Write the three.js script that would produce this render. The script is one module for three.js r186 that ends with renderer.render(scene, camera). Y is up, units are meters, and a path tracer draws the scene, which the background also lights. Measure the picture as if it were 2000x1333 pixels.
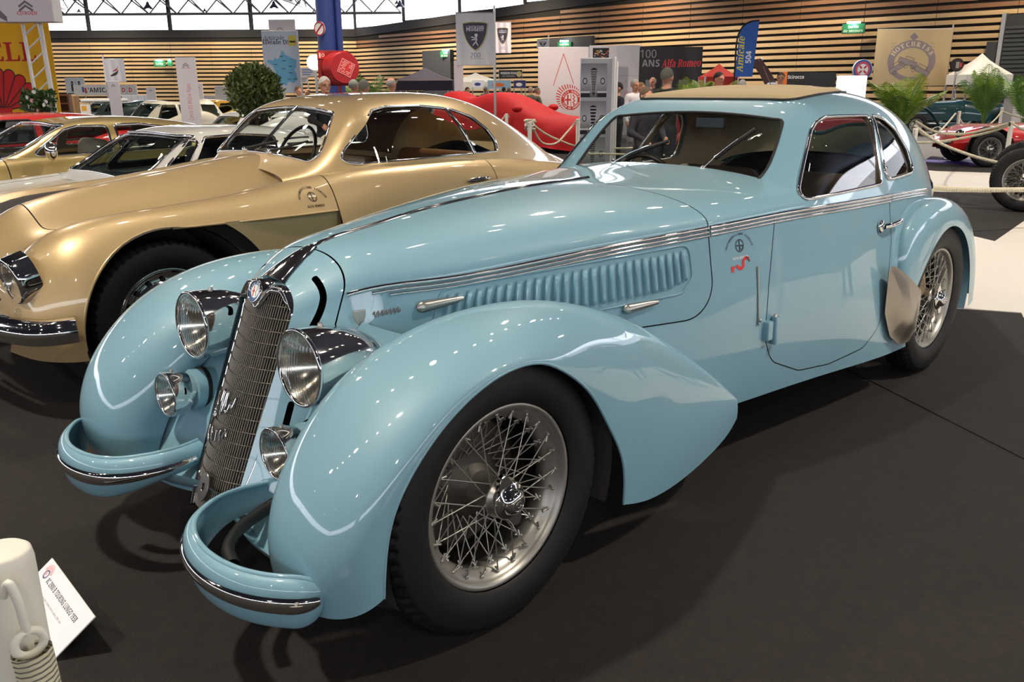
import * as THREE from 'three';
import { RoundedBoxGeometry } from 'three/addons/geometries/RoundedBoxGeometry.js';
import { mergeGeometries, mergeVertices, toCreasedNormals } from 'three/addons/utils/BufferGeometryUtils.js';
import { MarchingCubes } from 'three/addons/objects/MarchingCubes.js';
import { RectAreaLightUniformsLib } from 'three/addons/lights/RectAreaLightUniformsLib.js';
import { FontLoader } from 'three/addons/loaders/FontLoader.js';
import { TextGeometry } from 'three/addons/geometries/TextGeometry.js';
RectAreaLightUniformsLib.init();

// ------------------------------------------------------------------ camera, light, exposure
const scene = new THREE.Scene();
const CAM = new THREE.Vector3(-1.4055, 1.3926, 2.1695), YAW = 0.7828, PITCH = 0.2881, ROLL = -0.0052;
const camera = new THREE.PerspectiveCamera(43.397, 2000 / 1333, 0.05, 300);
camera.position.copy(CAM);
camera.lookAt(CAM.x + Math.cos(YAW) * Math.cos(PITCH), CAM.y - Math.sin(PITCH), CAM.z - Math.sin(YAW) * Math.cos(PITCH));
camera.rotateZ(ROLL);
const renderer = new THREE.WebGLRenderer({ antialias: true });
renderer.toneMapping = THREE.LinearToneMapping;
renderer.toneMappingExposure = 1.0;
renderer.shadowMap.enabled = true;
scene.background = new THREE.Color(0.9, 0.95, 1.0);
const LAMP_POWER = 74, WINDOW_POWER = 2.6;
// hall axes: metres to the right of the photographer, metres ahead, height
const FX = Math.cos(YAW), FZ = -Math.sin(YAW), RX = Math.sin(YAW), RZ = Math.cos(YAW);
const hall = (lat, dep, y = 0) => new THREE.Vector3(CAM.x + FX * dep + RX * lat, y, CAM.z + FZ * dep + RZ * lat);
const HALLTURN = YAW - Math.PI / 2;            // rotation.y that turns +x to the right and -z ahead

// ------------------------------------------------------------------ helpers
let seed = 7;
const rnd = () => { seed = (seed * 1664525 + 1013904223) >>> 0; return seed / 4294967296; };
const rr = (a, b) => a + (b - a) * rnd();
const V = (x, y, z) => new THREE.Vector3(x, y, z);
const lerp = (a, b, t) => a + (b - a) * t, clamp = (x, a = 0, b = 1) => Math.min(b, Math.max(a, x));
const sstep = (a, b, x) => { const t = clamp((x - a) / (b - a)); return t * t * (3 - 2 * t); };
const used = {};
function numbered(n) { const k = used[n] = (used[n] ?? -1) + 1; return k ? n + '_' + String(k).padStart(3, '0') : n; }
function thing(name, label, category, pos = [0, 0, 0], turn = 0, group) {
  const o = new THREE.Group(); o.name = numbered(name); scene.add(o);
  o.position.set(...(pos.isVector3 ? pos.toArray() : pos)); o.rotation.y = turn;
  o.userData = { label, category }; if (group) o.userData.group = group;
  return o;
}
function grp(name, parent) { const o = new THREE.Group(); o.name = name; parent.add(o); return o; }
function part(name, geo, mat, parent, label) {
  const m = new THREE.Mesh(geo, mat); m.name = name; m.castShadow = m.receiveShadow = true; parent.add(m);
  if (label) m.userData.label = label;
  return m;
}
function solo(name, geo, mat, label, category, group) {
  const m = part(numbered(name), geo, mat, scene); m.userData = { label, category }; if (group) m.userData.group = group; return m;
}
function struct(name, geo, mat, parent = scene) { const m = part(name, geo, mat, parent); if (parent === scene) m.userData.kind = 'structure'; return m; }
function copyOf(root, label, pos, turn) {
  const r = root.clone(); r.name = numbered(root.name.replace(/_\d{3}$/, '')); scene.add(r); r.userData = { ...root.userData, label };
  if (pos) r.position.set(...(pos.isVector3 ? pos.toArray() : pos)); if (turn !== undefined) r.rotation.y = turn;
  return r;
}
// natural cubic spline through [t, value...] rows
function spl(rows) {
  const n = rows.length, x = rows.map(r => r[0]), m = rows[0].length - 1, cs = [];
  for (let k = 1; k <= m; k++) {
    const y = rows.map(r => r[k]), a = new Array(n).fill(0), b = new Array(n).fill(0), M = new Array(n).fill(0);
    for (let i = 1; i < n - 1; i++) {
      const h0 = x[i] - x[i - 1], h1 = x[i + 1] - x[i], d = 6 * ((y[i + 1] - y[i]) / h1 - (y[i] - y[i - 1]) / h0), w = 2 * (h0 + h1) - h0 * a[i - 1];
      a[i] = h1 / w; b[i] = (d - h0 * b[i - 1]) / w;
    }
    for (let i = n - 2; i > 0; i--) M[i] = b[i] - a[i] * M[i + 1];
    cs.push(t => {
      let i = 0; while (i < n - 2 && t > x[i + 1]) i++;
      const h = x[i + 1] - x[i], A = (x[i + 1] - t) / h, B = 1 - A;
      if (t < x[0]) { const s = (y[1] - y[0]) / (x[1] - x[0]) - (x[1] - x[0]) * (2 * M[0] + M[1]) / 6; return y[0] + s * (t - x[0]); }
      if (t > x[n - 1]) { const g = x[n - 1] - x[n - 2], s = (y[n - 1] - y[n - 2]) / g + g * (M[n - 2] + 2 * M[n - 1]) / 6; return y[n - 1] + s * (t - x[n - 1]); }
      return A * y[i] + B * y[i + 1] + ((A ** 3 - A) * M[i] + (B ** 3 - B) * M[i + 1]) * h * h / 6;
    });
  }
  return m === 1 ? cs[0] : t => cs.map(f => f(t));
}
// spline through 3-d points, parameter 0..1 by chord length
function path3(pts) {
  let s = 0; const rows = pts.map((p, i) => { if (i) s += Math.hypot(p[0] - pts[i - 1][0], p[1] - pts[i - 1][1], p[2] - pts[i - 1][2]); return [s, ...p]; });
  rows.forEach(r => r[0] /= s); return spl(rows);
}
// parametric surface on a grid, kept where clip(p, u, v) > 0 and cut cleanly at the border
function surf(nu, nv, S, clip, flip) {
  const pos = [], idx = [], val = [], uvs = [], at = [], cuts = new Map();
  for (let i = 0; i <= nu; i++) for (let j = 0; j <= nv; j++) {
    const u = i / nu, v = j / nv, p = S(u, v); pos.push(p[0], p[1], p[2]); uvs.push(u, v); at.push([u, v]); val.push(clip ? clip(p, u, v) : 1);
  }
  const cut = (a, b) => {
    const key = a < b ? a + '_' + b : b + '_' + a; if (cuts.has(key)) return cuts.get(key);
    let lo = val[a] > 0 ? a : b, hi = lo === a ? b : a, t0 = 0, t1 = 1, p;
    const U = t => [lerp(at[lo][0], at[hi][0], t), lerp(at[lo][1], at[hi][1], t)];
    for (let k = 0; k < 12; k++) { const t = (t0 + t1) / 2, [u, v] = U(t); p = S(u, v); if (clip(p, u, v) > 0) t0 = t; else t1 = t; }
    const [u, v] = U((t0 + t1) / 2); p = S(u, v); const id = pos.length / 3; pos.push(p[0], p[1], p[2]); uvs.push(u, v); cuts.set(key, id); return id;
  };
  const tri = (a, b, c) => {
    const q = [a, b, c], out = [];
    for (let k = 0; k < 3; k++) { const A = q[k], B = q[(k + 1) % 3]; if (val[A] > 0) out.push(A); if ((val[A] > 0) !== (val[B] > 0)) out.push(cut(A, B)); }
    for (let k = 2; k < out.length; k++) flip ? idx.push(out[0], out[k], out[k - 1]) : idx.push(out[0], out[k - 1], out[k]);
  };
  for (let i = 0; i < nu; i++) for (let j = 0; j < nv; j++) { const a = i * (nv + 1) + j, b = a + 1, c = a + nv + 1, d = c + 1; tri(a, c, b); tri(b, c, d); }
  // drop unused vertices
  const map = new Map(), P = [], W = []; for (let k = 0; k < idx.length; k++) { let m = map.get(idx[k]); if (m === undefined) { m = P.length / 3; map.set(idx[k], m); const o = idx[k]; P.push(pos[3 * o], pos[3 * o + 1], pos[3 * o + 2]); W.push(uvs[2 * o], uvs[2 * o + 1]); } idx[k] = m; }
  const g = new THREE.BufferGeometry(); g.setAttribute('position', new THREE.Float32BufferAttribute(P, 3)); g.setAttribute('uv', new THREE.Float32BufferAttribute(W, 2)); g.setIndex(idx); g.computeVertexNormals(); return g;
}
function mirrorZ(g) {
  const m = g.clone(), p = m.attributes.position, n = m.attributes.normal; for (let i = 0; i < p.count; i++) { p.setZ(i, -p.getZ(i)); if (n) n.setZ(i, -n.getZ(i)); }
  if (m.index) { const a = m.index.array; for (let i = 0; i < a.length; i += 3) { const t = a[i]; a[i] = a[i + 1]; a[i + 1] = t; } }
  else for (const k in m.attributes) { const at = m.attributes[k], s = at.itemSize, a = at.array; for (let i = 0; i < at.count; i += 3) for (let c = 0; c < s; c++) { const t = a[i * s + c]; a[i * s + c] = a[(i + 1) * s + c]; a[(i + 1) * s + c] = t; } }
  return m;
}
const A3 = p => p.isVector3 ? p : V(...p);
function tube(pts, r, rad = 6, closed = false, seg) {
  const c = new THREE.CatmullRomCurve3(pts.map(A3), closed, 'centripetal');
  return new THREE.TubeGeometry(c, seg ?? Math.max(pts.length * 3, 4), r, rad, closed);
}
function rod(a, b, r, r2 = r, seg = 8) {
  a = A3(a); b = A3(b); const d = b.clone().sub(a), g = new THREE.CylinderGeometry(r2, r, d.length(), seg);
  g.translate(0, d.length() / 2, 0); g.applyQuaternion(new THREE.Quaternion().setFromUnitVectors(V(0, 1, 0), d.normalize())); return g.translate(a.x, a.y, a.z);
}
function box(w, h, d, x = 0, y = 0, z = 0) { return new THREE.BoxGeometry(w, h, d).translate(x, y, z); }
function rbox(w, h, d, r, x = 0, y = 0, z = 0, seg = 3) { return new RoundedBoxGeometry(w, h, d, seg, r).translate(x, y, z); }
function lathe(prof, seg = 32) { return new THREE.LatheGeometry(prof.map(p => new THREE.Vector2(p[0], p[1])), seg); }
// profile swept along a path; profile points [across, up]; frame kept level (up = world y) unless given
function sweep(pts, prof, n = 40, opt = {}) {
  const f = pts instanceof Function ? pts : path3(pts), K = prof.length;
  return surf(n, K - 1, (u, v) => {
    const k = Math.round(v * (K - 1)), p = f(u), a = f(Math.max(0, u - 1e-3)), b = f(Math.min(1, u + 1e-3));
    const t = V(b[0] - a[0], b[1] - a[1], b[2] - a[2]).normalize(), up0 = opt.up ? A3(opt.up) : V(0, 1, 0), side = t.clone().cross(up0).normalize(), up = side.clone().cross(t);
    const s = opt.scale ? opt.scale(u) : 1, q = prof[k];
    return [p[0] + (side.x * q[0] + up.x * q[1]) * s, p[1] + (side.y * q[0] + up.y * q[1]) * s, p[2] + (side.z * q[0] + up.z * q[1]) * s];
  });
}
function merge(list) {
  list = list.map(g => { g = g.index ? g.toNonIndexed() : g; if (!g.attributes.normal) g.computeVertexNormals(); for (const k in g.attributes) if (!['position', 'normal', 'uv'].includes(k)) g.deleteAttribute(k); if (!g.attributes.uv) g.setAttribute('uv', new THREE.Float32BufferAttribute(new Float32Array(g.attributes.position.count * 2), 2)); return g; });
  return mergeGeometries(list);
}
// signed distance to a polygon with rounded corners: positive inside
function polyIn(pts, r = 0) {
  const inset = r ? offsetPoly(pts, r) : pts;
  return (x, y) => {
    let d = 1e9, inside = false;
    for (let i = 0, j = inset.length - 1; i < inset.length; j = i++) {
      const [xi, yi] = inset[i], [xj, yj] = inset[j], ex = xj - xi, ey = yj - yi, wx = x - xi, wy = y - yi, t = clamp((wx * ex + wy * ey) / (ex * ex + ey * ey));
      d = Math.min(d, Math.hypot(wx - ex * t, wy - ey * t));
      if ((yi > y) !== (yj > y) && x < (xj - xi) * (y - yi) / (yj - yi) + xi) inside = !inside;
    }
    return (inside ? d : -d) + r;
  };
}
function offsetPoly(pts, r) {
  let area = 0; pts.forEach((p, i) => { const q = pts[(i + 1) % pts.length]; area += p[0] * q[1] - q[0] * p[1]; });
  const s = Math.sign(area);
  return pts.map((p, i) => {
    const a = pts[(i + pts.length - 1) % pts.length], b = pts[(i + 1) % pts.length];
    const n = (p, q) => { const l = Math.hypot(q[0] - p[0], q[1] - p[1]); return [-(q[1] - p[1]) / l * s, (q[0] - p[0]) / l * s]; };
    const n1 = n(a, p), n2 = n(p, b), k = r / (1 + n1[0] * n2[0] + n1[1] * n2[1]); return [p[0] + (n1[0] + n2[0]) * k, p[1] + (n1[1] + n2[1]) * k];
  });
}
// outline of a rounded polygon as points
function roundedOutline(pts, r, seg = 6) {
  const out = [], n = pts.length;
  for (let i = 0; i < n; i++) {
    const p = pts[i], a = pts[(i + n - 1) % n], b = pts[(i + 1) % n], la = Math.hypot(a[0] - p[0], a[1] - p[1]), lb = Math.hypot(b[0] - p[0], b[1] - p[1]);
    const ua = [(a[0] - p[0]) / la, (a[1] - p[1]) / la], ub = [(b[0] - p[0]) / lb, (b[1] - p[1]) / lb], c = ua[0] * ub[0] + ua[1] * ub[1], ang = Math.acos(clamp(c, -1, 1)), t = Math.min(r / Math.tan(ang / 2), la * .48, lb * .48);
    for (let k = 0; k <= seg; k++) { const s = k / seg, q0 = [p[0] + ua[0] * t, p[1] + ua[1] * t], q1 = [p[0] + ub[0] * t, p[1] + ub[1] * t]; out.push([0, 1].map(d => (1 - s) ** 2 * q0[d] + 2 * s * (1 - s) * p[d] + s * s * q1[d])); }
  }
  return out;
}
// ------------------------------------------------------------------ textures and materials
const hash = (x, y) => { let h = (x * 374761393 + y * 668265263) | 0; h = (h ^ (h >>> 13)) * 1274126177 | 0; return ((h ^ (h >>> 16)) >>> 0) / 4294967296; };
function vnoise(x, y, per) { const xi = Math.floor(x), yi = Math.floor(y), m = a => ((a % per) + per) % per, s = t => t * t * (3 - 2 * t), fx = s(x - xi), fy = s(y - yi); return lerp(lerp(hash(m(xi), m(yi)), hash(m(xi + 1), m(yi)), fx), lerp(hash(m(xi), m(yi + 1)), hash(m(xi + 1), m(yi + 1)), fx), fy); }
function texture(n, f, rx = 1, ry = rx, srgb = true) {
  const d = new Uint8Array(n * n * 4);
  for (let y = 0; y < n; y++) for (let x = 0; x < n; x++) { const c = f(x / n, y / n), o = (y * n + x) * 4; for (let k = 0; k < 3; k++) d[o + k] = 255 * clamp(c.length ? c[k] : c); d[o + 3] = 255; }
  const t = new THREE.DataTexture(d, n, n); t.wrapS = t.wrapT = THREE.RepeatWrapping; t.magFilter = THREE.LinearFilter; t.minFilter = THREE.LinearMipmapLinearFilter; t.generateMipmaps = true; t.repeat.set(rx, ry); if (srgb) t.colorSpace = THREE.SRGBColorSpace; t.needsUpdate = true; return t;
}
function canvasTex(w, h, draw) {
  const c = document.createElement('canvas'); c.width = w; c.height = h; const x = c.getContext('2d'); draw(x, w, h);
  const t = new THREE.CanvasTexture(c); t.colorSpace = THREE.SRGBColorSpace; return t;
}
const mat = (color, roughness = .6, metalness = 0, o = {}) => new THREE.MeshStandardMaterial({ color, roughness, metalness, side: THREE.DoubleSide, ...o });
const paint = (color, o = {}) => new THREE.MeshPhysicalMaterial({ color, roughness: .45, metalness: 0, clearcoat: 1, clearcoatRoughness: .03, side: THREE.DoubleSide, ...o });
const pane = (color = 0xffffff, o = {}) => new THREE.MeshPhysicalMaterial({ color, roughness: 0, transmission: 1, thickness: 0, ior: 1.5, side: THREE.DoubleSide, ...o });
const M = {
  chrome: mat(0xe6e4e2, .06, 1), silver: mat(0xb9b6ae, .32, .9), rimPaint: mat(0xa9a79f, .38, .75), steel: mat(0x8b8883, .4, .9), brushed: mat(0x9a948c, .3, 1),
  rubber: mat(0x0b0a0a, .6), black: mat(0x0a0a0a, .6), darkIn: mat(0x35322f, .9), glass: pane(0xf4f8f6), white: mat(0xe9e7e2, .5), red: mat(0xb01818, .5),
};
// ------------------------------------------------------------------ the hall
const carpetTex = texture(256, (x, y) => { const n = .5 * hash(x * 256 | 0, y * 256 | 0) + .5 * vnoise(x * 24, y * 24, 24), k = .72 + .5 * n; return [.135 * k, .118 * k, .108 * k]; }, 1);
const carpetBump = texture(256, (x, y) => hash(x * 256 | 0, (y * 256 | 0) + 91), 1, 1, false);
for (const t of [carpetTex, carpetBump]) t.repeat.set(2, 2);
M.carpet = new THREE.MeshStandardMaterial({ map: carpetTex, roughness: .95, bumpMap: carpetBump, bumpScale: .002, side: THREE.DoubleSide });
const hallPoly = [[-45, 55], [-9.3, 55], [33, 9.9], [33, -30], [-45, -30]];
const polyShape = pts => new THREE.Shape(pts.map(([l, d]) => { const p = hall(l, d); return new THREE.Vector2(p.x, -p.z); }));
const flatGeo = (pts, y, h) => { const g = new THREE.ExtrudeGeometry(polyShape(pts), { depth: h, bevelEnabled: false }); g.rotateX(-Math.PI / 2); return g.translate(0, y, 0); };
struct('floor', flatGeo(hallPoly.map(([l, d]) => [l * 1.01, d * 1.01]), -.2, .2), M.carpet);
M.ceiling = mat(0x5a6178, .85); M.wallDark = mat(0x191817, .85); M.fascia = mat(0x23242a, .8);
struct('ceiling', flatGeo(hallPoly.map(([l, d]) => [l * 1.01, d * 1.01]), 7.6, .25), M.ceiling);
const woodMat = (c, seedy) => { const t = texture(64, (x, y) => { const g = .85 + .15 * vnoise(x * 4, y * 32 + seedy, 32) + .08 * (hash(x * 64 | 0, y * 64 | 0) - .5); return [c[0] * g, c[1] * g, c[2] * g]; }); return new THREE.MeshStandardMaterial({ map: t, roughness: .6 }); };
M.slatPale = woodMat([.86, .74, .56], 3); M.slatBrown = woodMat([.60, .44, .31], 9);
M.winGlow = new THREE.MeshStandardMaterial({ color: 0xffffff, emissive: 0xf4f6ff, emissiveIntensity: 3.4 });
function wallRun(name, a, b, opts) {            // a wall from hall point a to b, its face towards the hall
  const A = hall(...a), B = hall(...b), len = A.distanceTo(B), ang = Math.atan2(-(B.z - A.z), B.x - A.x);
  const w = part(name, box(len, 7.8, .4, len / 2, 3.9, opts.out * .2), M.wallDark, scene); w.userData.kind = 'structure';
  w.position.copy(A); w.rotation.y = ang; const o = -opts.out;          // local +z side that faces the hall is o
  const rise = opts.rise ?? 0, top0 = opts.top ?? 4.35;
  if (opts.slats) {
    const pitch = .23, plank = 2.44;
    for (let k = 0, y = .35; y < top0 + rise * len - .1; k++, y += pitch) {
      const start = rise && y + .14 > top0 ? (y + .14 - top0) / rise : 0, geos = [];
      for (let s = Math.ceil(start / plank - 1e-6) * plank; s < len - .05; s += plank) { const L = Math.min(plank - .02, len - s - .01); geos.push(box(L, .135, .07, s + L / 2, y, o * .06)); }
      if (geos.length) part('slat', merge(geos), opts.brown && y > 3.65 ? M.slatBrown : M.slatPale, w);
    }
  }
  // band of bright windows above the panelling, split by mullions
  const y0 = x => top0 + rise * x + .45, step = 4.9;
  for (let s = 0; s < len - 1; s += step) {
    const L = Math.min(step, len - s), lo = Math.min(6.6, y0(s + L / 2)), hi = 7.35;
    part('window_pane', box(L - .28, hi - lo, .03, s + L / 2, (hi + lo) / 2, o * .05), M.winGlow, w);
    part('mullion', box(.12, hi - lo + .1, .12, s, (hi + lo) / 2, o * .07), M.fascia, w);
  }
  part('fascia', (() => { const sh = new THREE.Shape([[0, top0], [len, top0 + rise * len], [len, Math.min(6.6, top0 + rise * len + .45)], [0, top0 + .45]].map(p => new THREE.Vector2(...p))); return new THREE.ExtrudeGeometry(sh, { depth: .1, bevelEnabled: false }).translate(0, 0, o > 0 ? .02 : -.12); })(), M.fascia, w);
  const n = V(Math.sin(ang), 0, Math.cos(ang)).multiplyScalar(o), mid = A.clone().lerp(B, .5), h = 2.2;
  const l = new THREE.RectAreaLight(0xf2f5ff, WINDOW_POWER, len * .94, h); l.name = 'window_light';
  l.position.set(mid.x + n.x * .35, 6.2, mid.z + n.z * .35); l.lookAt(l.position.x + n.x * 10, 5.2, l.position.z + n.z * 10); scene.add(l);
  return w;
}
const wallBack = wallRun('wall_back', [-45, 55], [-9.3, 55], { slats: true, out: -1 });
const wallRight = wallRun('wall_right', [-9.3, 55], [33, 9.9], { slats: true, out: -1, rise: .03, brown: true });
wallRun('wall_side', [33, 9.9], [33, -30], { out: -1 });
wallRun('wall_front', [33, -30], [-45, -30], { out: -1 });
wallRun('wall_left', [-45, -30], [-45, 55], { out: -1 });
// pale floor lanes between the stands
M.lane = mat(0xd8d3c8, .55);
// lamps: bell shade, glowing bulb and its light
M.lampShade = mat(0x6f7580, .4, .7); M.bulb = new THREE.MeshStandardMaterial({ color: 0xffffff, emissive: 0xfff0dc, emissiveIntensity: 30 });
const lampGeo = { shade: lathe([[.03, .34], [.06, .30], [.09, .2], [.2, .06], [.25, 0], [.245, -.005], [.19, .05], [.085, .18], [.05, .27]], 20), bulb: lathe([[0, -.02], [.06, 0], [.1, .05], [.09, .12], [.04, .17], [0, .18]], 12), rodg: rod([0, .34, 0], [0, 2.2, 0], .012, .012, 5) };
const lampSpots = [];
for (let j = 0; j < 10; j++) for (let i = 0; i < 9; i++) { const lat = -28 + 6.4 * i + (j % 2) * 3.2, dep = -11 + 6.4 * j; if (lat > 26 || lat * 1.065 + dep > 42 || dep > 52) continue; lampSpots.push([lat, dep]); }
const lampHeight = 5.3;
lampSpots.forEach(([lat, dep], i) => {
  const t = thing('hall_lamp', 'bell shaped hall lamp glowing under the dark roof of the hall', 'lamp', hall(lat, dep, lampHeight), 0, 'lamps under the hall roof');
  part('shade', lampGeo.shade, M.lampShade, t); part('bulb', lampGeo.bulb, M.bulb, t); part('stem', lampGeo.rodg, M.lampShade, t);
  const l = new THREE.SpotLight(0xfff1e0, LAMP_POWER, 0, 1.2, .95, 2); l.position.set(0, -.1, 0); l.target.position.set(0, -5, 0); l.castShadow = true; l.shadow.radius = 5; t.add(l, l.target);
});
// wall lamps that wash the slatted walls
[[-38, 51], [-31, 51], [-24, 51], [-17, 51], [-11, 51.5], [-5.8, 47], [-.8, 41.7], [4.2, 36.4], [9.2, 31], [14.2, 25.7], [19.2, 20.4]].forEach(([lat, dep], i) => {
  const t = thing('wall_lamp', 'small bright spot lamp washing the slatted wall', 'lamp', hall(lat, dep, 5.5), 0, 'spot lamps before the slatted walls'), n = i < 5 ? V(FX, 0, FZ) : V(FX * .684 + RX * .729, 0, FZ * .684 + RZ * .729);
  part('shade', lampGeo.shade, M.lampShade, t).scale.setScalar(.55); part('bulb', lampGeo.bulb, M.bulb, t).scale.setScalar(.6); part('stem', lampGeo.rodg, M.lampShade, t);
  const l = new THREE.SpotLight(0xffe6c2, i < 5 ? 95 : i < 8 ? 75 : 45, 0, 1.15, .9, 2); l.position.set(0, -.1, 0); l.target.position.copy(n.multiplyScalar(3.2)).setY(-3.2); l.castShadow = true; l.shadow.radius = 4; t.add(l, l.target);
});
// lighting bars over the stand: the small lamps that sparkle in the paint
[[-5, 1.5], [-1.5, 4.6], [2.2, 7.6], [-4.5, 10.5], [4.5, 2.2]].forEach(([lat, dep], i) => {
  const t = thing('lighting_bar', ['lighting bar with small lamps over the gold coupe nose', 'lighting bar with small lamps over the blue coupe hood', 'lighting bar with small lamps over the blue coupe tail', 'lighting bar with small lamps over the white sports coupe', 'lighting bar with small lamps over the pale lane'][i], 'lamp', hall(lat, dep, 4.9), HALLTURN + .35 * i, 'lighting bars above the stand');
  part('bar', rod([-2.4, .2, 0], [2.4, .2, 0], .03, .03, 8), M.lampShade, t); for (const s of [-1.6, 1.6]) part('hanger', rod([s, .2, 0], [s, 2.6, 0], .012, .012, 6), M.lampShade, t);
  for (let k = 0; k < 7; k++) { const x = -2.25 + k * .75; part('lamp_head', lampGeo.shade, M.lampShade, t).position.set(x, .02, 0); t.children[t.children.length - 1].scale.setScalar(.4); const b = part('bulb', lampGeo.bulb, M.bulb, t); b.position.set(x, .0, 0); b.scale.setScalar(.55); }
  const l = new THREE.SpotLight(0xfff1e0, 5, 0, 1.2, .9, 2); l.position.set(0, -.1, 0); l.target.position.set(0, -5, 0); l.castShadow = true; l.shadow.radius = 5; t.add(l, l.target);
});
// roof trusses
M.trussMat = mat(0x8f8d88, .5, .5);
function truss(a, b, y, h, n) {
  const A = hall(...a), B = hall(...b), len = A.distanceTo(B), g = [];
  g.push(rod([0, 0, 0], [len, 0, 0], .07), rod([0, h, 0], [len, h, 0], .07), rod([0, h, .8], [len, h, .8], .05));
  for (let k = 0; k < n; k++) { const x0 = len * k / n, x1 = len * (k + 1) / n; g.push(rod([x0, 0, 0], [(x0 + x1) / 2, h, 0], .04, .04, 5), rod([(x0 + x1) / 2, h, .8], [x1, 0, 0], .04, .04, 5), rod([(x0 + x1) / 2, h, 0], [x1, 0, 0], .04, .04, 5)); }
  const m = part(numbered('trim_1').replace('trim_1_', 'trim_1'), merge(g), M.trussMat, scene); m.userData.kind = 'structure'; m.position.set(A.x, y, A.z); m.rotation.y = Math.atan2(-(B.z - A.z), B.x - A.x);
}
truss([-40, 46], [-2, 46], 5.75, .9, 22); truss([-40, 50.5], [-6, 50.5], 5.35, .8, 22); truss([-14, 38], [10, 38], 5.7, .9, 16); truss([-30, 30], [14, 30], 6.4, .9, 24); truss([-30, 20], [22, 20], 6.4, .9, 26);
truss([-12, 54], [-12, 18], 5.9, .9, 20); truss([-1, 44], [-1, 6], 6.3, .9, 20); truss([-26, 54], [-26, 10], 5.9, .9, 22);
// ------------------------------------------------------------------ wheels
function tyreGeo(R, rimR, w, blocks = 64, depth = .007) {
  // section from inner bead over the tread to outer bead; grooves cut across the shoulders
  const prof = [[rimR, -.40], [rimR + .012, -.46], [lerp(rimR, R, .35), -.52], [lerp(rimR, R, .6), -.51], [lerp(rimR, R, .8), -.47], [R - .014, -.40], [R - .006, -.33], [R - .002, -.2], [R, 0], [R - .002, .2], [R - .006, .33], [R - .014, .40], [lerp(rimR, R, .8), .47], [lerp(rimR, R, .6), .51], [lerp(rimR, R, .35), .52], [rimR + .012, .46], [rimR, .40]];
  const s = spl(prof.map((p, i) => [i / (prof.length - 1), ...p])), nu = blocks * 6;
  return surf(nu, 52, (u, v) => {
    const [r, z] = s(v), a = u * Math.PI * 2, ph = (u * blocks) % 1, sh = sstep(.23, .3, v) * (1 - sstep(.42, .46, v)) + sstep(.54, .58, v) * (1 - sstep(.7, .77, v));
    const gr = (ph > .05 && ph < .4 ? 1 : 0) * sh * depth + (Math.abs(v - .44) < .008 || Math.abs(v - .56) < .008 || Math.abs(v - .5) < .008 ? depth * .8 : 0), q = r - gr;
    return [q * Math.cos(a), q * Math.sin(a), z * w];
  });
}
M.drum = mat(0x5a5650, .55, .7);
function wireWheel(parent, o) {                 // axle along z, outer face +z
  const { R, rimR, w } = o, g = grp('wheel', parent), G = o.geo;
  part('tyre', G.tyre, M.rubber, g, 'black grooved rubber tyre'); part('rim', G.rim, M.rimPaint, g, 'silver painted wire wheel rim');
  for (let k = 0; k < 24; k++) { const m = part('spoke', k % 2 ? G.sp1 : G.sp0, M.silver, g); m.rotation.z = k / 24 * Math.PI * 2; }
  for (let k = 0; k < 44; k++) { const m = part('spoke', k % 2 ? G.sp3 : G.sp2, M.silver, g); m.rotation.z = (k + .5) / 44 * Math.PI * 2; }
  part('hub', G.hub, M.silver, g); part('hub_cap', G.cap, M.chrome, g, 'chrome eared hub nut'); part('brake_drum', G.drum, M.drum, g, 'grey brake drum behind the spokes');
  return g;
}
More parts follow.
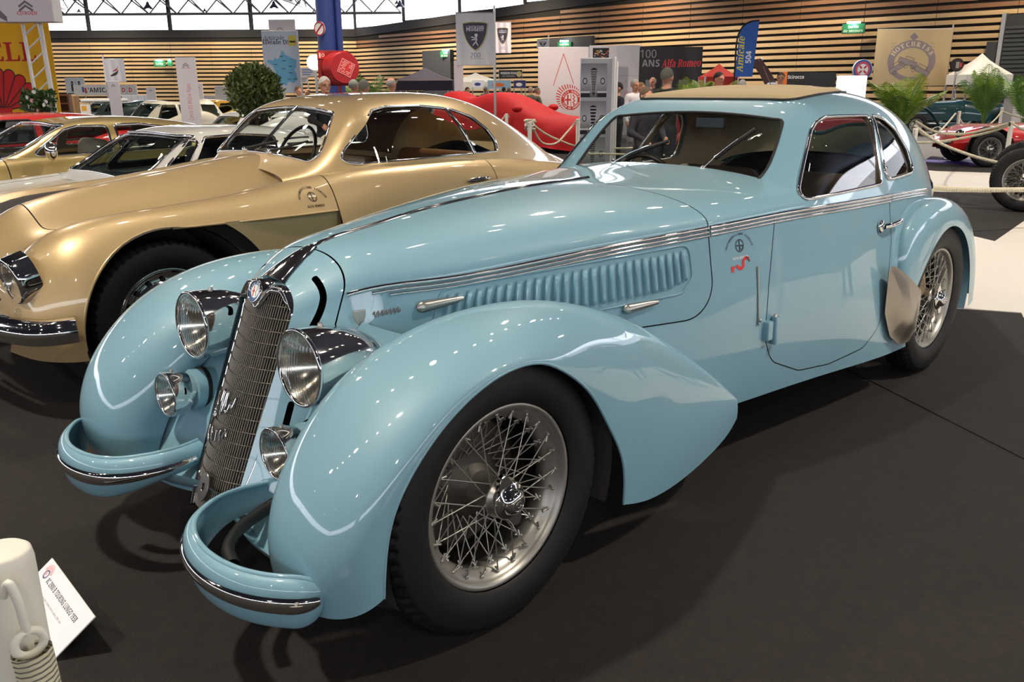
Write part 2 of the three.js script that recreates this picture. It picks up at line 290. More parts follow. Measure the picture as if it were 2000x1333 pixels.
function wireWheelGeo(R, rimR, w) {
  const wr = new THREE.Matrix4();
  const lat = (p, n = 64) => lathe(p, n).rotateX(Math.PI / 2);          // lathe axis y -> z
  const rim = lat([[rimR - .004, .040], [rimR + .003, .049], [rimR - .003, .056], [rimR - .013, .054], [rimR - .018, .042], [rimR - .026, .03], [rimR - .042, .022], [rimR - .05, 0], [rimR - .042, -.03], [rimR - .02, -.04], [rimR - .012, -.055]].map(p => [p[0], p[1]]), 96);
  const pol = (r, a, z) => [r * Math.cos(a), r * Math.sin(a), z];
  const nip = (r, a, z, ta) => { const p = pol(r, a, z); return new THREE.SphereGeometry(.0055, 6, 5).translate(...p); };
  const sp = (r0, z0, r1, z1, da) => merge([rod(pol(r0, 0, z0), pol(r1, da, z1), .0019, .0019, 5), nip(r1, da, z1), rod(pol(lerp(r0, r1, .9), da * .9, lerp(z0, z1, .9)), pol(r1, da, z1), .0032, .0032, 5)]);
  const ro = rimR - .030, ri = rimR - .046, d2r = Math.PI / 180;
  const G = { rim, sp0: sp(.05, .045, ro, .032, 30 * d2r), sp1: sp(.05, .045, ro, .032, -30 * d2r), sp2: sp(.075, -.075, ri, .006, 38 * d2r), sp3: sp(.075, -.075, ri, .006, -38 * d2r) };
  G.hub = lat([[.08, -.09], [.085, -.08], [.06, -.06], [.045, -.03], [.045, .03], [.056, .04], [.056, .052], [.04, .06], [.04, .07]], 40);
  const cap = [lat([[0, .112], [.012, .1115], [.022, .109], [.03, .103], [.034, .094], [.036, .086], [.047, .083], [.052, .078], [.052, .07], [.046, .066], [.042, .05]], 48)];
  for (const s of [0, 1]) { const sh = new THREE.Shape(); sh.moveTo(-.03, .03); sh.quadraticCurveTo(-.018, .052, -.014, .07); sh.quadraticCurveTo(0, .088, .014, .07); sh.quadraticCurveTo(.018, .052, .03, .03); sh.closePath(); const e = new THREE.ExtrudeGeometry(sh, { depth: .01, bevelEnabled: true, bevelSize: .003, bevelThickness: .003, bevelSegments: 2, curveSegments: 8 }).translate(0, 0, .07); e.rotateZ(.35 + s * Math.PI); cap.push(e); }
  for (const r of [.008, .019]) cap.push(new THREE.TorusGeometry(r, .0012, 6, 32).translate(0, 0, r < .01 ? .1118 : .1105));
  G.cap = merge(cap);
  G.drum = lat([[0, -.03], [.04, -.03], [.05, -.035], [.075, -.06], [.1, -.064], [.105, -.085], [.17, -.088], [.185, -.093], [.188, -.15], [.16, -.15]], 56);
  G.tyre = tyreGeo(R, rimR, w); return G;
}
// ------------------------------------------------------------------ the pale blue coupe (x to the rear, z to its left, front axle at 0)
const blueCar = thing('vintage_coupe', 'pale blue vintage coupe with tall narrow grille and wire wheels in the foreground', 'car');
M.blue = paint(0x7ca7b7, { roughness: .5 }); M.blueIn = M.blue;
const trimMat = M.chrome;
{
  const car = blueCar, RT = .376, RIM = .253;
  const WG = wireWheelGeo(RT, RIM, .145);
  for (const [x, s, st] of [[0, 1, 0], [3, 1, 0], [0, -1, 0], [3, -1, 0]]) { const g = wireWheel(car, { R: RT, rimR: RIM, w: .145, geo: WG }); g.position.set(x, RT, s * .682); g.rotation.y = s > 0 ? 0 : Math.PI; g.children[0].rotation.z = .3 * x; }
  // ---- lower body sections
  const yc = spl([[-.19, .872], [-.06, .943], [.11, .977], [.31, 1.005], [.53, 1.027], [.78, 1.043], [1.05, 1.051], [1.3, 1.055], [1.7, 1.078], [2.2, 1.09], [3, 1.06], [3.6, .98], [4.1, .83], [4.5, .6], [4.62, .45]]);
  const yb = spl([[-.19, .79], [-.06, .842], [.2, .862], [.57, .889], [1.1, .931], [1.5, .943], [2.2, .937], [2.8, .922], [3.4, .86], [4.0, .72], [4.5, .5], [4.62, .42]]);
  const zb = spl([[-.19, .142], [-.06, .215], [.2, .312], [.57, .43], [1.1, .598], [1.5, .652], [2.2, .69], [2.7, .688], [3.0, .655], [3.3, .565], [3.6, .465], [4.0, .34], [4.5, .16], [4.62, .10]]);
  const zs = spl([[-.19, .12], [-.06, .25], [.2, .34], [.57, .46], [1.1, .64], [1.5, .69], [2.0, .735], [2.45, .765], [2.8, .77], [3.4, .7], [4.0, .52], [4.5, .28], [4.62, .12]]);
  const ys = spl([[-.19, .26], [.2, .27], [1.1, .275], [1.5, .265], [2.0, .245], [2.5, .222], [3, .23], [4, .28], [4.62, .36]]);
  const rake = X => .414 * (1 - sstep(-.1, 1.0, X));
  const section = (X, v) => {
    const a = Math.abs(v), s = Math.sign(v) || 1, c = yc(X), b = yb(X), zz = zb(X);
    if (a <= .5) { const th = a * Math.PI, n = 2 / 2.25; return [s * zz * Math.sin(th) ** n, b + (c - b) * Math.max(0, Math.cos(th)) ** n]; }
    const t = (a - .5) * 2, bul = .028 * sstep(.2, 1.2, X) * (1 - .75 * sstep(1.9, 2.5, X)); return [s * (lerp(zz, zs(X), t * t * (3 - 2 * t) * .8 + .2 * t) + bul * Math.sin(Math.PI * t)), lerp(b, ys(X), t)];
  };
  const bodyAt = (X, v) => { const [z, y] = section(X, v); return [X + rake(X) * (y - yc(X)), y, z]; };
  // point on the left side of the body at given height
  const sideAt = (X, y) => { const t = clamp((yb(X) - y) / (yb(X) - ys(X))); return bodyAt(X, .5 + t / 2); };
  const XS = -.06, gap = .0022;
  // nose shell with real vent slots cut through it
  const slotLines = []; { const one = [], two = []; for (let k = 0; k <= 16; k++) { const y = lerp(.885, .755, k / 16), X = -.125 + .014 * Math.sin(k / 16 * Math.PI); let l = 0, h = .99; for (let i = 0; i < 40; i++) { const m = (l + h) / 2; bodyAt(X, m)[1] > y ? l = m : h = m; } one.push(bodyAt(X, l)); } for (let k = 0; k <= 6; k++) { const y = lerp(.56, .50, k / 6); two.push(bodyAt(-.125, .5 + .5 * (yb(-.125) - y) / (yb(-.125) - ys(-.125)))); } slotLines.push(one, two); }
  const slotDist = p => { let d = 9; for (const L of slotLines) for (let i = 1; i < L.length; i++) { const A = L[i - 1], B = L[i], e = [0, 1, 2].map(k => B[k] - A[k]), w = [p[0] - A[0], p[1] - A[1], Math.abs(p[2]) - A[2]], t = clamp((w[0] * e[0] + w[1] * e[1] + w[2] * e[2]) / (e[0] ** 2 + e[1] ** 2 + e[2] ** 2)); d = Math.min(d, Math.hypot(w[0] - e[0] * t, w[1] - e[1] * t, w[2] - e[2] * t)); } return d; };
  part('nose_shell', surf(48, 320, (u, v) => bodyAt(lerp(-.19, XS - gap, u), v * 2 - 1), p => Math.min(p[1] - .27, slotDist(p) - .0095)), M.blue, car, 'pale blue shell round the grille');
  // hood panels with their own shut lines
  const hoodIn = polyIn([[-.6, .632], [1.115, .632], [1.115, 1.3], [-.6, 1.3]], .13);
  const N = 150;
  part('hood', surf(N, 200, (u, v) => bodyAt(lerp(XS + gap, 1.25, u), v * 2 - 1), p => hoodIn(p[0], p[1]) - gap), M.blue, car);
  const doorPoly = [[1.475, .985], [1.475, .92], [1.415, .694], [1.39, .508], [1.45, .40], [1.66, .316], [1.88, .295], [2.16, .308], [2.29, .375], [2.375, .54], [2.43, .735], [2.40, .985]];
  const doorIn = polyIn(roundedOutline(doorPoly, .13, 6));
  const cabinOpen = (p, v) => p[0] > 1.70 && p[0] < 3.3 && Math.abs(v) < .5 ? -(.5 - Math.abs(v)) + .0 : 1;
  const archR = (p) => Math.hypot(p[0] - 3, p[1] - RT) - .42;
  part('body', surf(330, 220, (u, v) => bodyAt(lerp(XS + gap, 4.62, u), v * 2 - 1), (p, u, v) => {
    const a = v * 2 - 1; let f = 1;
    if (p[0] < 1.4) f = Math.min(f, -hoodIn(p[0], p[1]) - gap);
    if (Math.abs(p[2]) > .5) { f = Math.min(f, Math.abs(a) > .499 ? -doorIn(p[0], p[1]) - gap : 1, archR(p)); }
    if (Math.abs(a) < .5 && p[0] > 1.68) f = Math.min(f, Math.max(1.63 - .05 * sstep(.45, .6, Math.abs(p[2])) - p[0], p[0] - 3.1));
    return f;
  }), M.blue, car, 'pale blue body with cowl and tail');
  const doorGeo = surf(120, 120, (u, v) => { const X = lerp(1.36, 2.5, u); return sideAt(X, lerp(yb(X), ys(X), v)); }, p => doorIn(p[0], p[1]) - gap);
  const door = part('door', doorGeo, M.blue, car, 'pale blue door'); part('door', mirrorZ(doorGeo), M.blue, car);
  // inner floor and firewall so that no light leaks through the shut lines
  part('inner_shell', surf(60, 60, (u, v) => { const p = bodyAt(lerp(.0, 4.4, u), v * 2 - 1); return [p[0], p[1] - .012, p[2] * .965]; }, (p, u, v) => { const a = Math.abs(v * 2 - 1); return Math.min(Math.max(1.66 - p[0], p[0] - 3.1, a - .53), Math.abs(p[2]) > .5 ? archR(p) : 1); }), M.darkIn, car);
  part('floor_pan', box(4.1, .02, 1.0, 2.2, .27, 0), M.darkIn, car);
  // ---- cabin bubble
  const yr = spl([[1.56, .985], [1.66, 1.062], [1.78, 1.160], [1.9, 1.254], [2.0, 1.328], [2.12, 1.358], [2.3, 1.374], [2.55, 1.379], [2.85, 1.366], [3.15, 1.326], [3.45, 1.25], [3.8, 1.13], [4.1, .95], [4.4, .70], [4.55, .55]]);
  const sq = spl([[1.56, 2.1], [1.66, 2.3], [1.74, 3.0], [1.82, 5.0], [1.9, 7.6], [2.0, 6.4], [2.15, 5], [2.4, 4.3], [2.8, 3.7], [3.2, 3.0], [3.8, 2.5], [4.55, 2.1]]);
  const cab = (X, v) => {              // v 0 centre .. 1 belt
    const b = yb(X) - .004, h = Math.max(.02, yr(X) - b), w = zb(X), n = Math.max(2, sq(X)), ph = (1 - v) * Math.PI / 2, c = Math.max(0, Math.cos(ph)), q = Math.sin(ph), r = (c ** n + q ** n) ** (-1 / n), t = r * q;
    return [(w - .36 * h * t) * r * c, b + h * t];
  };
  const cabAt = (X, v, off = 0) => { const s = v < 0 ? -1 : 1, [z, y] = cab(X, Math.abs(v)); if (!off) return [X, y, s * z];
    const e = 1e-3, a = Math.min(.999, Math.abs(v)), [z0, y0] = cab(X, Math.max(0, a - e)), [z1, y1] = cab(X, a + e), [z2, y2] = cab(X - e, a), [z3, y3] = cab(X + e, a);
    const n = V(0, y1 - y0, z1 - z0).cross(V(2 * e, y3 - y2, z3 - z2)).normalize(); if (n.y < 0) n.negate(); return [X + n.x * off, y + n.y * off, s * (z + n.z * off)]; };
  const wsIn = p => { if (p[0] > 2.08) return -1; const z = Math.abs(p[2]), lo = p[1] - (1.066 - .036 * (z / .47) ** 2), hi = (1.282 - .028 * (z / .44) ** 2) - p[1], w = lerp(.478, .442, clamp((p[1] - 1.03) / .21)) - z;
    const r = .045, a = Math.max(r - lo, 0), b = Math.max(r - hi, 0), c = Math.max(r - w, 0); return Math.min(Math.min(lo, hi, w), r - Math.hypot(Math.max(a, b), c)); };
  const dwPoly = [[1.68, .975], [2.34, .986], [2.47, 1.262], [2.06, 1.268], [1.97, 1.253], [1.91, 1.22]], qwPoly = [[2.385, .995], [2.745, 1.008], [2.735, 1.1], [2.69, 1.195], [2.62, 1.245], [2.505, 1.266]];
  const dw = polyIn(roundedOutline(dwPoly, .02)), qw = polyIn(roundedOutline(qwPoly, .05));
  const sideWin = p => Math.abs(p[2]) > .38 ? Math.max(dw(p[0], p[1]), qw(p[0], p[1])) : -1;
  const rearIn = polyIn([[3.28, -.3], [3.66, -.24], [3.66, .24], [3.28, .3]], .08);
  const XU = u => lerp(1.565, 4.55, u < .35 ? u * .8 : lerp(.28, 1, (u - .35) / .65));
  part('cabin_shell', surf(240, 200, (u, v) => cabAt(XU(u), v * 2 - 1), p => Math.min(-wsIn(p), -sideWin(p), -rearIn(p[0], p[2]))), M.blue, car, 'pale blue roof and pillars');
  part('headlining', surf(90, 80, (u, v) => cabAt(lerp(2.02, 3.9, u), (v * 2 - 1) * .97, -.02), p => Math.min(-sideWin(p) + .0, -rearIn(p[0], p[2]))), (M.lining = mat(0xc2a886, .9)), car, 'tan cloth headlining');
  part('windscreen', surf(60, 80, (u, v) => cabAt(lerp(1.6, 2.08, u), (v * 2 - 1) * .9, -.006), p => wsIn(p) + .004), M.glass, car, 'clear windscreen');
  const sg = surf(110, 70, (u, v) => cabAt(lerp(1.6, 2.95, u), lerp(.2, 1, v), -.006), p => sideWin(p) + .003);
  part('side_window', sg, M.glass, car); part('side_window', mirrorZ(sg), M.glass, car);
  part('rear_window', surf(30, 30, (u, v) => cabAt(lerp(3.2, 3.75, u), (v * 2 - 1) * .8, -.004), p => rearIn(p[0], p[2]) + .003), M.glass, car);
  // frames: outline points lifted onto the bubble
  const onCab = (x, y, off = .002) => { let a = 0, b = 1; for (let k = 0; k < 40; k++) { const m = (a + b) / 2; cab(x, m)[1] > y ? a = m : b = m; } return cabAt(x, a, off); };
  for (const s of [1, -1]) for (const [poly, r] of [[dwPoly, .02], [qwPoly, .05]]) {
    const out = roundedOutline(poly, r).map(([x, y]) => onCab(x, y, .003)).map(p => [p[0], p[1], p[2] * s]); part('window_frame', tube(out, .0075, 6, true, out.length * 2), M.chrome, car);
  }
  { const out = []; const top = z => 1.282 - .028 * (z / .44) ** 2, bot = z => 1.066 - .036 * (z / .47) ** 2, find = (y, z) => { let a = 1.57, b = 2.1; const yz = X => { let l = 0, h = 1; for (let k = 0; k < 30; k++) { const m = (l + h) / 2; cab(X, m)[0] < Math.abs(z) ? l = m : h = m; } return [cab(X, l)[1], l]; }; for (let k = 0; k < 30; k++) { const m = (a + b) / 2; yz(m)[0] < y ? a = m : b = m; } const [, v] = yz(a); return cabAt(a, v * Math.sign(z || 1), .001); };
    const z0 = .455, z1 = .42; for (let k = 0; k <= 20; k++) { const z = lerp(-z1, z1, k / 20); out.push(find(top(z), z)); } out.push(find(1.215, .444), find(1.08, .470)); for (let k = 0; k <= 20; k++) { const z = lerp(z0, -z0, k / 20); out.push(find(bot(z), z)); } out.push(find(1.08, -.470), find(1.215, -.444));
    part('windscreen_seal', tube(out, .006, 6, true, 160), M.black, car, 'black rubber windscreen seal');
  }
  // folding fabric roof
  const fabIn = polyIn([[2.02, -.40], [2.02, .40], [2.3, .38], [2.6, .33], [2.88, .24], [2.88, -.24], [2.6, -.33], [2.3, -.38]], .06);
  M.fabric = new THREE.MeshStandardMaterial({ color: 0xb6a27c, roughness: .85, side: THREE.DoubleSide, bumpMap: texture(128, (x, y) => .5 + .5 * Math.sin(x * 400) * Math.sin(y * 400), 14, 14, false), bumpScale: .0008 });
  part('fabric_roof', surf(120, 90, (u, v) => { const X = lerp(1.98, 2.92, u), w = v * 2 - 1, f = cabAt(X, w * .9, 0), d = fabIn(f[0], f[2]), hh = .018 * sstep(-.005, .03, d) + .004 * Math.sin(X * 16) * sstep(0, .2, d); return [f[0], f[1] + hh - .004, f[2]]; }, p => fabIn(p[0], p[2])), M.fabric, car, 'beige folding fabric roof');
  part('roof_seal', tube(roundedOutline([[2.02, -.40], [2.02, .40], [2.3, .38], [2.6, .33], [2.88, .24], [2.88, -.24], [2.6, -.33], [2.3, -.38]], .07).map(([x, z]) => { let l = 0, h = 1; for (let k = 0; k < 30; k++) { const m = (l + h) / 2; cab(x, m)[0] < Math.abs(z) ? l = m : h = m; } return cabAt(x, l * Math.sign(z || 1), .002); }), .007, 6, true, 200), M.black, car);
  // ---- front fenders
  const lerp3 = (a, b, t) => a.map((q, i) => lerp(q, b[i], t));
  function fender(R, E, I, nu, no, ni, ne) {     // ridge, outer edge, inner edge; superellipse quarter sections
    const fr = spl(R), fe = E instanceof Function ? E : spl(E), fi = spl(I);
    return surf(nu, no + ni, (u, w) => {
      const r = fr(u), outer = w >= .5, e = outer ? fe(u) : fi(u), th = Math.abs(w - .5) * Math.PI, n = 2 / ne, a = Math.sin(th) ** n, b = 1 - Math.max(0, Math.cos(th)) ** n;
      return [r[0] + (e[0] - r[0]) * b, r[1] + (e[1] - r[1]) * b, r[2] + (e[2] - r[2]) * a];
    });
  }
  const T = [0, .07, .15, .24, .33, .42, .5, .58, .66, .74, .82, .9, .96, 1];
  const FR = [[-.535, .25, .60], [-.552, .36, .60], [-.525, .475, .595], [-.455, .585, .59], [-.35, .685, .585], [-.225, .757, .58], [-.09, .805, .58], [.06, .829, .58], [.23, .828, .58], [.42, .792, .585], [.64, .71, .60], [.87, .578, .625], [1.08, .432, .655], [1.215, .318, .69]];
  const FE = [[-.42, .295, .782], [-.418, .38, .79], [-.392, .495, .795], [-.315, .605, .80], [-.215, .682, .80], [-.08, .737, .80], [.055, .742, .80], [.165, .694, .80], [.275, .606, .795], [.362, .490, .79], [.437, .352, .79], [.455, .205, .785]];
  const FE2 = [[.9, .455, .205, .785], [.925, .60, .168, .776], [.955, .86, .166, .755], [.98, 1.10, .205, .73], [1, 1.205, .245, .712]];
  const FI = [[-.43, .25, .40], [-.40, .33, .40], [-.35, .43, .39], [-.27, .53, .38], [-.17, .60, .37], [-.05, .65, .37], [.1, .68, .385], [.25, .69, .41], [.4, .675, .45], [.55, .63, .49], [.75, .54, .53], [.95, .42, .57], [1.1, .34, .60], [1.2, .27, .62]];
  const withT = a => a.map((p, i) => [T[i], ...p]);
  const feA = spl(withT(FE)), feB = spl(FE2), feAll = u => u <= .9 ? feA(u) : feB(u);
  const fgeo = fender(withT(FR), feAll, withT(FI), 200, 60, 60, 2.35);
  part('front_fender', fgeo, M.blue, car, 'pale blue teardrop front fender'); part('front_fender', mirrorZ(fgeo), M.blue, car, 'pale blue teardrop front fender');
  { const fe = feAll, pts = []; for (let k = 0; k <= 90; k++) pts.push(fe(k / 90 * .9).map((q, i) => i === 2 ? q - .003 : q)); const g = tube(pts, .005, 6, false, 200); part('fender_lip', g, M.blue, car); part('fender_lip', mirrorZ(g), M.blue, car);
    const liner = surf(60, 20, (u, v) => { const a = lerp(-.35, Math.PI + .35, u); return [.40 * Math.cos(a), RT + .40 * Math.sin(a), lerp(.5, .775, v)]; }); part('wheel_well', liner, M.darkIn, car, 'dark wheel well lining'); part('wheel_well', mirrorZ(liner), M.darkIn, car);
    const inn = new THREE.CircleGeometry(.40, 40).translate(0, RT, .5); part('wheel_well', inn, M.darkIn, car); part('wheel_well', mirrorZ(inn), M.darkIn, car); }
  // ---- rear fenders
  const T2 = [0, .1, .2, .3, .42, .55, .68, .8, .9, 1];
  const RR = [[2.49, .52, .735], [2.51, .70, .715], [2.58, .805, .70], [2.70, .858, .695], [2.88, .878, .69], [3.12, .852, .685], [3.36, .755, .68], [3.53, .61, .675], [3.63, .45, .67], [3.68, .28, .66]];
  const RE = [[2.58, .46, .782], [2.625, .52, .785], [2.69, .595, .785], [2.785, .68, .785], [2.92, .737, .782], [3.08, .727, .78], [3.25, .64, .775], [3.37, .50, .77], [3.43, .37, .765], [3.47, .255, .76]];
  const RI = [[2.50, .50, .66], [2.56, .66, .62], [2.66, .76, .60], [2.8, .80, .58], [2.95, .81, .56], [3.15, .78, .54], [3.35, .69, .52], [3.5, .56, .5], [3.6, .42, .5], [3.65, .26, .5]];
  const w2 = a => a.map((p, i) => [T2[i], ...p]);
  const rgeo = fender(w2(RR), w2(RE), w2(RI), 140, 40, 40, 2.3);
  part('rear_fender', rgeo, M.blue, car, 'pale blue rounded rear fender'); part('rear_fender', mirrorZ(rgeo), M.blue, car, 'pale blue rounded rear fender');
  { const l2 = surf(50, 14, (u, v) => { const a = lerp(-.3, Math.PI + .3, u); return [3 + .415 * Math.cos(a), RT + .41 * Math.sin(a), lerp(.45, .765, v)]; }), c2 = new THREE.CircleGeometry(.43, 40).translate(3, RT, .45); for (const [g, m] of [[l2, M.blue], [c2, M.darkIn]]) { part('wheel_well', g, m, car); part('wheel_well', mirrorZ(g), m, car); } }
  // polished stone guard in front of the rear wheel
  { const gp = [[2.29, .66], [2.37, .63], [2.47, .58], [2.655, .482], [2.655, .40], [2.64, .30], [2.57, .258], [2.47, .262], [2.37, .32], [2.30, .44]], gi = polyIn(gp, .03);
    const gg = surf(50, 50, (u, v) => { const x = lerp(2.26, 2.68, u), y = lerp(.22, .68, v), d = gi(x, y); return [x, y, .772 + .02 * sstep(0, .12, d) + .022 * sstep(2.26, 2.5, x)]; }, p => gi(p[0], p[1]));
    part('stone_guard', gg, M.brushed, car, 'polished metal stone guard ahead of rear wheel'); part('stone_guard', mirrorZ(gg), M.brushed, car); }
  // ---- catwalk between nose and fenders, and the lower apron
  { const A = spl([[0, -.385, .235, .10], [.2, -.345, .32, .17], [.45, -.275, .47, .20], [.75, -.17, .65, .235], [1, -.07, .77, .255]]), B = spl([[0, -.47, .24, .60], [.2, -.43, .33, .56], [.45, -.32, .47, .52], [.75, -.08, .62, .50], [1, .35, .69, .50]]), Cc = spl([[0, -.45, .225, .30], [.2, -.375, .32, .32], [.45, -.30, .47, .33], [.75, -.14, .62, .36], [1, .12, .70, .38]]);
    const cg = surf(60, 40, (u, v) => { const a = A(u), b = B(u), c = Cc(u); return a.map((q, i) => (1 - v) ** 2 * q + 2 * v * (1 - v) * (2 * c[i] - (q + b[i]) / 2) + v * v * b[i]); }); part('catwalk', cg, M.blue, car, 'pale blue panel between grille and fender'); part('catwalk', mirrorZ(cg), M.blue, car);
    const ap = surf(30, 60, (u, v) => { const z = lerp(-.62, .62, v), a = Math.abs(z) / .62, x0 = lerp(-.45, -.50, sstep(0, .6, a)), y0 = .265 - .03 * sstep(0, .5, a) + .0 * a; const t = u; return [x0 + .10 * t * t + .02 * t, y0 + .055 - .075 * t - .03 * Math.cos(a * 1.57) * t, z]; }); part('apron', ap, M.blue, car, 'pale blue lower front apron'); }
  // ---- grille
  const gx = (y, z) => -.204 + (y - .767) * .414 - .046 * (1 - Math.min(1, (z / .145) ** 2)) - .004, gw = spl([[.24, .085], [.27, .105], [.32, .125], [.41, .139], [.55, .145], [.70, .143], [.78, .138], [.82, .128], [.85, .108], [.868, .078]]);
  const grille = grp('grille', car); grille.userData.label = 'tall narrow chrome framed grille with fine vertical bars';
  M.grilleBar = mat(0x8a8378, .35, .9);
  const gtop = z => .862 - .012 * Math.cos(z * 40) * (Math.abs(z) < .08 ? 1 : 0) - 1.6 * Math.max(0, Math.abs(z) - .05) ** 1.5;
  for (let k = -16; k <= 16; k++) {
    const z0 = k * .0083; const pts = []; for (let j = 0; j <= 14; j++) { const y = lerp(.245, .862 - .035 * Math.max(0, 1 - Math.abs(z0) / .06), j / 14); if (Math.abs(z0) < gw(y) - .004) pts.push([gx(y, z0), y, z0]); }
    if (pts.length > 3) part('grille_bar', tube(pts, .0019, 5, false, 20), M.grilleBar, grille);
  }
  for (let k = 0; k < 17; k++) { const y = .275 + k * .0335, w = gw(y) - .003, pts = []; for (let j = 0; j <= 10; j++) { const z = lerp(-w, w, j / 10); pts.push([gx(y, z) - .004, y, z]); } part('grille_wire', tube(pts, .0015, 5, false, 20), M.grilleBar, grille); }
  { const back = surf(20, 16, (u, v) => { const y = lerp(.24, .86, u), z = lerp(-1, 1, v) * gw(y); return [gx(y, z) + .03, y, z]; }); part('radiator', back, mat(0x2a241e, .8), grille, 'dark radiator core behind the bars'); }
  { const edge0 = (v) => { const z = v * .142, y = .80 + .052 * sstep(0, .05, Math.abs(z)) - .06 * sstep(.075, .145, Math.abs(z)); return [gx(y, z) - .008, y, z]; }; const pts = []; for (let k = 0; k <= 30; k++) { const y = lerp(.235, .80, k / 30); pts.push([gx(y, gw(y)) - .002, y, gw(y)]); } const topz = []; for (let k = 0; k <= 24; k++) { const e = edge0(lerp(.75, 0, k / 24)); topz.push([e[0], e[1], e[2]]); }
    const r = [...pts, ...topz], full = [...r, ...r.slice(0, -1).reverse().map(p => [p[0], p[1], -p[2]])]; part('grille_frame', tube(full, .0075, 8, false, 220), M.chrome, grille, 'chrome grille surround');
    // chrome crest with badge
    const edge = (v) => { const z = v * .142, y = .80 + .052 * sstep(0, .05, Math.abs(z)) - .06 * sstep(.075, .145, Math.abs(z)); return [gx(y, z) - .008, y, z]; };
    const cg = surf(20, 60, (u, v) => { const w = v * 2 - 1, a = bodyAt(-.188, w * .5), b = edge(w), t = u, o = Math.sin(Math.PI * t) * (.012 - .004 * w * w); return [lerp(a[0], b[0], t) - o, lerp(a[1], b[1], t) + o * .8, lerp(a[2], b[2], t)]; }); part('crest', cg, M.chrome, grille, 'chrome crest over the grille');
    part('crest_spine', surf(30, 14, (u, v) => { const X = lerp(-.19, -.05, u), w = (v * 2 - 1) * lerp(.16, .028, u ** .5), p = bodyAt(X, w), h = .004 + .006 * (1 - (v * 2 - 1) ** 2); return [p[0] - h * .4, p[1] + h * .8, p[2]]; }), M.chrome, grille);
    const bt = canvasTex(128, 128, (x) => { x.fillStyle = '#e8e6df'; x.fillRect(0, 0, 128, 128); x.fillStyle = '#1f4f86'; x.beginPath(); x.arc(64, 64, 62, 0, 7); x.fill(); x.strokeStyle = '#d8d8d0'; x.lineWidth = 3; x.stroke(); x.fillStyle = '#f2f0ea'; x.beginPath(); x.arc(64, 64, 40, 0, 7); x.fill(); x.fillStyle = '#c0212b'; x.fillRect(36, 58, 28, 12); x.fillRect(44, 32, 12, 64); x.strokeStyle = '#2f7a45'; x.lineWidth = 7; x.beginPath(); x.moveTo(78, 92); x.bezierCurveTo(92, 80, 66, 70, 82, 56); x.bezierCurveTo(92, 46, 76, 40, 80, 32); x.stroke(); x.fillStyle = '#e9e6da'; x.font = 'bold 18px sans-serif'; x.textAlign = 'center'; const s = 'ALFA ROMEO'; for (let i = 0; i < s.length; i++) { x.save(); x.translate(64, 64); x.rotate((i - 4.5) * .36); x.fillText(s[i], 0, -44); x.restore(); } });
    const bd = part('badge', new THREE.CircleGeometry(.03, 32), mat(0xffffff, .3, 0, { map: bt }), grille, 'round enamel badge with red cross'); bd.position.set(gx(.835, 0) - .022, .846, 0); bd.rotation.set(0, -Math.PI / 2, 0); bd.rotation.order = 'YXZ'; bd.rotation.x = -.35;
    part('badge_ring', new THREE.TorusGeometry(.031, .004, 8, 36), M.chrome, bd);
  }
  // script and starting-handle plate on the grille
  const onGrille = (z, y, off = -.012) => [gx(y, z) + off, y, z];
  { const scr = [[-.10, .50], [-.085, .545], [-.07, .585], [-.06, .555], [-.055, .515], [-.07, .535], [-.045, .54], [-.03, .60], [-.025, .55], [-.02, .53], [-.005, .60], [0, .55], [.012, .545], [.022, .575], [.03, .56], [.04, .59]]; const a = tube(scr.map(([z, y]) => onGrille(z - .01, y - .03)), .0035, 6, false, 90); const b = tube([[-.105, .45], [-.09, .52], [-.07, .525], [-.085, .49], [-.06, .455], [-.045, .485], [-.055, .50], [-.035, .465], [-.02, .50], [-.01, .47], [.0, .505], [.012, .475], [.025, .51], [.035, .49]].map(([z, y]) => onGrille(z - .005, y - .035)), .0033, 6, false, 80); part('grille_script', merge([a, b]), M.chrome, grille, 'chrome script lettering on the grille'); }
  { const sh = new THREE.Shape(); sh.absellipse(0, 0, .026, .04, 0, Math.PI * 2); const h = new THREE.Path(); h.absellipse(0, 0, .009, .012, 0, Math.PI * 2, true); sh.holes.push(h); const g = new THREE.ExtrudeGeometry(sh, { depth: .004, bevelEnabled: true, bevelSize: .001, bevelThickness: .001, bevelSegments: 1, curveSegments: 24 }); const m = part('crank_plate', g, M.brushed, grille, 'oval starting handle plate'); m.position.set(...onGrille(-.0, .315, -.016)); m.rotation.order = 'YXZ'; m.rotation.set(-.38, -Math.PI / 2, 0); }
  M.slot = M.darkIn;
  function sweepFlat(pts, r) { return tube(pts, r, 8, false, 40); }
  // ---- headlamps and fog lamps
  M.lens = new THREE.MeshPhysicalMaterial({ color: 0xffffff, roughness: .06, transmission: 1, thickness: 0, ior: 1.5, bumpMap: texture(128, (x, y) => .5 + .5 * Math.sin(x * Math.PI * 2 * 16), 1, 1, false), bumpScale: .002, side: THREE.DoubleSide });
  M.reflector = mat(0xded9cc, .18, 1);
  const planar = (g, s) => { const p = g.attributes.position, uv = new Float32Array(p.count * 2); for (let i = 0; i < p.count; i++) { uv[2 * i] = p.getX(i) * s + .5; uv[2 * i + 1] = p.getY(i) * s + .5; } g.setAttribute('uv', new THREE.BufferAttribute(uv, 2)); return g; };
  const toFront = g => g.rotateY(-Math.PI / 2);       // built facing +z, turned to -x
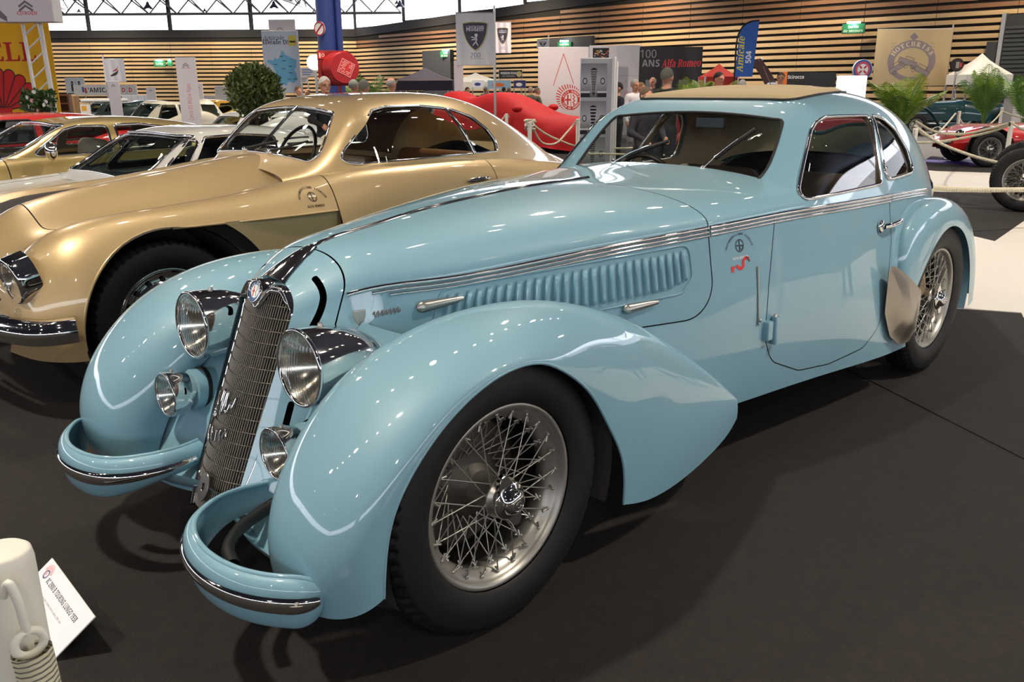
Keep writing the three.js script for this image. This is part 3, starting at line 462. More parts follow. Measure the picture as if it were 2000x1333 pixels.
  function lamp(name, label, r, len, tail, pos, s) {
    const L = grp(name, car); L.userData.label = label; L.position.set(pos[0], pos[1], pos[2] * s);
    const lz = p => lathe(p, 48).rotateX(Math.PI / 2);
    const shell = surf(36, 48, (u, v) => { const a = v * Math.PI * 2, t = u, rad = r * 1.06 * Math.sqrt(Math.max(0, 1 - (t * .98) ** 2.1)) * (1 + .03 * Math.sin(Math.PI * t)), drop = tail * t * t; return [t * len, rad * Math.sin(a) - drop * (1), rad * Math.cos(a) * (1 - .1 * t)]; });
    part('shell', shell, M.chrome, L, 'chrome lamp shell');
    part('lens_ring', toFront(new THREE.TorusGeometry(r * 1.02, r * .06, 10, 56)), M.chrome, L);
    part('lens', toFront(planar(lz([[0, r * .2], [r * .4, r * .17], [r * .75, r * .09], [r * .98, 0]]), 1 / (2 * r))), M.lens, L, 'ribbed glass lens');
    part('reflector', toFront(lz([[0, -r * .75], [r * .3, -r * .68], [r * .62, -r * .45], [r * .85, -r * .2], [r * .97, -.002]])), M.reflector, L);
    part('bulb', toFront(lz([[0, -r * .05], [r * .12, -r * .12], [r * .15, -r * .25], [r * .06, -r * .4], [r * .06, -r * .7]])), M.glass, L);
    part('screw', rod([len * .25, r * 1.0, 0], [len * .25, r * 1.12, 0], r * .09, r * .07, 10), M.silver, L);
    return L;
  }
  for (const s of [1, -1]) {
    const h = lamp('headlamp', s > 0 ? 'large chrome headlamp beside the near fender' : 'large chrome headlamp on the far side of the grille', .098, .27, .02, [-.305, .70, .302], s); h.rotation.z = -.03;
    part('lamp_foot', rod([-.16, .64, .30 * s], [-.12, .55, .31 * s], .035, .05, 14), M.blue, car);
    const f = lamp('fog_lamp', s > 0 ? 'small chrome fog lamp next to the near fender' : 'small chrome fog lamp on the far catwalk', .066, .105, 0, [-.405, .497, .318], s);
    part('fog_lamp_base', rod([-.325, .495, .318 * s], [-.24, .48, .318 * s], .062, .066, 28), M.blue, car); part('fog_lamp_gasket', rod([-.297, .492, .318 * s], [-.285, .49, .318 * s], .067, .067, 28), M.black, car);
  }
  // ---- bumpers: hollow curved blades with a chrome strip
  for (const s of [1, -1]) {
    const b = grp('bumper', car); b.userData.label = s > 0 ? 'near pale blue curved bumper with chrome strip' : 'far pale blue curved bumper with chrome strip';
    const P = [[-.37, .337, .204], [-.44, .335, .188], [-.52, .332, .198], [-.60, .328, .25], [-.645, .324, .345], [-.655, .322, .45], [-.637, .320, .545], [-.598, .320, .625], [-.55, .320, .68], [-.52, .320, .705]].map(p => [p[0], p[1], p[2] * s]);
    const pr = path3(P), hgt = u => lerp(.034, .041, sstep(0, .25, u));
    const low = u => lerp(1.1, 2.1, sstep(.12, .45, u));
    const frame = u => { const a = pr(Math.max(0, u - 2e-3)), c = pr(Math.min(1, u + 2e-3)), t = V(c[0] - a[0], 0, c[2] - a[2]).normalize(); return V(-t.z, 0, t.x).multiplyScalar(s); };
    const blade = (inset, lo, hi, nu, nv) => surf(nu, nv, (u, v) => { const p = pr(u), n = frame(u), h = hgt(u), ph = lerp(lo, hi, v), end = u > .9 ? Math.sqrt(Math.max(0, 1 - ((u - .9) / .1) ** 2)) : 1, out = (.026 * Math.cos(ph) - inset) ; return [p[0] + n.x * out * end, p[1] + h * (ph < 0 ? low(u) : 1) * Math.sin(ph) * end, p[2] + n.z * out * end]; });
    part('blade', blade(0, -1.45, 1.5, 120, 24), M.blue, b); part('blade_inside', blade(.012, -1.4, 1.45, 120, 16), M.blueIn, b);
    part('blade_edge', tube(Array.from({ length: 60 }, (_, k) => { const u = k / 59, p = pr(u), n = frame(u), h = hgt(u), end = u > .9 ? Math.sqrt(Math.max(0, 1 - ((u - .9) / .1) ** 2)) : 1; return [p[0] - n.x * .004, p[1] + h * end, p[2] - n.z * .004]; }), .0065, 8, false, 140), M.blue, b);
    part('chrome_strip', surf(120, 10, (u, v) => { const U = lerp(.05, .985, u), p = pr(U), n = frame(U), ph = lerp(-.42, .14, v), end = U > .9 ? Math.sqrt(Math.max(0, 1 - ((U - .9) / .1) ** 2)) : 1, e = Math.sin(Math.PI * v) * .008 + .0015; return [p[0] + n.x * (.026 * Math.cos(ph) * end + e), p[1] + hgt(U) * (ph < 0 ? low(U) : 1) * Math.sin(ph) * end, p[2] + n.z * (.026 * Math.cos(ph) * end + e)]; }), M.chrome, b, 'chrome rubbing strip');
    part('bracket', tube([[-.36, .31, .22], [-.42, .305, .235], [-.50, .30, .27], [-.56, .295, .33], [-.585, .29, .40]].map(p => [p[0], p[1], p[2] * s]), .017, 10, false, 30), M.black, b, 'black tubular bumper bracket');
  }
  // ---- chrome mouldings
  const bodyTop = (X, off) => { const p = bodyAt(X, 0); return [p[0], p[1] + off, p[2]]; };
  { const pts = []; for (let k = 0; k <= 40; k++) pts.push(bodyTop(lerp(-.075, 1.2, k / 40), .001)); part('hood_strip', sweep(path3(pts), [[-.009, -.004], [-.008, .002], [-.003, .006], [.003, .006], [.008, .002], [.009, -.004]], 60), M.chrome, car, 'chrome strip along the hood centre'); }
  for (const s of [1, -1]) for (const [x0, x1, dy, r] of [[-.05, 1.115, 0, .0075], [.02, 1.115, -.014, .0055], [.07, 1.115, -.026, .0045], [1.122, 2.42, 0, .0075], [1.122, 2.42, -.014, .0055], [1.122, 2.42, -.026, .0045], [2.427, 2.9, 0, .0065], [2.427, 2.9, -.013, .005], [2.427, 2.9, -.024, .004]]) {
    const pts = []; for (let k = 0; k <= 40; k++) { const X = lerp(x0, x1, k / 40), p = dy ? sideAt(X, yb(X) + dy) : bodyAt(X, .5); pts.push([p[0], p[1], (p[2] + .001) * s]); }
    part('belt_moulding', tube(pts, r, 6, false, 60), M.chrome, car, 'thin chrome belt moulding');
  }
  // ---- louvres
  { const lv = grp('louvre_panel', car); lv.userData.label = 'row of pressed louvres on the near hood side';
    const top = X => lerp(.832, .886, (X - .22) / .8), H = X => .155;
    const nrm = X => { const a = sideAt(X, .8), b = sideAt(X + .01, .8), c = sideAt(X, .79); return V(b[0] - a[0], b[1] - a[1], b[2] - a[2]).cross(V(c[0] - a[0], c[1] - a[1], c[2] - a[2])).normalize(); };
    for (const s of [1, -1]) for (let k = 0; k < 27; k++) {
      const X = lerp(.25, 1.0, k / 26), n = nrm(X); if (n.z < 0) n.negate(); const yt = top(X) - .018, ybm = top(X) - H(X) + .016 + .02 * sstep(22, 26, k) * ((k - 22) / 4), w = .0118;
      const g = surf(14, 12, (u, v) => { const y = lerp(yt, ybm, u), q = sideAt(X + (v - .5) * 2 * w, y), endT = Math.min(1, u * 12), endB = Math.sqrt(clamp((1 - u) * 9)), bul = .015 * Math.sin(Math.PI * v ** .7) * Math.min(endT, endB); return [q[0] + n.x * bul, q[1], q[2] + n.z * bul + .0005]; });
      part('louvre', s > 0 ? g : mirrorZ(g), M.blue, s > 0 ? lv : lv);
    }
    for (const s of [1, -1]) { const out = []; const c = [[.215, top(.215)], [1.025, top(1.025)], [1.03, top(1.03) - .11], [.98, top(1) - H(1) - .004], [.215, top(.215) - H(0)]]; for (const [x, y] of densify(roundedOutline(c, .035, 6), .04)) { const p = sideAt(x, y); out.push([p[0], p[1], (p[2] + .001) * s]); } part('louvre_border', tube(out, .004, 6, true, 200), M.blue, lv); }
  }
  function densify(pts, d) { const o = []; pts.forEach((p, i) => { const q = pts[(i + 1) % pts.length], n = Math.max(1, Math.ceil(Math.hypot(q[0] - p[0], q[1] - p[1]) / d)); for (let k = 0; k < n; k++) o.push([lerp(p[0], q[0], k / n), lerp(p[1], q[1], k / n)]); }); return o; }
  // ---- hood catches: teardrop handles
  for (const s of [1, -1]) for (const [X, y, L] of [[.15, .79, .13], [.765, .70, .115]]) {
    const p = sideAt(X, y), q = sideAt(X + L, y + .012); part('hood_catch', surf(24, 16, (u, v) => { const a = v * Math.PI * 2, r = .017 * Math.sqrt(Math.max(0, 1 - Math.abs(u * 1.0 - .13) ** 1 / (u < .13 ? .13 : .87) ** 1 * (u < .13 ? Math.abs(u - .13) / .13 : .82))); return [lerp(p[0], q[0], u), lerp(p[1], q[1], u) + r * Math.sin(a), (lerp(p[2], q[2], u) + .012 + r * .8 * Math.cos(a)) * s]; }), M.silver, car, 'silver teardrop hood catch');
  }
  // ---- door hardware and emblems
  const pin = (X, y, off) => { const p = sideAt(X, y); return [p[0], p[1], p[2] + off]; };
  for (const s of [1, -1]) {
    const S = a => a.map(p => [p[0], p[1], p[2] * s]);
    const h = grp('door_handle', car); part('grip', tube(S([pin(2.30, .812, .02), pin(2.34, .814, .03), pin(2.39, .816, .032), pin(2.44, .818, .03), pin(2.475, .82, .024)]), .0125, 8, false, 30), M.chrome, h); part('escutcheon', new THREE.SphereGeometry(.026, 16, 12).scale(1, 1.1, .5).translate(...S([pin(2.30, .812, .008)])[0]), M.chrome, h);
    part('door_hinge', rbox(.04, .075, .03, .008, ...S([pin(1.40, .53, .006)])[0]), M.blue, car); part('hinge_pin', rod(S([pin(1.435, .475, .016)])[0], S([pin(1.432, .58, .016)])[0], .014, .013, 12), M.blue, car); part('hinge_tip', rod(S([pin(1.432, .575, .016)])[0], S([pin(1.432, .59, .016)])[0], .009, .006, 10), M.silver, car);
    part('side_rod', rod(S([pin(1.345, .56, .006)])[0], S([pin(1.35, .775, .006)])[0], .0035, .0035, 8), M.silver, car, 'thin silver rod on the body side'); part('rod_knob', new THREE.SphereGeometry(.008, 10, 8).translate(...S([pin(1.346, .58, .008)])[0]), M.silver, car);
  }
  // decals
  const decal = (w, h, tex, X, y, name, label) => { const g = surf(12, 8, (u, v) => { const p = sideAt(X + (u - .5) * w, y + (v - .5) * h); return [p[0], p[1], p[2] + .0015]; }); part(name, g, new THREE.MeshStandardMaterial({ map: tex, transparent: true, alphaTest: .3, roughness: .4, side: THREE.DoubleSide }), car, label); };
  decal(.17, .12, canvasTex(512, 360, (x, w, h) => { x.clearRect(0, 0, w, h); x.fillStyle = '#22333a'; x.textAlign = 'center'; x.font = 'bold 34px sans-serif'; const s = 'AUTOMOBILISMO STORICO'; for (let i = 0; i < s.length; i++) { x.save(); x.translate(256, 300); x.rotate((i - 10) * .115); x.fillText(s[i], 0, -215); x.restore(); } x.beginPath(); x.arc(256, 195, 62, 0, 7); x.lineWidth = 9; x.strokeStyle = '#22333a'; x.stroke(); x.fillRect(245, 140, 14, 110); x.fillRect(206, 188, 96, 14); x.beginPath(); x.arc(282, 215, 22, 0, 7); x.stroke(); x.font = 'bold 40px sans-serif'; x.fillStyle = '#e9eef0'; x.fillText('ALFA ROMEO', 256, 335); }), 1.262, .862, 'club_decal', 'small printed club emblem');
  decal(.11, .055, canvasTex(256, 128, (x) => { x.clearRect(0, 0, 256, 128); x.lineWidth = 26; x.strokeStyle = '#d8221f'; x.beginPath(); x.arc(120, 60, 44, .2, 2.9); x.stroke(); x.beginPath(); x.arc(196, 66, 40, 2.6, 5.6); x.stroke(); x.strokeStyle = '#5a1a1a'; x.lineWidth = 16; x.beginPath(); x.arc(196, 66, 40, 4.6, 6.2); x.stroke(); x.fillStyle = '#d8221f'; x.fillRect(6, 78, 30, 46); x.fillRect(36, 78, 14, 20); }), 1.262, .795, 'anniversary_decal', 'red anniversary mark');
  // name script and small shield behind the nose
  { const sc = []; for (let k = 0; k <= 40; k++) { const t = k / 40, p = sideAt(.035 + .075 * t, .785 + .008 * Math.sin(t * 44) + .006 * t); sc.push([p[0], p[1], p[2] + .002]); } part('side_script', tube(sc, .0018, 5, false, 160), M.steel, car, 'small metal script on the hood side'); const p = sideAt(.0, .782), sh = new THREE.Shape(); sh.moveTo(-.016, .018); sh.lineTo(.016, .018); sh.quadraticCurveTo(.018, -.006, 0, -.024); sh.quadraticCurveTo(-.018, -.006, -.016, .018); const m = part('shield', new THREE.ExtrudeGeometry(sh, { depth: .003, bevelEnabled: true, bevelSize: .002, bevelThickness: .001, bevelSegments: 2 }), M.silver, car, 'small metal shield emblem'); m.position.set(p[0], p[1], p[2] + .001); m.rotation.y = -.28; }
  // ---- wipers and mirror
  const wsAt = (z, y, off = .012) => { let a = 1.57, b = 2.1; for (let k = 0; k < 30; k++) { const X = (a + b) / 2; let l = 0, h = 1; for (let i = 0; i < 30; i++) { const m = (l + h) / 2; cab(X, m)[0] < Math.abs(z) ? l = m : h = m; } cab(X, l)[1] < y ? a = X : b = X; } let l = 0, h = 1; for (let i = 0; i < 30; i++) { const m = (l + h) / 2; cab(a, m)[0] < Math.abs(z) ? l = m : h = m; } return cabAt(a, l * Math.sign(z || 1), off); };
  for (const [z0, y0, z1, y1, zb0, yb0] of [[.22, 1.062, .305, 1.165, .21, 1.10], [-.24, 1.062, -.09, 1.125, -.2, 1.09]]) {
    const w = grp('wiper', car); const a = wsAt(z0, y0, .012), b = wsAt(z1, y1, .03); part('arm', tube([a, wsAt(lerp(z0, z1, .5), lerp(y0, y1, .5), .028), b], .004, 6, false, 12), M.chrome, w); part('pivot', new THREE.SphereGeometry(.012, 12, 10).translate(...a), M.chrome, w);
    part('blade', tube([wsAt(lerp(z0, z1, .35), lerp(y0, y1, .35), .016), wsAt(lerp(z0, z1, .8), lerp(y0, y1, .8), .018), wsAt(lerp(z0, z1, 1.45), lerp(y0, y1, 1.45), .016)], .0085, 6, false, 16), M.black, w, 'black wiper blade');
  }
  part('mirror', rbox(.02, .055, .15, .009, 2.05, 1.235, 0), mat(0x55585a, .3, .6), car, 'small rear view mirror');
  // ---- interior
  M.leather = mat(0x5a4a3a, .6);
  const seat = grp('seats', car); for (const z of [.3, -.3]) { part('seat_cushion', rbox(.5, .16, .5, .06, 2.25, .52, z), M.leather, seat); const bk = part('seat_back', rbox(.16, .48, .5, .07, 0, .24, 0), M.leather, seat); bk.position.set(2.52, .52, z); bk.rotation.z = -.2; }
  part('rear_shelf', rbox(.7, .05, 1.0, .02, 3.05, .88, 0), mat(0x6a5a48, .9), car); part('dashboard', rbox(.14, .16, 1.0, .05, 1.86, .92, 0), M.leather, car);
  const sw = part('steering_wheel', new THREE.TorusGeometry(.19, .011, 8, 40), mat(0x2b2119, .4), car); sw.position.set(2.05, .9, -.32); sw.rotation.y = Math.PI / 2; sw.rotation.x = 0; sw.rotation.order = 'YXZ'; sw.rotation.x = -.35;
  for (const s of [1, -1]) { part('door_card', surf(20, 10, (u, v) => { const X = lerp(1.6, 3.0, u), p = sideAt(X, lerp(yb(X) - .01, .4, v)); return [p[0], p[1], (p[2] - .05) * s]; }), mat(0x8a765e, .8), car); }
  // tail lamp
  for (const s of [1, -1]) { part('tail_lamp', new THREE.SphereGeometry(.045, 20, 14).scale(1.3, .9, .8).translate(3.70, .42, .66 * s), M.chrome, car, 'chrome tail lamp housing'); part('tail_lens', new THREE.SphereGeometry(.034, 16, 12).scale(.8, .9, .8).translate(3.745, .42, .66 * s), mat(0x8a1010, .2), car); }
}
// ------------------------------------------------------------------ other closed cars: one builder, own sections for each
// stations: [x, yCentre, zValley, yValley, zCrown, yCrown, zSide, ySide, zSill, ySill]
function makeCar(cfg) {
  const car = thing(cfg.name, cfg.label, 'car', cfg.pos, cfg.turn ?? 0, cfg.group), col = cfg.paint, res = cfg.res ?? 1, st = cfg.stations;
  const cols = spl(st), X0 = st[0][0], X1 = st[st.length - 1][0], cache = new Map();
  const secAt = X => {
    const k = X.toFixed(5); if (cache.has(k)) return cache.get(k);
    const [yc, zv, yv, zf, yf, zm, ym, zs, ys] = cols(X), h = [[zs, ys], [zm, ym], [zf, yf], [zv, yv]], full = [...h.map(p => [-p[0], p[1]]), [0, yc], ...h.reverse()];
    let s = 0; const rows = full.map((p, i) => { if (i) s += Math.hypot(p[0] - full[i - 1][0], p[1] - full[i - 1][1]); return [s, ...p]; }); rows.forEach(r => r[0] = r[0] / s * 2 - 1);
    const f = spl(rows); cache.set(k, f); return f;
  };
  const bodyAt = (X, v) => { const [z, y] = secAt(X)(v); return [X, y, z]; };
  const nose = X => X;
  const arches = cfg.arches, archIn = p => Math.max(...arches.map(([x, y, r]) => r - Math.hypot(p[0] - x, (p[1] - y))));
  const cab = cfg.cabin, R = cab && spl(cab.rows), C = cab && ((X, v) => { const [yr, w, b, n0] = R(X), n = Math.max(1.8, n0), h = Math.max(.01, yr - b), ph = (1 - v) * Math.PI / 2, c = Math.max(0, Math.cos(ph)), q = Math.sin(ph), r = (c ** n + q ** n) ** (-1 / n), t = r * q; return [(w - (cab.tumble ?? .4) * h * t) * r * c, b + h * t]; });
  const cabAt = (X, v, off = 0) => { const s = v < 0 ? -1 : 1, a = Math.abs(v), [z, y] = C(X, a); if (!off) return [X, y, s * z]; const e = 1e-3, a1 = Math.min(.999, a), [z0, y0] = C(X, Math.max(0, a1 - e)), [z1, y1] = C(X, a1 + e), [z2, y2] = C(X - e, a1), [z3, y3] = C(X + e, a1), n = V(0, y1 - y0, z1 - z0).cross(V(2 * e, y3 - y2, z3 - z2)).normalize(); if (n.y < 0) n.negate(); return [X + n.x * off, y + n.y * off, s * (z + n.z * off)]; };
  const hood = cfg.hood && polyIn(roundedOutline(cfg.hood, .08)), door = cfg.doors?.map(d => polyIn(roundedOutline(d, .05))) ?? [], gap = cfg.gap ?? .003;
  const bubY = (X, z) => { let l = 0, h = 1; for (let k = 0; k < 22; k++) { const m = (l + h) / 2; C(X, m)[0] < z ? l = m : h = m; } return C(X, l)[1]; };
  const cabCut = cab ? p => p[0] > cab.rows[0][0] && p[0] < cab.open[1] && Math.abs(p[2]) < C(p[0], 1)[0] ? p[1] - bubY(p[0], Math.abs(p[2])) : 1 : () => 1;
  const lz = spl(st.map(r => [r[0], r[5] * .72])), top = (p) => Math.abs(p[2]) < lz(p[0]);
  const under = cfg.recess ? p => (p[0] > cfg.recess[0] && p[0] < cfg.recess[1] ? p[1] - cfg.recess[2] : 1) : () => 1;
  part('body', surf(Math.round(240 * res), Math.round(150 * res), (u, v) => bodyAt(lerp(X0, X1, u), v * 2 - 1), (p, u, v) => {
    let f = Math.min(cabCut(p), 1);
    if (Math.abs(p[2]) > .45) f = Math.min(f, -archIn(p), under(p));
    if (hood && top(p)) f = Math.min(f, -hood(p[0], p[2]) - gap);
    if (!top(p)) for (const d of door) f = Math.min(f, -d(p[0], p[1]) - gap);
    return f;
  }), col, car, cfg.bodyLabel);
  if (hood) part('hood', surf(Math.round(140 * res), Math.round(110 * res), (u, v) => { const xs = cfg.hood.map(p => p[0]); return bodyAt(lerp(Math.min(...xs) - .02, Math.max(...xs) + .02, u), (v * 2 - 1) * .75); }, p => top(p) ? hood(p[0], p[2]) - gap : -1), col, car);
  cfg.doors?.forEach((d, i) => { const xs = d.map(p => p[0]), g = surf(Math.round(90 * res), Math.round(70 * res), (u, v) => bodyAt(lerp(Math.min(...xs) - .02, Math.max(...xs) + .02, u), lerp(.3, 1, v)), p => !top(p) ? Math.min(door[i](p[0], p[1]) - gap, -archIn(p), cabCut(p)) : -1); part('door', g, col, car); part('door', mirrorZ(g), col, car); });
  part('inner_shell', surf(50, 40, (u, v) => { const p = bodyAt(lerp(X0 + .15, X1 - .15, u), v * 2 - 1); return [p[0], p[1] - .02, p[2] * .88]; }, p => Math.min(cab ? Math.max(cab.open[0] - p[0], p[0] - cab.open[1], R(p[0])[2] - .1 - p[1]) : 1, Math.abs(p[2]) > .4 ? -archIn(p) - .02 : 1)), M.darkIn, car);
  if (cfg.recess) { const g = surf(50, 24, (u, v) => { const X = lerp(cfg.recess[0] - .2, cfg.recess[1] + .02, u), y = lerp(cfg.recess[2] + .02, .25, v); return [X, y, cfg.recess[3] - .01 * v]; }, p => Math.min(.52 < 0 ? 1 : Math.hypot(p[0] - arches[0][0], p[1] - arches[0][1] + .04) - .53, cfg.recess[2] + .004 - p[1])); part('lower_panel', g, col, car); part('lower_panel', mirrorZ(g), col, car); }
  for (const [x, y, r] of arches) for (const s of [1, -1]) { part('wheel_well', surf(30, 8, (u, v) => { const a = lerp(-.3, Math.PI + .3, u); return [x + (r + .004) * Math.cos(a), y + (r + .004) * Math.sin(a), lerp(.4, cfg.wellOut ?? .8, v) * s]; }), M.darkIn, car); part('wheel_well', new THREE.CircleGeometry(r + .02, 28).translate(x, y, .42 * s), M.darkIn, car); }
  if (cab) {
    const ws = cab.ws, wsIn = p => { if (p[0] > ws.xMax) return -1; const z = Math.abs(p[2]), a = p[1] - (ws.base[0] + (ws.base[1] - ws.base[0]) * (z / ws.hw[0]) ** 2), b = ws.top[0] + (ws.top[1] - ws.top[0]) * (z / ws.hw[1]) ** 2 - p[1], w = lerp(ws.hw[0], ws.hw[1], clamp((p[1] - ws.base[1]) / (ws.top[1] - ws.base[1]))) - z, r = .05, c = Math.max(r - Math.min(a, b), 0), d = Math.max(r - w, 0); return Math.min(a, b, w, r - Math.hypot(c, d)); };
    const sw = cab.side.map(p => polyIn(roundedOutline(p, cab.round ?? .06, 8))), sideIn = p => Math.abs(p[2]) > .3 ? Math.max(...sw.map(f => f(p[0], p[1]))) : -1, rw = cab.rear ? polyIn(cab.rear, .08) : () => -1, xa = cab.rows[0][0], xb = cab.rows[cab.rows.length - 1][0];
    part('roof', surf(Math.round(170 * res), Math.round(130 * res), (u, v) => { const w = v * 2 - 1, p = cabAt(lerp(xa, xb, u), clamp(w * 1.015, -1, 1)); if (Math.abs(w) > .986) p[1] -= .035; return p; }, p => Math.min(-wsIn(p), -sideIn(p), -rw(p[0], p[2]))), cab.roofPaint ?? col, car);
    part('headlining', surf(50, 40, (u, v) => cabAt(lerp(cab.open[0] + .3, cab.open[1] - .1, u), (v * 2 - 1) * .98, -.02), p => Math.min(-wsIn(p), -sideIn(p), -rw(p[0], p[2]))), cab.lining ?? M.lining, car);
    part('windscreen', surf(36, 40, (u, v) => cabAt(lerp(xa, ws.xMax, u), (v * 2 - 1) * .92, -.006), p => wsIn(p) + .004), cab.glass ?? M.glass, car);
    const g = surf(70, 40, (u, v) => { const xs = cab.side.flat().map(p => p[0]); return cabAt(lerp(Math.min(...xs) - .03, Math.max(...xs) + .03, u), lerp(.15, 1, v), -.006); }, p => sideIn(p) + .004); part('side_window', g, cab.glass ?? M.glass, car); part('side_window', mirrorZ(g), cab.glass ?? M.glass, car);
    if (cab.rear) part('rear_window', surf(24, 24, (u, v) => { const xs = cab.rear.map(p => p[0]); return cabAt(lerp(Math.min(...xs) - .03, Math.max(...xs) + .03, u), (v * 2 - 1) * .9, -.004); }, p => rw(p[0], p[2]) + .003), cab.glass ?? M.glass, car);
    const onCab = (x, y, off) => { let a = 0, b = 1; for (let k = 0; k < 36; k++) { const m = (a + b) / 2; C(x, m)[1] > y ? a = m : b = m; } return cabAt(x, a, off); };
    for (const s of [1, -1]) for (const poly of cab.side) { const o = roundedOutline(poly, cab.round ?? .06, 8).map(([x, y]) => onCab(x, y, .002)).map(p => [p[0], p[1], p[2] * s]); part('window_frame', tube(o, cab.frameR ?? .009, 6, true, o.length * 2), cab.frame ?? M.chrome, car); }
    const zAt = (X, z) => { let l = 0, h = 1; for (let k = 0; k < 30; k++) { const m = (l + h) / 2; C(X, m)[0] < Math.abs(z) ? l = m : h = m; } return l; };
    const wsAt = (z, y, off = .004) => { let a = xa, b = ws.xMax; for (let k = 0; k < 30; k++) { const m = (a + b) / 2; C(m, zAt(m, z))[1] < y ? a = m : b = m; } return cabAt(a, zAt(a, z) * Math.sign(z || 1), off); };
    const o = [], bz = ws.hw[0] - .03, tz = ws.hw[1] - .03, by = z => ws.base[0] + (ws.base[1] - ws.base[0]) * (z / ws.hw[0]) ** 2, ty = z => ws.top[0] + (ws.top[1] - ws.top[0]) * (z / ws.hw[1]) ** 2;
    for (let k = 0; k <= 14; k++) { const z = lerp(-tz, tz, k / 14); o.push(wsAt(z, ty(z))); } o.push(wsAt(ws.hw[1] - .004, lerp(ty(tz), by(bz), .12)), wsAt(ws.hw[0] - .004, lerp(ty(tz), by(bz), .85))); for (let k = 0; k <= 14; k++) { const z = lerp(bz, -bz, k / 14); o.push(wsAt(z, by(z))); } o.push(wsAt(-ws.hw[0] + .004, lerp(ty(tz), by(bz), .85)), wsAt(-ws.hw[1] + .004, lerp(ty(tz), by(bz), .12)));
    part('windscreen_frame', tube(o, cab.frameR ?? .009, 6, true, 140), cab.frame ?? M.chrome, car);
    if (ws.split) { const q = []; for (let k = 0; k <= 8; k++) q.push(wsAt(.0005, lerp(by(0), ty(0), k / 8), .006)); part('windscreen_bar', tube(q, .009, 6, false, 20), M.chrome, car); }
    car.userDataFns = { wsAt, onCab, cabAt };
    if (cab.seats) { for (const [x, z, w, h, m] of cab.seats) { part('seat_cushion', rbox(.5, .18, w, .07, x - .22, cab.seatY ?? .5, z), m, car); const b = part('seat_back', rbox(.16, h, w, .07, 0, h / 2, 0), m, car); b.position.set(x, cab.seatY ?? .5, z); b.rotation.z = -.22; } part('dashboard', rbox(.16, .14, 1.1, .05, cab.open[0] + .24, R(cab.open[0] + .24)[2] - .06, 0), M.black, car); }
  }
  const f = car.userDataFns; delete car.userDataFns;
  return { car, bodyAt, secAt, fns: f };
}
// pressed steel wheel with a ring of holes, their shade painted as black discs; axle along z, outer face +z
function discWheelGeo(R, rimR, w, holes = 16) {
  const lat = (p, n = 56) => lathe(p, n).rotateX(Math.PI / 2), G = {};
  G.tyre = tyreGeo(R, rimR, w, 56); G.rim = lat([[rimR - .004, .05], [rimR + .004, .058], [rimR - .005, .066], [rimR - .016, .06], [rimR - .022, .03], [rimR - .05, .012], [rimR - .07, .02], [rimR - .105, .04], [rimR * .42, .05], [rimR * .4, .058], [rimR * .36, .085], [rimR * .2, .1], [0, .104]]);
  const h = []; for (let k = 0; k < holes; k++) { const a = k / holes * Math.PI * 2, r = rimR - .062; h.push(new THREE.CircleGeometry(.0125, 14).translate(r * Math.cos(a), r * Math.sin(a), .0205)); } G.holes = h; return G;
}
function discWheel(parent, G, x, y, z, metal = M.chrome) {
  const g = grp('wheel', parent); part('tyre', G.tyre, M.rubber, g); part('rim', G.rim, metal, g); for (const h of G.holes) part('hole', h, M.black, g); g.position.set(x, y, z); if (z < 0) g.rotation.y = Math.PI; return g;
}
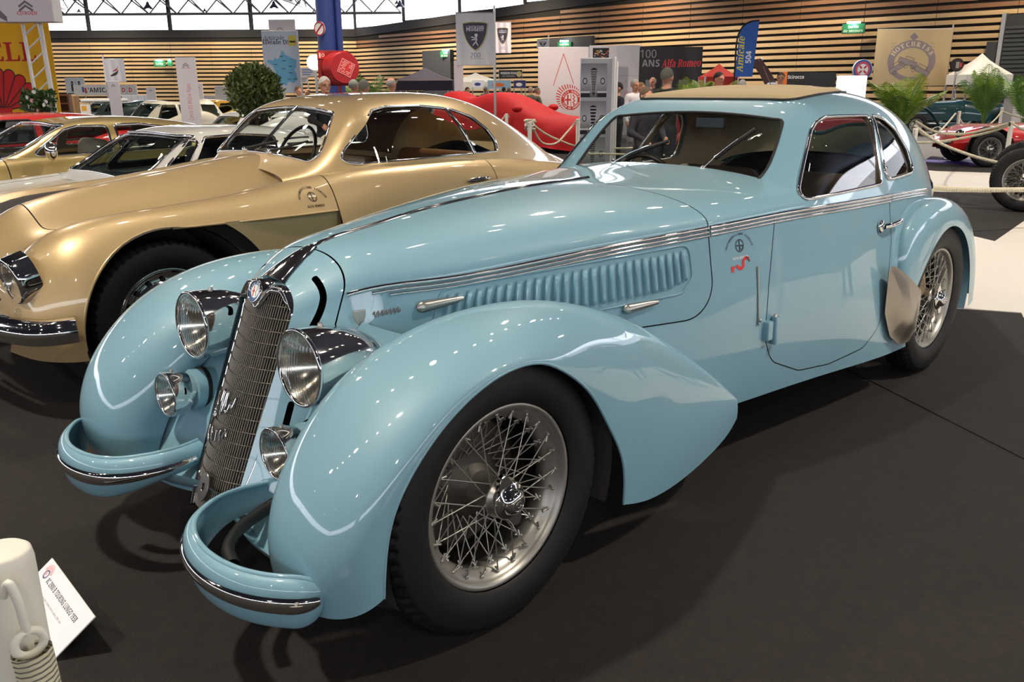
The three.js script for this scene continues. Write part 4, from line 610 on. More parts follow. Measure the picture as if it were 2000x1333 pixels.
// ---- gold coupe beside the blue car
M.gold = new THREE.MeshPhysicalMaterial({ color: 0xc4aa7c, metalness: .38, roughness: .38, clearcoat: 1, clearcoatRoughness: .04, side: THREE.DoubleSide });
{
  const gp = makeCar({
    name: 'gold_coupe', label: 'metallic gold fifties coupe parked beside the pale blue coupe', pos: [.223, 0, -2.45], paint: M.gold, bodyLabel: 'metallic gold body with flowing fenders',
    stations: [
      [-.64, .44, .25, .43, .50, .42, .60, .36, .56, .30], [-.61, .56, .32, .53, .60, .54, .70, .42, .67, .29], [-.56, .68, .345, .62, .64, .665, .775, .47, .76, .28], [-.46, .80, .355, .715, .665, .775, .838, .52, .83, .27], [-.3, .872, .365, .76, .685, .835, .872, .57, .865, .27], [0, .925, .385, .778, .70, .868, .89, .62, .88, .27], [.3, .962, .42, .81, .71, .888, .885, .72, .87, .27], [.7, 1.015, .48, .892, .715, .93, .878, .77, .86, .26], [1.0, 1.045, .56, .94, .74, .962, .872, .77, .85, .25], [1.5, 1.05, .63, .985, .77, .965, .868, .76, .84, .24], [2.0, 1.05, .63, .985, .765, .96, .865, .74, .84, .24], [2.4, 1.04, .56, .955, .745, .93, .90, .74, .88, .25], [2.75, 1.02, .50, .90, .74, .90, .90, .70, .88, .26], [3.2, .95, .42, .83, .70, .84, .865, .6, .84, .27], [3.7, .74, .33, .68, .58, .67, .74, .5, .7, .3], [3.95, .5, .2, .48, .38, .47, .48, .42, .45, .36]],
    arches: [[0, .367, .425], [2.56, .367, .44]], wellOut: .84, recess: [.0, .885, .79, .852],
    hood: [[-.345, -.30], [-.345, .30], [.1, .385], [.6, .455], [.98, .50], [1.0, .3], [1.0, -.3], [.98, -.5], [.6, -.455], [.1, -.385]], doors: [[[.89, 1.2], [.885, .8], [.90, .32], [2.02, .31], [2.06, .8], [2.02, 1.2]]],
    cabin: { rows: [[.80, .975, .48, .915, 2.1], [.87, 1.012, .53, .928, 2.1], [.95, 1.062, .59, .943, 2.6], [1.08, 1.168, .67, .964, 5.2], [1.2, 1.268, .71, .978, 6.5], [1.3, 1.322, .735, .985, 5], [1.45, 1.352, .745, .988, 4], [1.75, 1.366, .75, .99, 3.6], [2.05, 1.36, .74, .965, 3.3], [2.35, 1.31, .69, .925, 3], [2.7, 1.18, .60, .86, 2.6], [3.0, 1.04, .48, .80, 2.4], [3.35, .88, .3, .74, 2.2]], open: [.92, 2.5], tumble: .42,
      ws: { xMax: 1.42, base: [1.04, 1.008], top: [1.282, 1.25], hw: [.545, .455], split: true }, side: [[[1.0, .993], [2.2, 1.008], [2.21, 1.06], [2.17, 1.14], [2.08, 1.215], [1.93, 1.265], [1.7, 1.288], [1.45, 1.286], [1.34, 1.268]]], round: .06, frameR: .008, rear: [[2.45, -.34], [2.85, -.28], [2.85, .28], [2.45, .34]], lining: mat(0x5d4227, .85),
      seats: [[1.75, .33, .6, .46, (M.tan = mat(0x7a4e25, .55))], [1.75, -.33, .6, .46, M.tan], [2.35, 0, 1.15, .48, M.tan]], seatY: .5 },
  });
  const car = gp.car, DW = discWheelGeo(.367, .235, .17);
  for (const x of [0, 2.56]) for (const s of [1, -1]) discWheel(car, DW, x, .367, s * .69);
  // divider in the side window, door handle, emblem, wipers, lamps, bumper
  for (const s of [1, -1]) { const q = [[1.90, 1.265], [1.93, 1.14], [1.965, 1.005]].map(([x, y]) => gp.fns.onCab(x, y, .004)).map(p => [p[0], p[1], p[2] * s]); part('window_divider', tube(q, .01, 6, false, 12), M.chrome, car); }
  const sideZ = (X, y) => { let a = .3, b = 1; const f = gp.secAt(X); for (let k = 0; k < 36; k++) { const m = (a + b) / 2; f(m)[1] > y ? a = m : b = m; } return f(a)[0]; };
  for (const s of [1, -1]) part('door_handle', surf(20, 12, (u, v) => { const a = v * Math.PI * 2, r = .021 * Math.sqrt(Math.max(0, 1 - (2 * u - 1) ** 2)), X = lerp(1.79, 1.98, u); return [X, .865 + r * .8 * Math.sin(a) + .006 * u, (sideZ(X, .86) + .014 + r * .7 * Math.cos(a)) * s]; }), M.chrome, car, 'chrome door handle');
  for (const s of [1, -1]) { const y0 = .785, q = []; for (let k = 0; k <= 20; k++) { const X = lerp(.03, .88, k / 20); q.push([X, y0 + .002, (sideZ(X, y0 + .004) - .004) * s]); } part('fender_edge', tube(q, .007, 6, false, 40), M.gold, car); const r = []; for (let k = 0; k <= 40; k++) { const a = lerp(Math.PI + .12, Math.PI / 2 - .05, k / 40), X = .425 * Math.cos(a), y = .367 + .425 * Math.sin(a); r.push([X, y, (sideZ(X, Math.max(y, .29)) - .006) * s]); } part('arch_lip', tube(r, .008, 6, false, 70), M.gold, car); }
  { const t = canvasTex(256, 200, x => { x.clearRect(0, 0, 256, 200); x.fillStyle = '#3d3224'; x.textAlign = 'center'; x.font = 'bold 20px sans-serif'; const s = 'AUTOMOBILISMO STORICO'; for (let i = 0; i < s.length; i++) { x.save(); x.translate(128, 150); x.rotate((i - 10) * .12); x.fillText(s[i], 0, -112); x.restore(); } x.lineWidth = 6; x.strokeStyle = '#3d3224'; x.beginPath(); x.arc(128, 100, 32, 0, 7); x.stroke(); x.fillStyle = '#e8e2d0'; x.fillRect(96, 90, 64, 12); x.fillStyle = '#3d3224'; x.fillRect(120, 70, 8, 60); x.font = 'bold 24px sans-serif'; x.fillText('ALFA ROMEO', 128, 175); });
    part('club_decal', surf(8, 6, (u, v) => { const X = .76 + (u - .5) * .17, y = .865 + (v - .5) * .13; return [X, y, sideZ(X, y) + .003]; }), new THREE.MeshStandardMaterial({ map: t, alphaTest: .3, transparent: true, roughness: .4 }), car, 'small printed club emblem'); }
  for (const [z0, y0, z1, y1] of [[.18, 1.035, .43, 1.10], [-.1, 1.04, .16, 1.09]]) { const w = grp('wiper', car); part('arm', tube([gp.fns.wsAt(z0, y0, .02), gp.fns.wsAt(z1, y1, .02)], .006, 6, false, 6), M.black, w); part('pivot', new THREE.SphereGeometry(.018, 12, 8).translate(...gp.fns.wsAt(z0, y0, .015)), M.chrome, w); }
  part('steering_wheel', new THREE.TorusGeometry(.2, .011, 8, 36).rotateY(Math.PI / 2).rotateZ(-.5).translate(1.38, .98, -.33), mat(0x2a1d12, .4), car);
  for (const s of [1, -1]) {
    const L = grp('headlamp', car); L.userData.label = s > 0 ? 'near chrome ringed headlamp' : 'far chrome ringed headlamp'; L.position.set(-.585, .625, .655 * s); L.rotation.y = s * .06; L.rotation.z = .2; const r = .088;
    const front = g => g.rotateX(Math.PI / 2).rotateY(-Math.PI / 2);
    part('ring', front(lathe([[r - .004, .03], [r + .004, .038], [r + .016, .03], [r + .02, 0], [r + .024, -.05]], 40)), M.chrome, L); part('lens', front(lathe([[0, .055], [r * .5, .05], [r * .85, .04], [r, .03]], 32)), M.lens, L); part('reflector', front(lathe([[0, -.06], [r * .5, -.045], [r * .9, 0], [r, .028]], 32)), M.reflector, L);
    const F = grp('fog_lamp', car); F.position.set(-.625, .545, .33 * s); F.rotation.z = .2; const q = .055; part('ring', front(lathe([[q - .003, .03], [q + .004, .036], [q + .012, .026], [q + .014, -.06]], 32)), M.chrome, F); part('lens', front(lathe([[0, .05], [q * .6, .045], [q, .03]], 28)), M.lens, F); part('reflector', front(lathe([[0, -.03], [q * .9, .01], [q, .028]], 28)), M.reflector, F);
    // body-colour rim round the lamp recess
    part('intake_shade', surf(30, 8, (u, v) => { const a = u, z = lerp(.12, .60, a), x = -.665 + .06 * a * a, y = lerp(.535, .475, v) - .02 * a; return [x + .01, y, z * s]; }), M.black, car, 'air intake opening drawn as a black face of shade, with chrome edge'); part('intake_trim', tube([.1, .25, .4, .52, .61].map(z => [-.68 + .06 * ((z - .12) / .48) ** 2, .468 - .02 * (z / .6), z * s]), .012, 8, false, 30), M.chrome, car); part('marker_lamp', new THREE.SphereGeometry(.026, 16, 12).translate(-.60, .485, .665 * s), M.glass, car);  // intake is not cut open: a black face carries the shade inside it
  }
  { const bp = path3([[-.46, .425, .885], [-.55, .422, .855], [-.64, .42, .73], [-.70, .418, .45], [-.725, .417, .15], [-.725, .417, -.15], [-.70, .418, -.45], [-.64, .42, -.73], [-.55, .422, -.855], [-.46, .425, -.885]]), b = grp('bumper', car); b.userData.label = 'chrome front bumper with raised ribs';
    part('bar', sweep(bp, [[-.015, .055], [.012, .052], [.028, .042], [.022, .03], [.036, .018], [.04, 0], [.036, -.018], [.022, -.03], [.028, -.042], [.012, -.052], [-.015, -.055]].map(p => [-p[0], p[1]]).map(p => [p[0], p[1]]), 90), M.chrome, b); }
}
// ------------------------------------------------------------------ stands behind: places given as a sight line of the photograph and a distance ahead
const TP = Math.tan(43.397 * Math.PI / 360), camR = new THREE.Vector3(), camU = new THREE.Vector3(), camF = new THREE.Vector3();
camera.updateMatrixWorld(); camera.matrixWorld.extractBasis(camR, camU, camF); camF.negate();
const FH = V(FX, 0, FZ);
function place(px, py, dep) { const d = camF.clone().addScaledVector(camR, (px - 1000) / 666.5 * TP).addScaledVector(camU, -(py - 666.5) / 666.5 * TP); return CAM.clone().addScaledVector(d, dep / d.dot(FH)); }
const span = (pxs, dep) => pxs / 1747 * dep;
// ---- further cars on the left
M.whitePaint = paint(0xd9d8d2, { roughness: .4 }); M.redPaint = paint(0xc01414, { roughness: .4 }); M.beigeGold = new THREE.MeshPhysicalMaterial({ color: 0xb09a62, metalness: .45, roughness: .34, clearcoat: 1, clearcoatRoughness: .05, side: THREE.DoubleSide }); M.dimGlass = pane(0xb9c4bf); M.yellowPaint = paint(0xd9a21a);
const lowCoupe = (o) => makeCar({ res: .6, gap: .004, arches: [[0, .3, .35], [2.35, .3, .35]], wellOut: .76, ...o });
const white = lowCoupe({
  name: 'sports_coupe', label: 'white low sports coupe with slatted rear pillar behind the gold coupe', pos: [.12, 0, -4.42], paint: M.whitePaint,
  stations: [[-.82, .42, .3, .42, .55, .40, .66, .36, .6, .3], [-.7, .56, .34, .55, .6, .53, .74, .42, .7, .24], [-.4, .655, .38, .65, .66, .64, .81, .48, .79, .2], [0, .70, .4, .70, .68, .70, .83, .52, .81, .2], [.5, .74, .43, .74, .70, .735, .83, .54, .81, .2], [.9, .77, .45, .77, .71, .76, .83, .56, .81, .19], [1.6, .79, .45, .79, .72, .775, .83, .56, .81, .18], [2.3, .84, .45, .84, .71, .80, .83, .58, .81, .2], [2.8, .83, .42, .82, .67, .78, .79, .56, .77, .24], [3.2, .74, .36, .73, .6, .71, .72, .52, .7, .3]],
  hood: [[-.6, -.42], [-.6, .42], [.8, .52], [.8, -.52]], doors: [[[.78, 1], [.74, .3], [1.75, .28], [1.8, 1]]],
  cabin: { rows: [[.72, .755, .64, .74, 2.2], [.82, .80, .67, .75, 2.8], [1.0, .92, .69, .76, 4], [1.2, 1.045, .70, .768, 6], [1.35, 1.098, .705, .772, 5], [1.7, 1.122, .71, .78, 4], [2.1, 1.105, .70, .79, 3.6], [2.5, 1.02, .67, .80, 3.2], [2.85, .90, .6, .79, 2.6], [3.0, .82, .55, .77, 2.2]], open: [.86, 2.3], tumble: .42, ws: { xMax: 1.36, base: [.81, .79], top: [1.072, 1.06], hw: [.62, .54] }, side: [[[.98, .80], [1.18, .82], [1.36, 1.03], [1.30, 1.04]], [[1.22, .82], [1.92, .835], [1.98, 1.04], [1.72, 1.06], [1.42, 1.05]]], round: .02, frameR: .011, lining: M.black, seats: [[1.72, .33, .5, .6, M.black], [1.72, -.33, .5, .6, M.black]], seatY: .34, glass: M.dimGlass },
});
for (const s of [1, -1]) for (let k = 0; k < 6; k++) { const y = .835 + k * .036, q = [[2.06, y], [2.26 + .01 * k, y]].map(([x, yy]) => white.fns.onCab(x, yy, .004)); part('pillar_slat', rod([q[0][0], q[0][1], q[0][2] * s], [q[1][0], q[1][1], q[1][2] * s], .0105, .0105, 6), M.black, white.car, 'black air slat on the rear pillar'); }
const DW2 = discWheelGeo(.3, .18, .17, 10); for (const x of [0, 2.35]) for (const s of [1, -1]) discWheel(white.car, DW2, x, .3, s * .68, M.silver);
const sedan = lowCoupe({
  name: 'fastback_saloon', label: 'beige gold fastback saloon between the white sports coupe and the red hatchback', pos: [-.02, 0, -6.35], paint: M.beigeGold, arches: [[0, .3, .34], [2.8, .3, .34]],
  stations: [[-.85, .45, .3, .45, .6, .43, .7, .38, .66, .3], [-.6, .66, .4, .66, .68, .63, .8, .46, .78, .22], [0, .76, .42, .76, .72, .74, .86, .52, .84, .2], [.6, .83, .44, .83, .74, .81, .87, .55, .85, .2], [1.2, .86, .44, .86, .75, .83, .87, .56, .85, .2], [2.2, .87, .44, .87, .75, .84, .87, .56, .85, .2], [3.0, .83, .42, .83, .7, .80, .82, .54, .8, .22], [3.6, .68, .38, .68, .6, .66, .7, .5, .68, .3]],
  doors: [[[.72, 1], [.7, .3], [1.55, .28], [1.6, 1]], [[1.61, 1], [1.56, .28], [2.35, .3], [2.45, 1]]],
  cabin: { rows: [[.62, .825, .64, .805, 2.2], [.75, .89, .67, .81, 2.8], [1.0, 1.02, .69, .82, 4], [1.2, 1.10, .70, .825, 6], [1.4, 1.14, .71, .83, 5], [1.8, 1.158, .71, .835, 4], [2.2, 1.13, .71, .84, 3.6], [2.7, 1.04, .68, .83, 3.2], [3.2, .90, .62, .80, 2.8], [3.5, .76, .56, .72, 2.4]], open: [.78, 2.7], tumble: .44, ws: { xMax: 1.32, base: [.868, .84], top: [1.108, 1.092], hw: [.60, .53] }, side: [[[.92, .862], [1.58, .868], [1.6, 1.082], [1.36, 1.088], [1.24, 1.062]], [[1.65, .868], [2.3, .88], [2.28, 1.03], [1.9, 1.09], [1.67, 1.088]]], round: .03, frameR: .012, lining: mat(0x6d6250, .9), seats: [[1.7, .36, .5, .55, (M.creamLeather = mat(0xb5a58a, .6))], [1.7, -.36, .5, .55, M.creamLeather], [2.45, 0, 1.2, .5, M.creamLeather]], seatY: .4 },
});
for (const x of [0, 2.8]) for (const s of [1, -1]) discWheel(sedan.car, DW2, x, .3, s * .7, M.silver);
{ const m = part('door_mirror', new THREE.SphereGeometry(.075, 18, 14).scale(.6, 1, 1).translate(1.02, .915, .88), M.chrome, sedan.car, 'round chrome door mirror'); part('mirror_stalk', rod([1.04, .84, .82], [1.02, .9, .87], .012, .012, 8), M.chrome, sedan.car); }
const redCar = lowCoupe({
  name: 'hatchback', label: 'red hatchback behind the beige gold saloon under the yellow banner', pos: [-.2, 0, -8.3], paint: M.redPaint, arches: [[0, .3, .34], [2.5, .3, .34]],
  stations: [[-.75, .45, .3, .45, .6, .43, .7, .38, .66, .3], [-.5, .68, .4, .68, .66, .65, .78, .46, .76, .22], [.2, .78, .42, .78, .70, .76, .82, .52, .8, .2], [.8, .84, .44, .84, .71, .82, .83, .55, .81, .2], [2.2, .88, .44, .88, .72, .86, .83, .56, .81, .2], [3.0, .87, .42, .87, .68, .84, .8, .54, .78, .22], [3.3, .6, .38, .6, .6, .58, .68, .48, .66, .3]],
  cabin: { rows: [[.7, .835, .64, .81, 2.2], [.85, .90, .67, .82, 2.8], [1.1, 1.03, .69, .83, 4], [1.35, 1.125, .70, .84, 6], [1.6, 1.15, .71, .85, 5], [2.2, 1.15, .71, .86, 4], [2.7, 1.09, .69, .86, 3.6], [3.1, .95, .64, .85, 3], [3.25, .86, .6, .83, 2.4]], open: [.86, 3.0], tumble: .44, ws: { xMax: 1.5, base: [.87, .85], top: [1.11, 1.095], hw: [.60, .53] }, side: [[[1.05, .872], [1.75, .88], [1.77, 1.09], [1.5, 1.09], [1.38, 1.06]], [[1.83, .88], [2.85, .90], [2.7, 1.02], [2.4, 1.085], [1.85, 1.09]]], round: .03, frameR: .012, frame: M.black, lining: mat(0x4a4640, .9), seats: [[1.7, .34, .48, .6, M.black], [1.7, -.34, .48, .6, M.black]], seatY: .4 },
});
for (const x of [0, 2.5]) for (const s of [1, -1]) discWheel(redCar.car, DW2, x, .3, s * .68, M.silver);
// far cars of the next stand
function farCar(name, label, px, py, dep, turn, paintM, h, roofM) {
  const p = place(px, py, dep), k = makeCar({ res: .3, name, label, pos: [p.x, 0, p.z], turn, paint: paintM, arches: [[0, .3, .34], [2.5, .3, .34]], wellOut: .7,
    stations: [[-.7, .5, .3, .5, .55, .48, .66, .42, .62, .3], [-.55, .72, .4, .72, .62, .7, .74, .48, .72, .22], [.7, .86, .42, .86, .66, .84, .78, .54, .76, .2], [3.0, .9, .42, .9, .66, .87, .78, .54, .76, .2], [3.3, .6, .38, .6, .56, .58, .66, .48, .64, .3]],
    cabin: { rows: [[.72, .86, .62, .83, 2.4], [.95, h * .8, .66, .85, 4], [1.15, h * .95, .67, .86, 6], [1.6, h, .68, .87, 5], [2.6, h, .68, .88, 5], [3.0, h * .93, .66, .88, 4], [3.2, .9, .62, .86, 3]], open: [.85, 3.0], tumble: .3, ws: { xMax: 1.5, base: [.92, .9], top: [h - .06, h - .08], hw: [.58, .53] }, side: [[[1.12, .92], [1.75, .92], [1.75, h - .1], [1.35, h - .1]], [[1.82, .92], [2.4, .92], [2.4, h - .1], [1.82, h - .1]], [[2.47, .92], [3.0, .92], [2.9, h - .12], [2.47, h - .1]]], round: .03, frameR: .012, frame: roofM ?? paintM, lining: M.white, roofPaint: roofM, glass: M.dimGlass, seats: [[1.8, .34, .48, .5, M.tan], [1.8, -.34, .48, .5, M.tan]], seatY: .45 } });
  for (const x of [0, 2.5]) for (const s of [1, -1]) discWheel(k.car, DW2, x, .3, s * .64, M.silver); k.car.scale.setScalar(.8); return k;
}
farCar('estate_car', 'cream white estate car far behind beside the tall white roll-up banner', 205, 230, 19, 0, paint(0xe6e0c8), 1.42);
farCar('yellow_hatchback', 'orange yellow small car far behind the bay bush', 345, 232, 24, 0, M.yellowPaint, 1.36);
const rally = farCar('rally_car', 'white car with a red stripe behind the white sports coupe roof', 352, 245, 15, 0, M.whitePaint, 1.22);
part('red_stripe', surf(6, 4, (u, v) => { const X = lerp(.1, .6, u); return [X, rally.secAt(X)(.15 + .1 * v)[1] + .004, rally.secAt(X)(.15 + .1 * v)[0]]; }), M.red, rally.car, 'red stripe');
farCar('dark_saloon', 'dark green car far behind the wooden shelf', 128, 228, 26, 0, paint(0x16302f), 1.3);
farCar('black_saloon', 'black car roof beside the dark purple tent', 772, 190, 22, .1, paint(0x101518), 1.32);
// ---- car under a red fitted cover
{
  const t = thing('covered_car', 'car hidden under a smooth red fitted cover behind the rope barrier', 'covered car', place(1085, 300, 19.2).setY(0), 0);
  const c = spl([[-.9, .42, .5, .56], [-.6, .66, .66, .74], [0, .76, .72, .84], [.7, .88, .76, .74], [1.1, 1.06, .70, .78], [1.5, 1.22, .64, .8], [2.1, 1.26, .64, .82], [2.8, 1.18, .64, .84], [3.28, 1.29, .6, .84], [3.48, 1.05, .6, .8], [3.6, .7, .5, .6]]);
  M.cover = new THREE.MeshPhysicalMaterial({ color: 0xc20a12, roughness: .75, sheen: .6, sheenColor: new THREE.Color(1, .25, .2), sheenRoughness: .5, side: THREE.DoubleSide });
  part('cover', surf(90, 70, (u, v) => { const X = lerp(-.9, 3.6, u), [h, tw, bw] = c(X), w = v * 2 - 1, ph = Math.abs(w) * Math.PI / 2 * 1.0, n = 4, r = (Math.cos(ph) ** n + Math.sin(ph) ** n) ** (-1 / n), y = h * r * Math.cos(ph), z = lerp(bw + .06, tw, clamp(y / h)) * r * Math.sin(ph), wr = .012 * Math.sin(X * 9 + y * 14) * (1 - y / h) + .01 * Math.sin(X * 23 - y * 6) * (1 - y / h) + .03 * Math.sin(X * 5) * sstep(.5, .1, y); return [X, Math.max(.1 + .05 * Math.sin(X * 2.2), y), Math.sign(w) * (z + wr)]; }), M.cover, t, 'red stretch cloth cover');
  for (const s of [1, -1]) { part('mirror_bulge', new THREE.SphereGeometry(.11, 16, 12).scale(1.1, .7, 1.2).translate(.98, .93, .80 * s), M.cover, t); for (const x of [.05, 2.6]) discWheel(t, DW2, x, .3, s * .58, M.silver); }
  t.rotation.y = 1.78; t.position.copy(place(1020, 300, 20.5).setY(0)).add(V(.28, 0, 1.32));
}
// ---- rope barriers
M.postWhite = mat(0xe4e1d3, .45); M.rope = new THREE.MeshStandardMaterial({ color: 0xd8cfb4, roughness: .9, bumpMap: texture(64, (x, y) => .5 + .5 * Math.sin((x * 2 + y * 2) * Math.PI * 2), 40, 1, false), bumpScale: .004 });
const postGeo = { pole: lathe([[0, .905], [.024, .905], [.029, .9], [.03, .89], [.03, .02], [.15, .016], [.16, .006], [.16, 0], [0, 0]], 24), hook: new THREE.TorusGeometry(.022, .005, 6, 16).translate(.045, .86, 0) };
function post(x, z, label) { const t = thing('barrier_post', label, 'post', [x, 0, z], 0, 'white rope barrier posts'); part('pole', postGeo.pole, M.postWhite, t); part('hook', postGeo.hook, M.silver, t); const h = part('hook', postGeo.hook, M.silver, t); h.rotation.y = Math.PI; return t; }
post(16.8, -3.75, 'white barrier post standing left of the red spider nose'); post(12.0, -1.5, 'white barrier post in front of the red spider rear'); { const p = place(1957, 213, 19.8); post(p.x, p.z, 'white barrier post farthest away beside the right palm'); } post(7.93, -6.73, 'white barrier post with rope knotted round its top before the red cover'); post(9.3, -6.98, 'white barrier post beside the grey picture tower'); post(10.57, -9.86, 'white barrier post behind the gold coupe tail before the red cover'); post(9.43, -5.07, 'white barrier post seen through the blue coupe windscreen'); post(9.25, -1.75, 'white barrier post just behind the blue coupe tail'); post(4.3, -6.9, 'white barrier post seen through the gold coupe windscreen'); post(4.6, -8.1, 'white barrier post farther behind the gold coupe windscreen');
function ropeThing(label, pts, r = .016) { solo('barrier_rope', tube(pts.map(p => p.isVector3 ? p : place(...p)), r, 8, false, 60), M.rope, label, 'rope', 'ropes of the barriers'); }
ropeThing('rope from the knotted post dipping to the picture tower post, lower strand', [[1038, 245, 13.6], [1058, 278, 13.9], [1085, 280, 14.3], [1108, 258, 14.7], [1126, 236, 15]]);
ropeThing('rope from the knotted post sloping right behind the picture tower', [[1038, 240, 13.6], [1060, 258, 13.9], [1095, 275, 14.5], [1130, 286, 15], [1200, 290, 15], [1330, 282, 13.3]]);
ropeThing('short rope end rising to the post behind the gold coupe tail', [[972, 244, 17], [980, 234, 17.2], [989, 224, 17.4]]);
{ const k = place(1035, 240, 13.55), pts = []; for (let i = 0; i < 46; i++) { const a = i * .62; pts.push(V(k.x + Math.cos(a) * (.075 + .02 * Math.sin(i * 1.7)), .86 + .05 * Math.sin(i * .45) - (i > 34 ? (i - 34) * .012 : 0), k.z + Math.sin(a) * (.075 + .02 * Math.cos(i * 1.3)))); } solo('rope_knot', tube(pts, .015, 7, false, 220), M.rope, 'knot of rope wound round the post before the red cover', 'rope'); }
ropeThing('rope sloping down to the right in front of the red spider wheel', [[1786, 246, 11.3], [1830, 277, 11], [1900, 305, 10.6], [1960, 320, 10.2], [2030, 331, 9.8]], .019);
ropeThing('thick level rope running right from the blue coupe tail', [[1700, 362, 7.4], [1800, 366, 8], [1900, 371, 8.3], [2060, 370, 8.6]], .024);
ropeThing('rope sagging from the coupe tail post to the spider post', [[1786, 236, 11.3], [1830, 258, 12], [1880, 262, 12.3], [1930, 252, 11.8], [1972, 241, 11.2]]);
ropeThing('second rope below it to the spider post', [[1786, 279, 11.3], [1840, 276, 12], [1890, 268, 12], [1940, 256, 11.7], [1972, 244, 11.2]]);
ropeThing('rope from the coupe tail post up to the post by the spider nose', [[1786, 238, 11.3], [1800, 260, 13], [1818, 266, 14], [1842, 250, 16], [1866, 222, 17.4]]);
ropeThing('rope dropping right from the post by the spider nose', [[1869, 222, 17.4], [1878, 238, 18], [1890, 248, 19]]);
ropeThing('far rope rising to the post beside the right palm', [[1893, 248, 18.6], [1925, 246, 19], [1945, 232, 19.5], [1956, 218, 19.7]]);
ropeThing('far rope dropping right from the post beside the right palm', [[1959, 218, 19.8], [1980, 226, 19.6], [2010, 232, 19.4]]);
ropeThing('rope running off right from the spider post', [[1976, 240, 11.2], [1995, 252, 11], [2030, 258, 10.6]]);
ropeThing('rope seen through the blue coupe windscreen, upper strand', [[1335, 236, 13.2], [1375, 262, 12.6], [1440, 300, 11.8]]);
ropeThing('rope seen through the blue coupe windscreen, lower strand', [[1150, 300, 14.6], [1240, 302, 14], [1330, 302, 13.2], [1400, 288, 12.6], [1440, 280, 12]]);
ropeThing('rope behind the gold coupe windscreen', [[608, 300, 8.6], [630, 270, 9], [655, 262, 9.4], [690, 300, 9.8]]);
// rope on the visitors' side, mirrored in the blue door
post(1.05, 2.75, 'white barrier post on the visitors side right of the photographer'); post(3.9, 2.6, 'white barrier post on the visitors side near the pale lane');
ropeThing('rope of the visitors side hanging between its two posts', [V(1.05, .86, 2.75), V(1.8, .66, 2.71), V(2.5, .60, 2.67), V(3.2, .67, 2.63), V(3.9, .86, 2.6)]);
// ---- foreground post with hanging rope end
{ const t = thing('barrier_post', 'large blurred white post with hook and rope in the bottom left corner', 'post', [-1.208, 0, 1.172], 0, 'white rope barrier posts');
  part('pole', lathe([[0, .905], [.026, .905], [.031, .901], [.033, .89], [.033, .02], [.16, .016], [.165, 0], [0, 0]], 40), M.postWhite, t);
  part('hook', tube([[-.01, .865, .03], [-.006, .885, .045], [-.002, .865, .05], [.0, .84, .049], [.002, .82, .047]], .005, 8, false, 30), M.postWhite, t); part('ring', new THREE.TorusGeometry(.015, .005, 8, 24).translate(.002, .808, .047), M.postWhite, t);
  solo('rope_end', tube([[-1.206, .80, 1.222], [-1.205, .775, 1.224], [-1.204, .68, 1.228], [-1.2, .5, 1.24], [-1.19, .3, 1.27]], .021, 12, false, 60), M.rope, 'whipped rope end hanging on the foreground post', 'rope'); }
// ---- information plate on the floor
{ const t = thing('info_sign', 'small white printed car sign in a clear acrylic stand on the floor', 'sign', [0, 0, 0]);
  const B = V(-.912, .002, .033), T = V(-.812, .105, .082), TL = V(-.79, .105, -.30), BL = B.clone().add(TL).sub(T);
  const tex = canvasTex(1024, 420, (x, w, h) => { x.fillStyle = '#f4f1f3'; x.fillRect(0, 0, w, h); x.fillStyle = '#222'; x.font = 'bold 66px sans-serif'; x.fillText('8C 2900 B TOURING LUNGO 1938', 190, 150, 700); x.font = '26px sans-serif'; x.fillStyle = '#444'; x.fillText('Moteur 8 cylindres en ligne, double arbre à cames, 2905 cm3', 120, 240, 640); x.fillText('Deux compresseurs', 120, 285, 400); x.fillText('180 ch à 5200 tr/mn', 120, 330, 400); x.save(); x.translate(118, 110); x.strokeStyle = '#d2605c'; x.lineWidth = 5; for (let k = -7; k <= 7; k++) { const a = -Math.PI / 2 + k * .17; x.beginPath(); x.moveTo(Math.cos(a) * 44, Math.sin(a) * 44); x.lineTo(Math.cos(a) * (74 + 18 * Math.cos(k * .2)), Math.sin(a) * (74 + 18 * Math.cos(k * .2))); x.stroke(); } x.fillStyle = '#5a4a66'; x.beginPath(); x.arc(0, 0, 40, 0, 7); x.fill(); x.fillStyle = '#eee'; x.beginPath(); x.arc(0, 0, 26, 0, 7); x.fill(); x.fillStyle = '#c22'; x.fillRect(-18, -4, 18, 8); x.fillRect(-13, -18, 8, 36); x.restore(); });
  const quad = (a, b, c, d, off) => { const n = b.clone().sub(a).cross(c.clone().sub(a)).normalize().multiplyScalar(off), g = new THREE.BufferGeometry(); g.setAttribute('position', new THREE.Float32BufferAttribute([a, b, c, d].flatMap(p => p.clone().add(n).toArray()), 3)); g.setAttribute('uv', new THREE.Float32BufferAttribute([0, 0, 1, 0, 1, 1, 0, 1], 2)); g.setIndex([0, 1, 2, 0, 2, 3]); g.computeVertexNormals(); return g; };
  const slab = (a, b, c, d, th) => merge([quad(a, b, c, d, 0), quad(a, b, c, d, th), ...[[a, b], [b, c], [c, d], [d, a]].map(([p, q]) => { const n = b.clone().sub(a).cross(c.clone().sub(a)).normalize().multiplyScalar(th); return quad(p, q, q.clone().add(n), p.clone().add(n), 0); })]);
  part('sheet', quad(BL, B, T, TL, .0035), new THREE.MeshStandardMaterial({ map: tex, roughness: .35, side: THREE.DoubleSide }), t, 'white printed sheet'); part('front_plate', slab(BL, B, T, TL, .003), M.white, t);
  const F = V(-.742, .002, .056), FL = V(-.735, .002, -.335), u = T.clone().lerp(B, .12), ul = TL.clone().lerp(BL, .12);
  part('back_plate', slab(u, F, FL, ul, .004), M.glass, t, 'clear acrylic back plate'); part('plate_edge', tube([u, F], .0025, 6, false, 4), M.glass, t); }
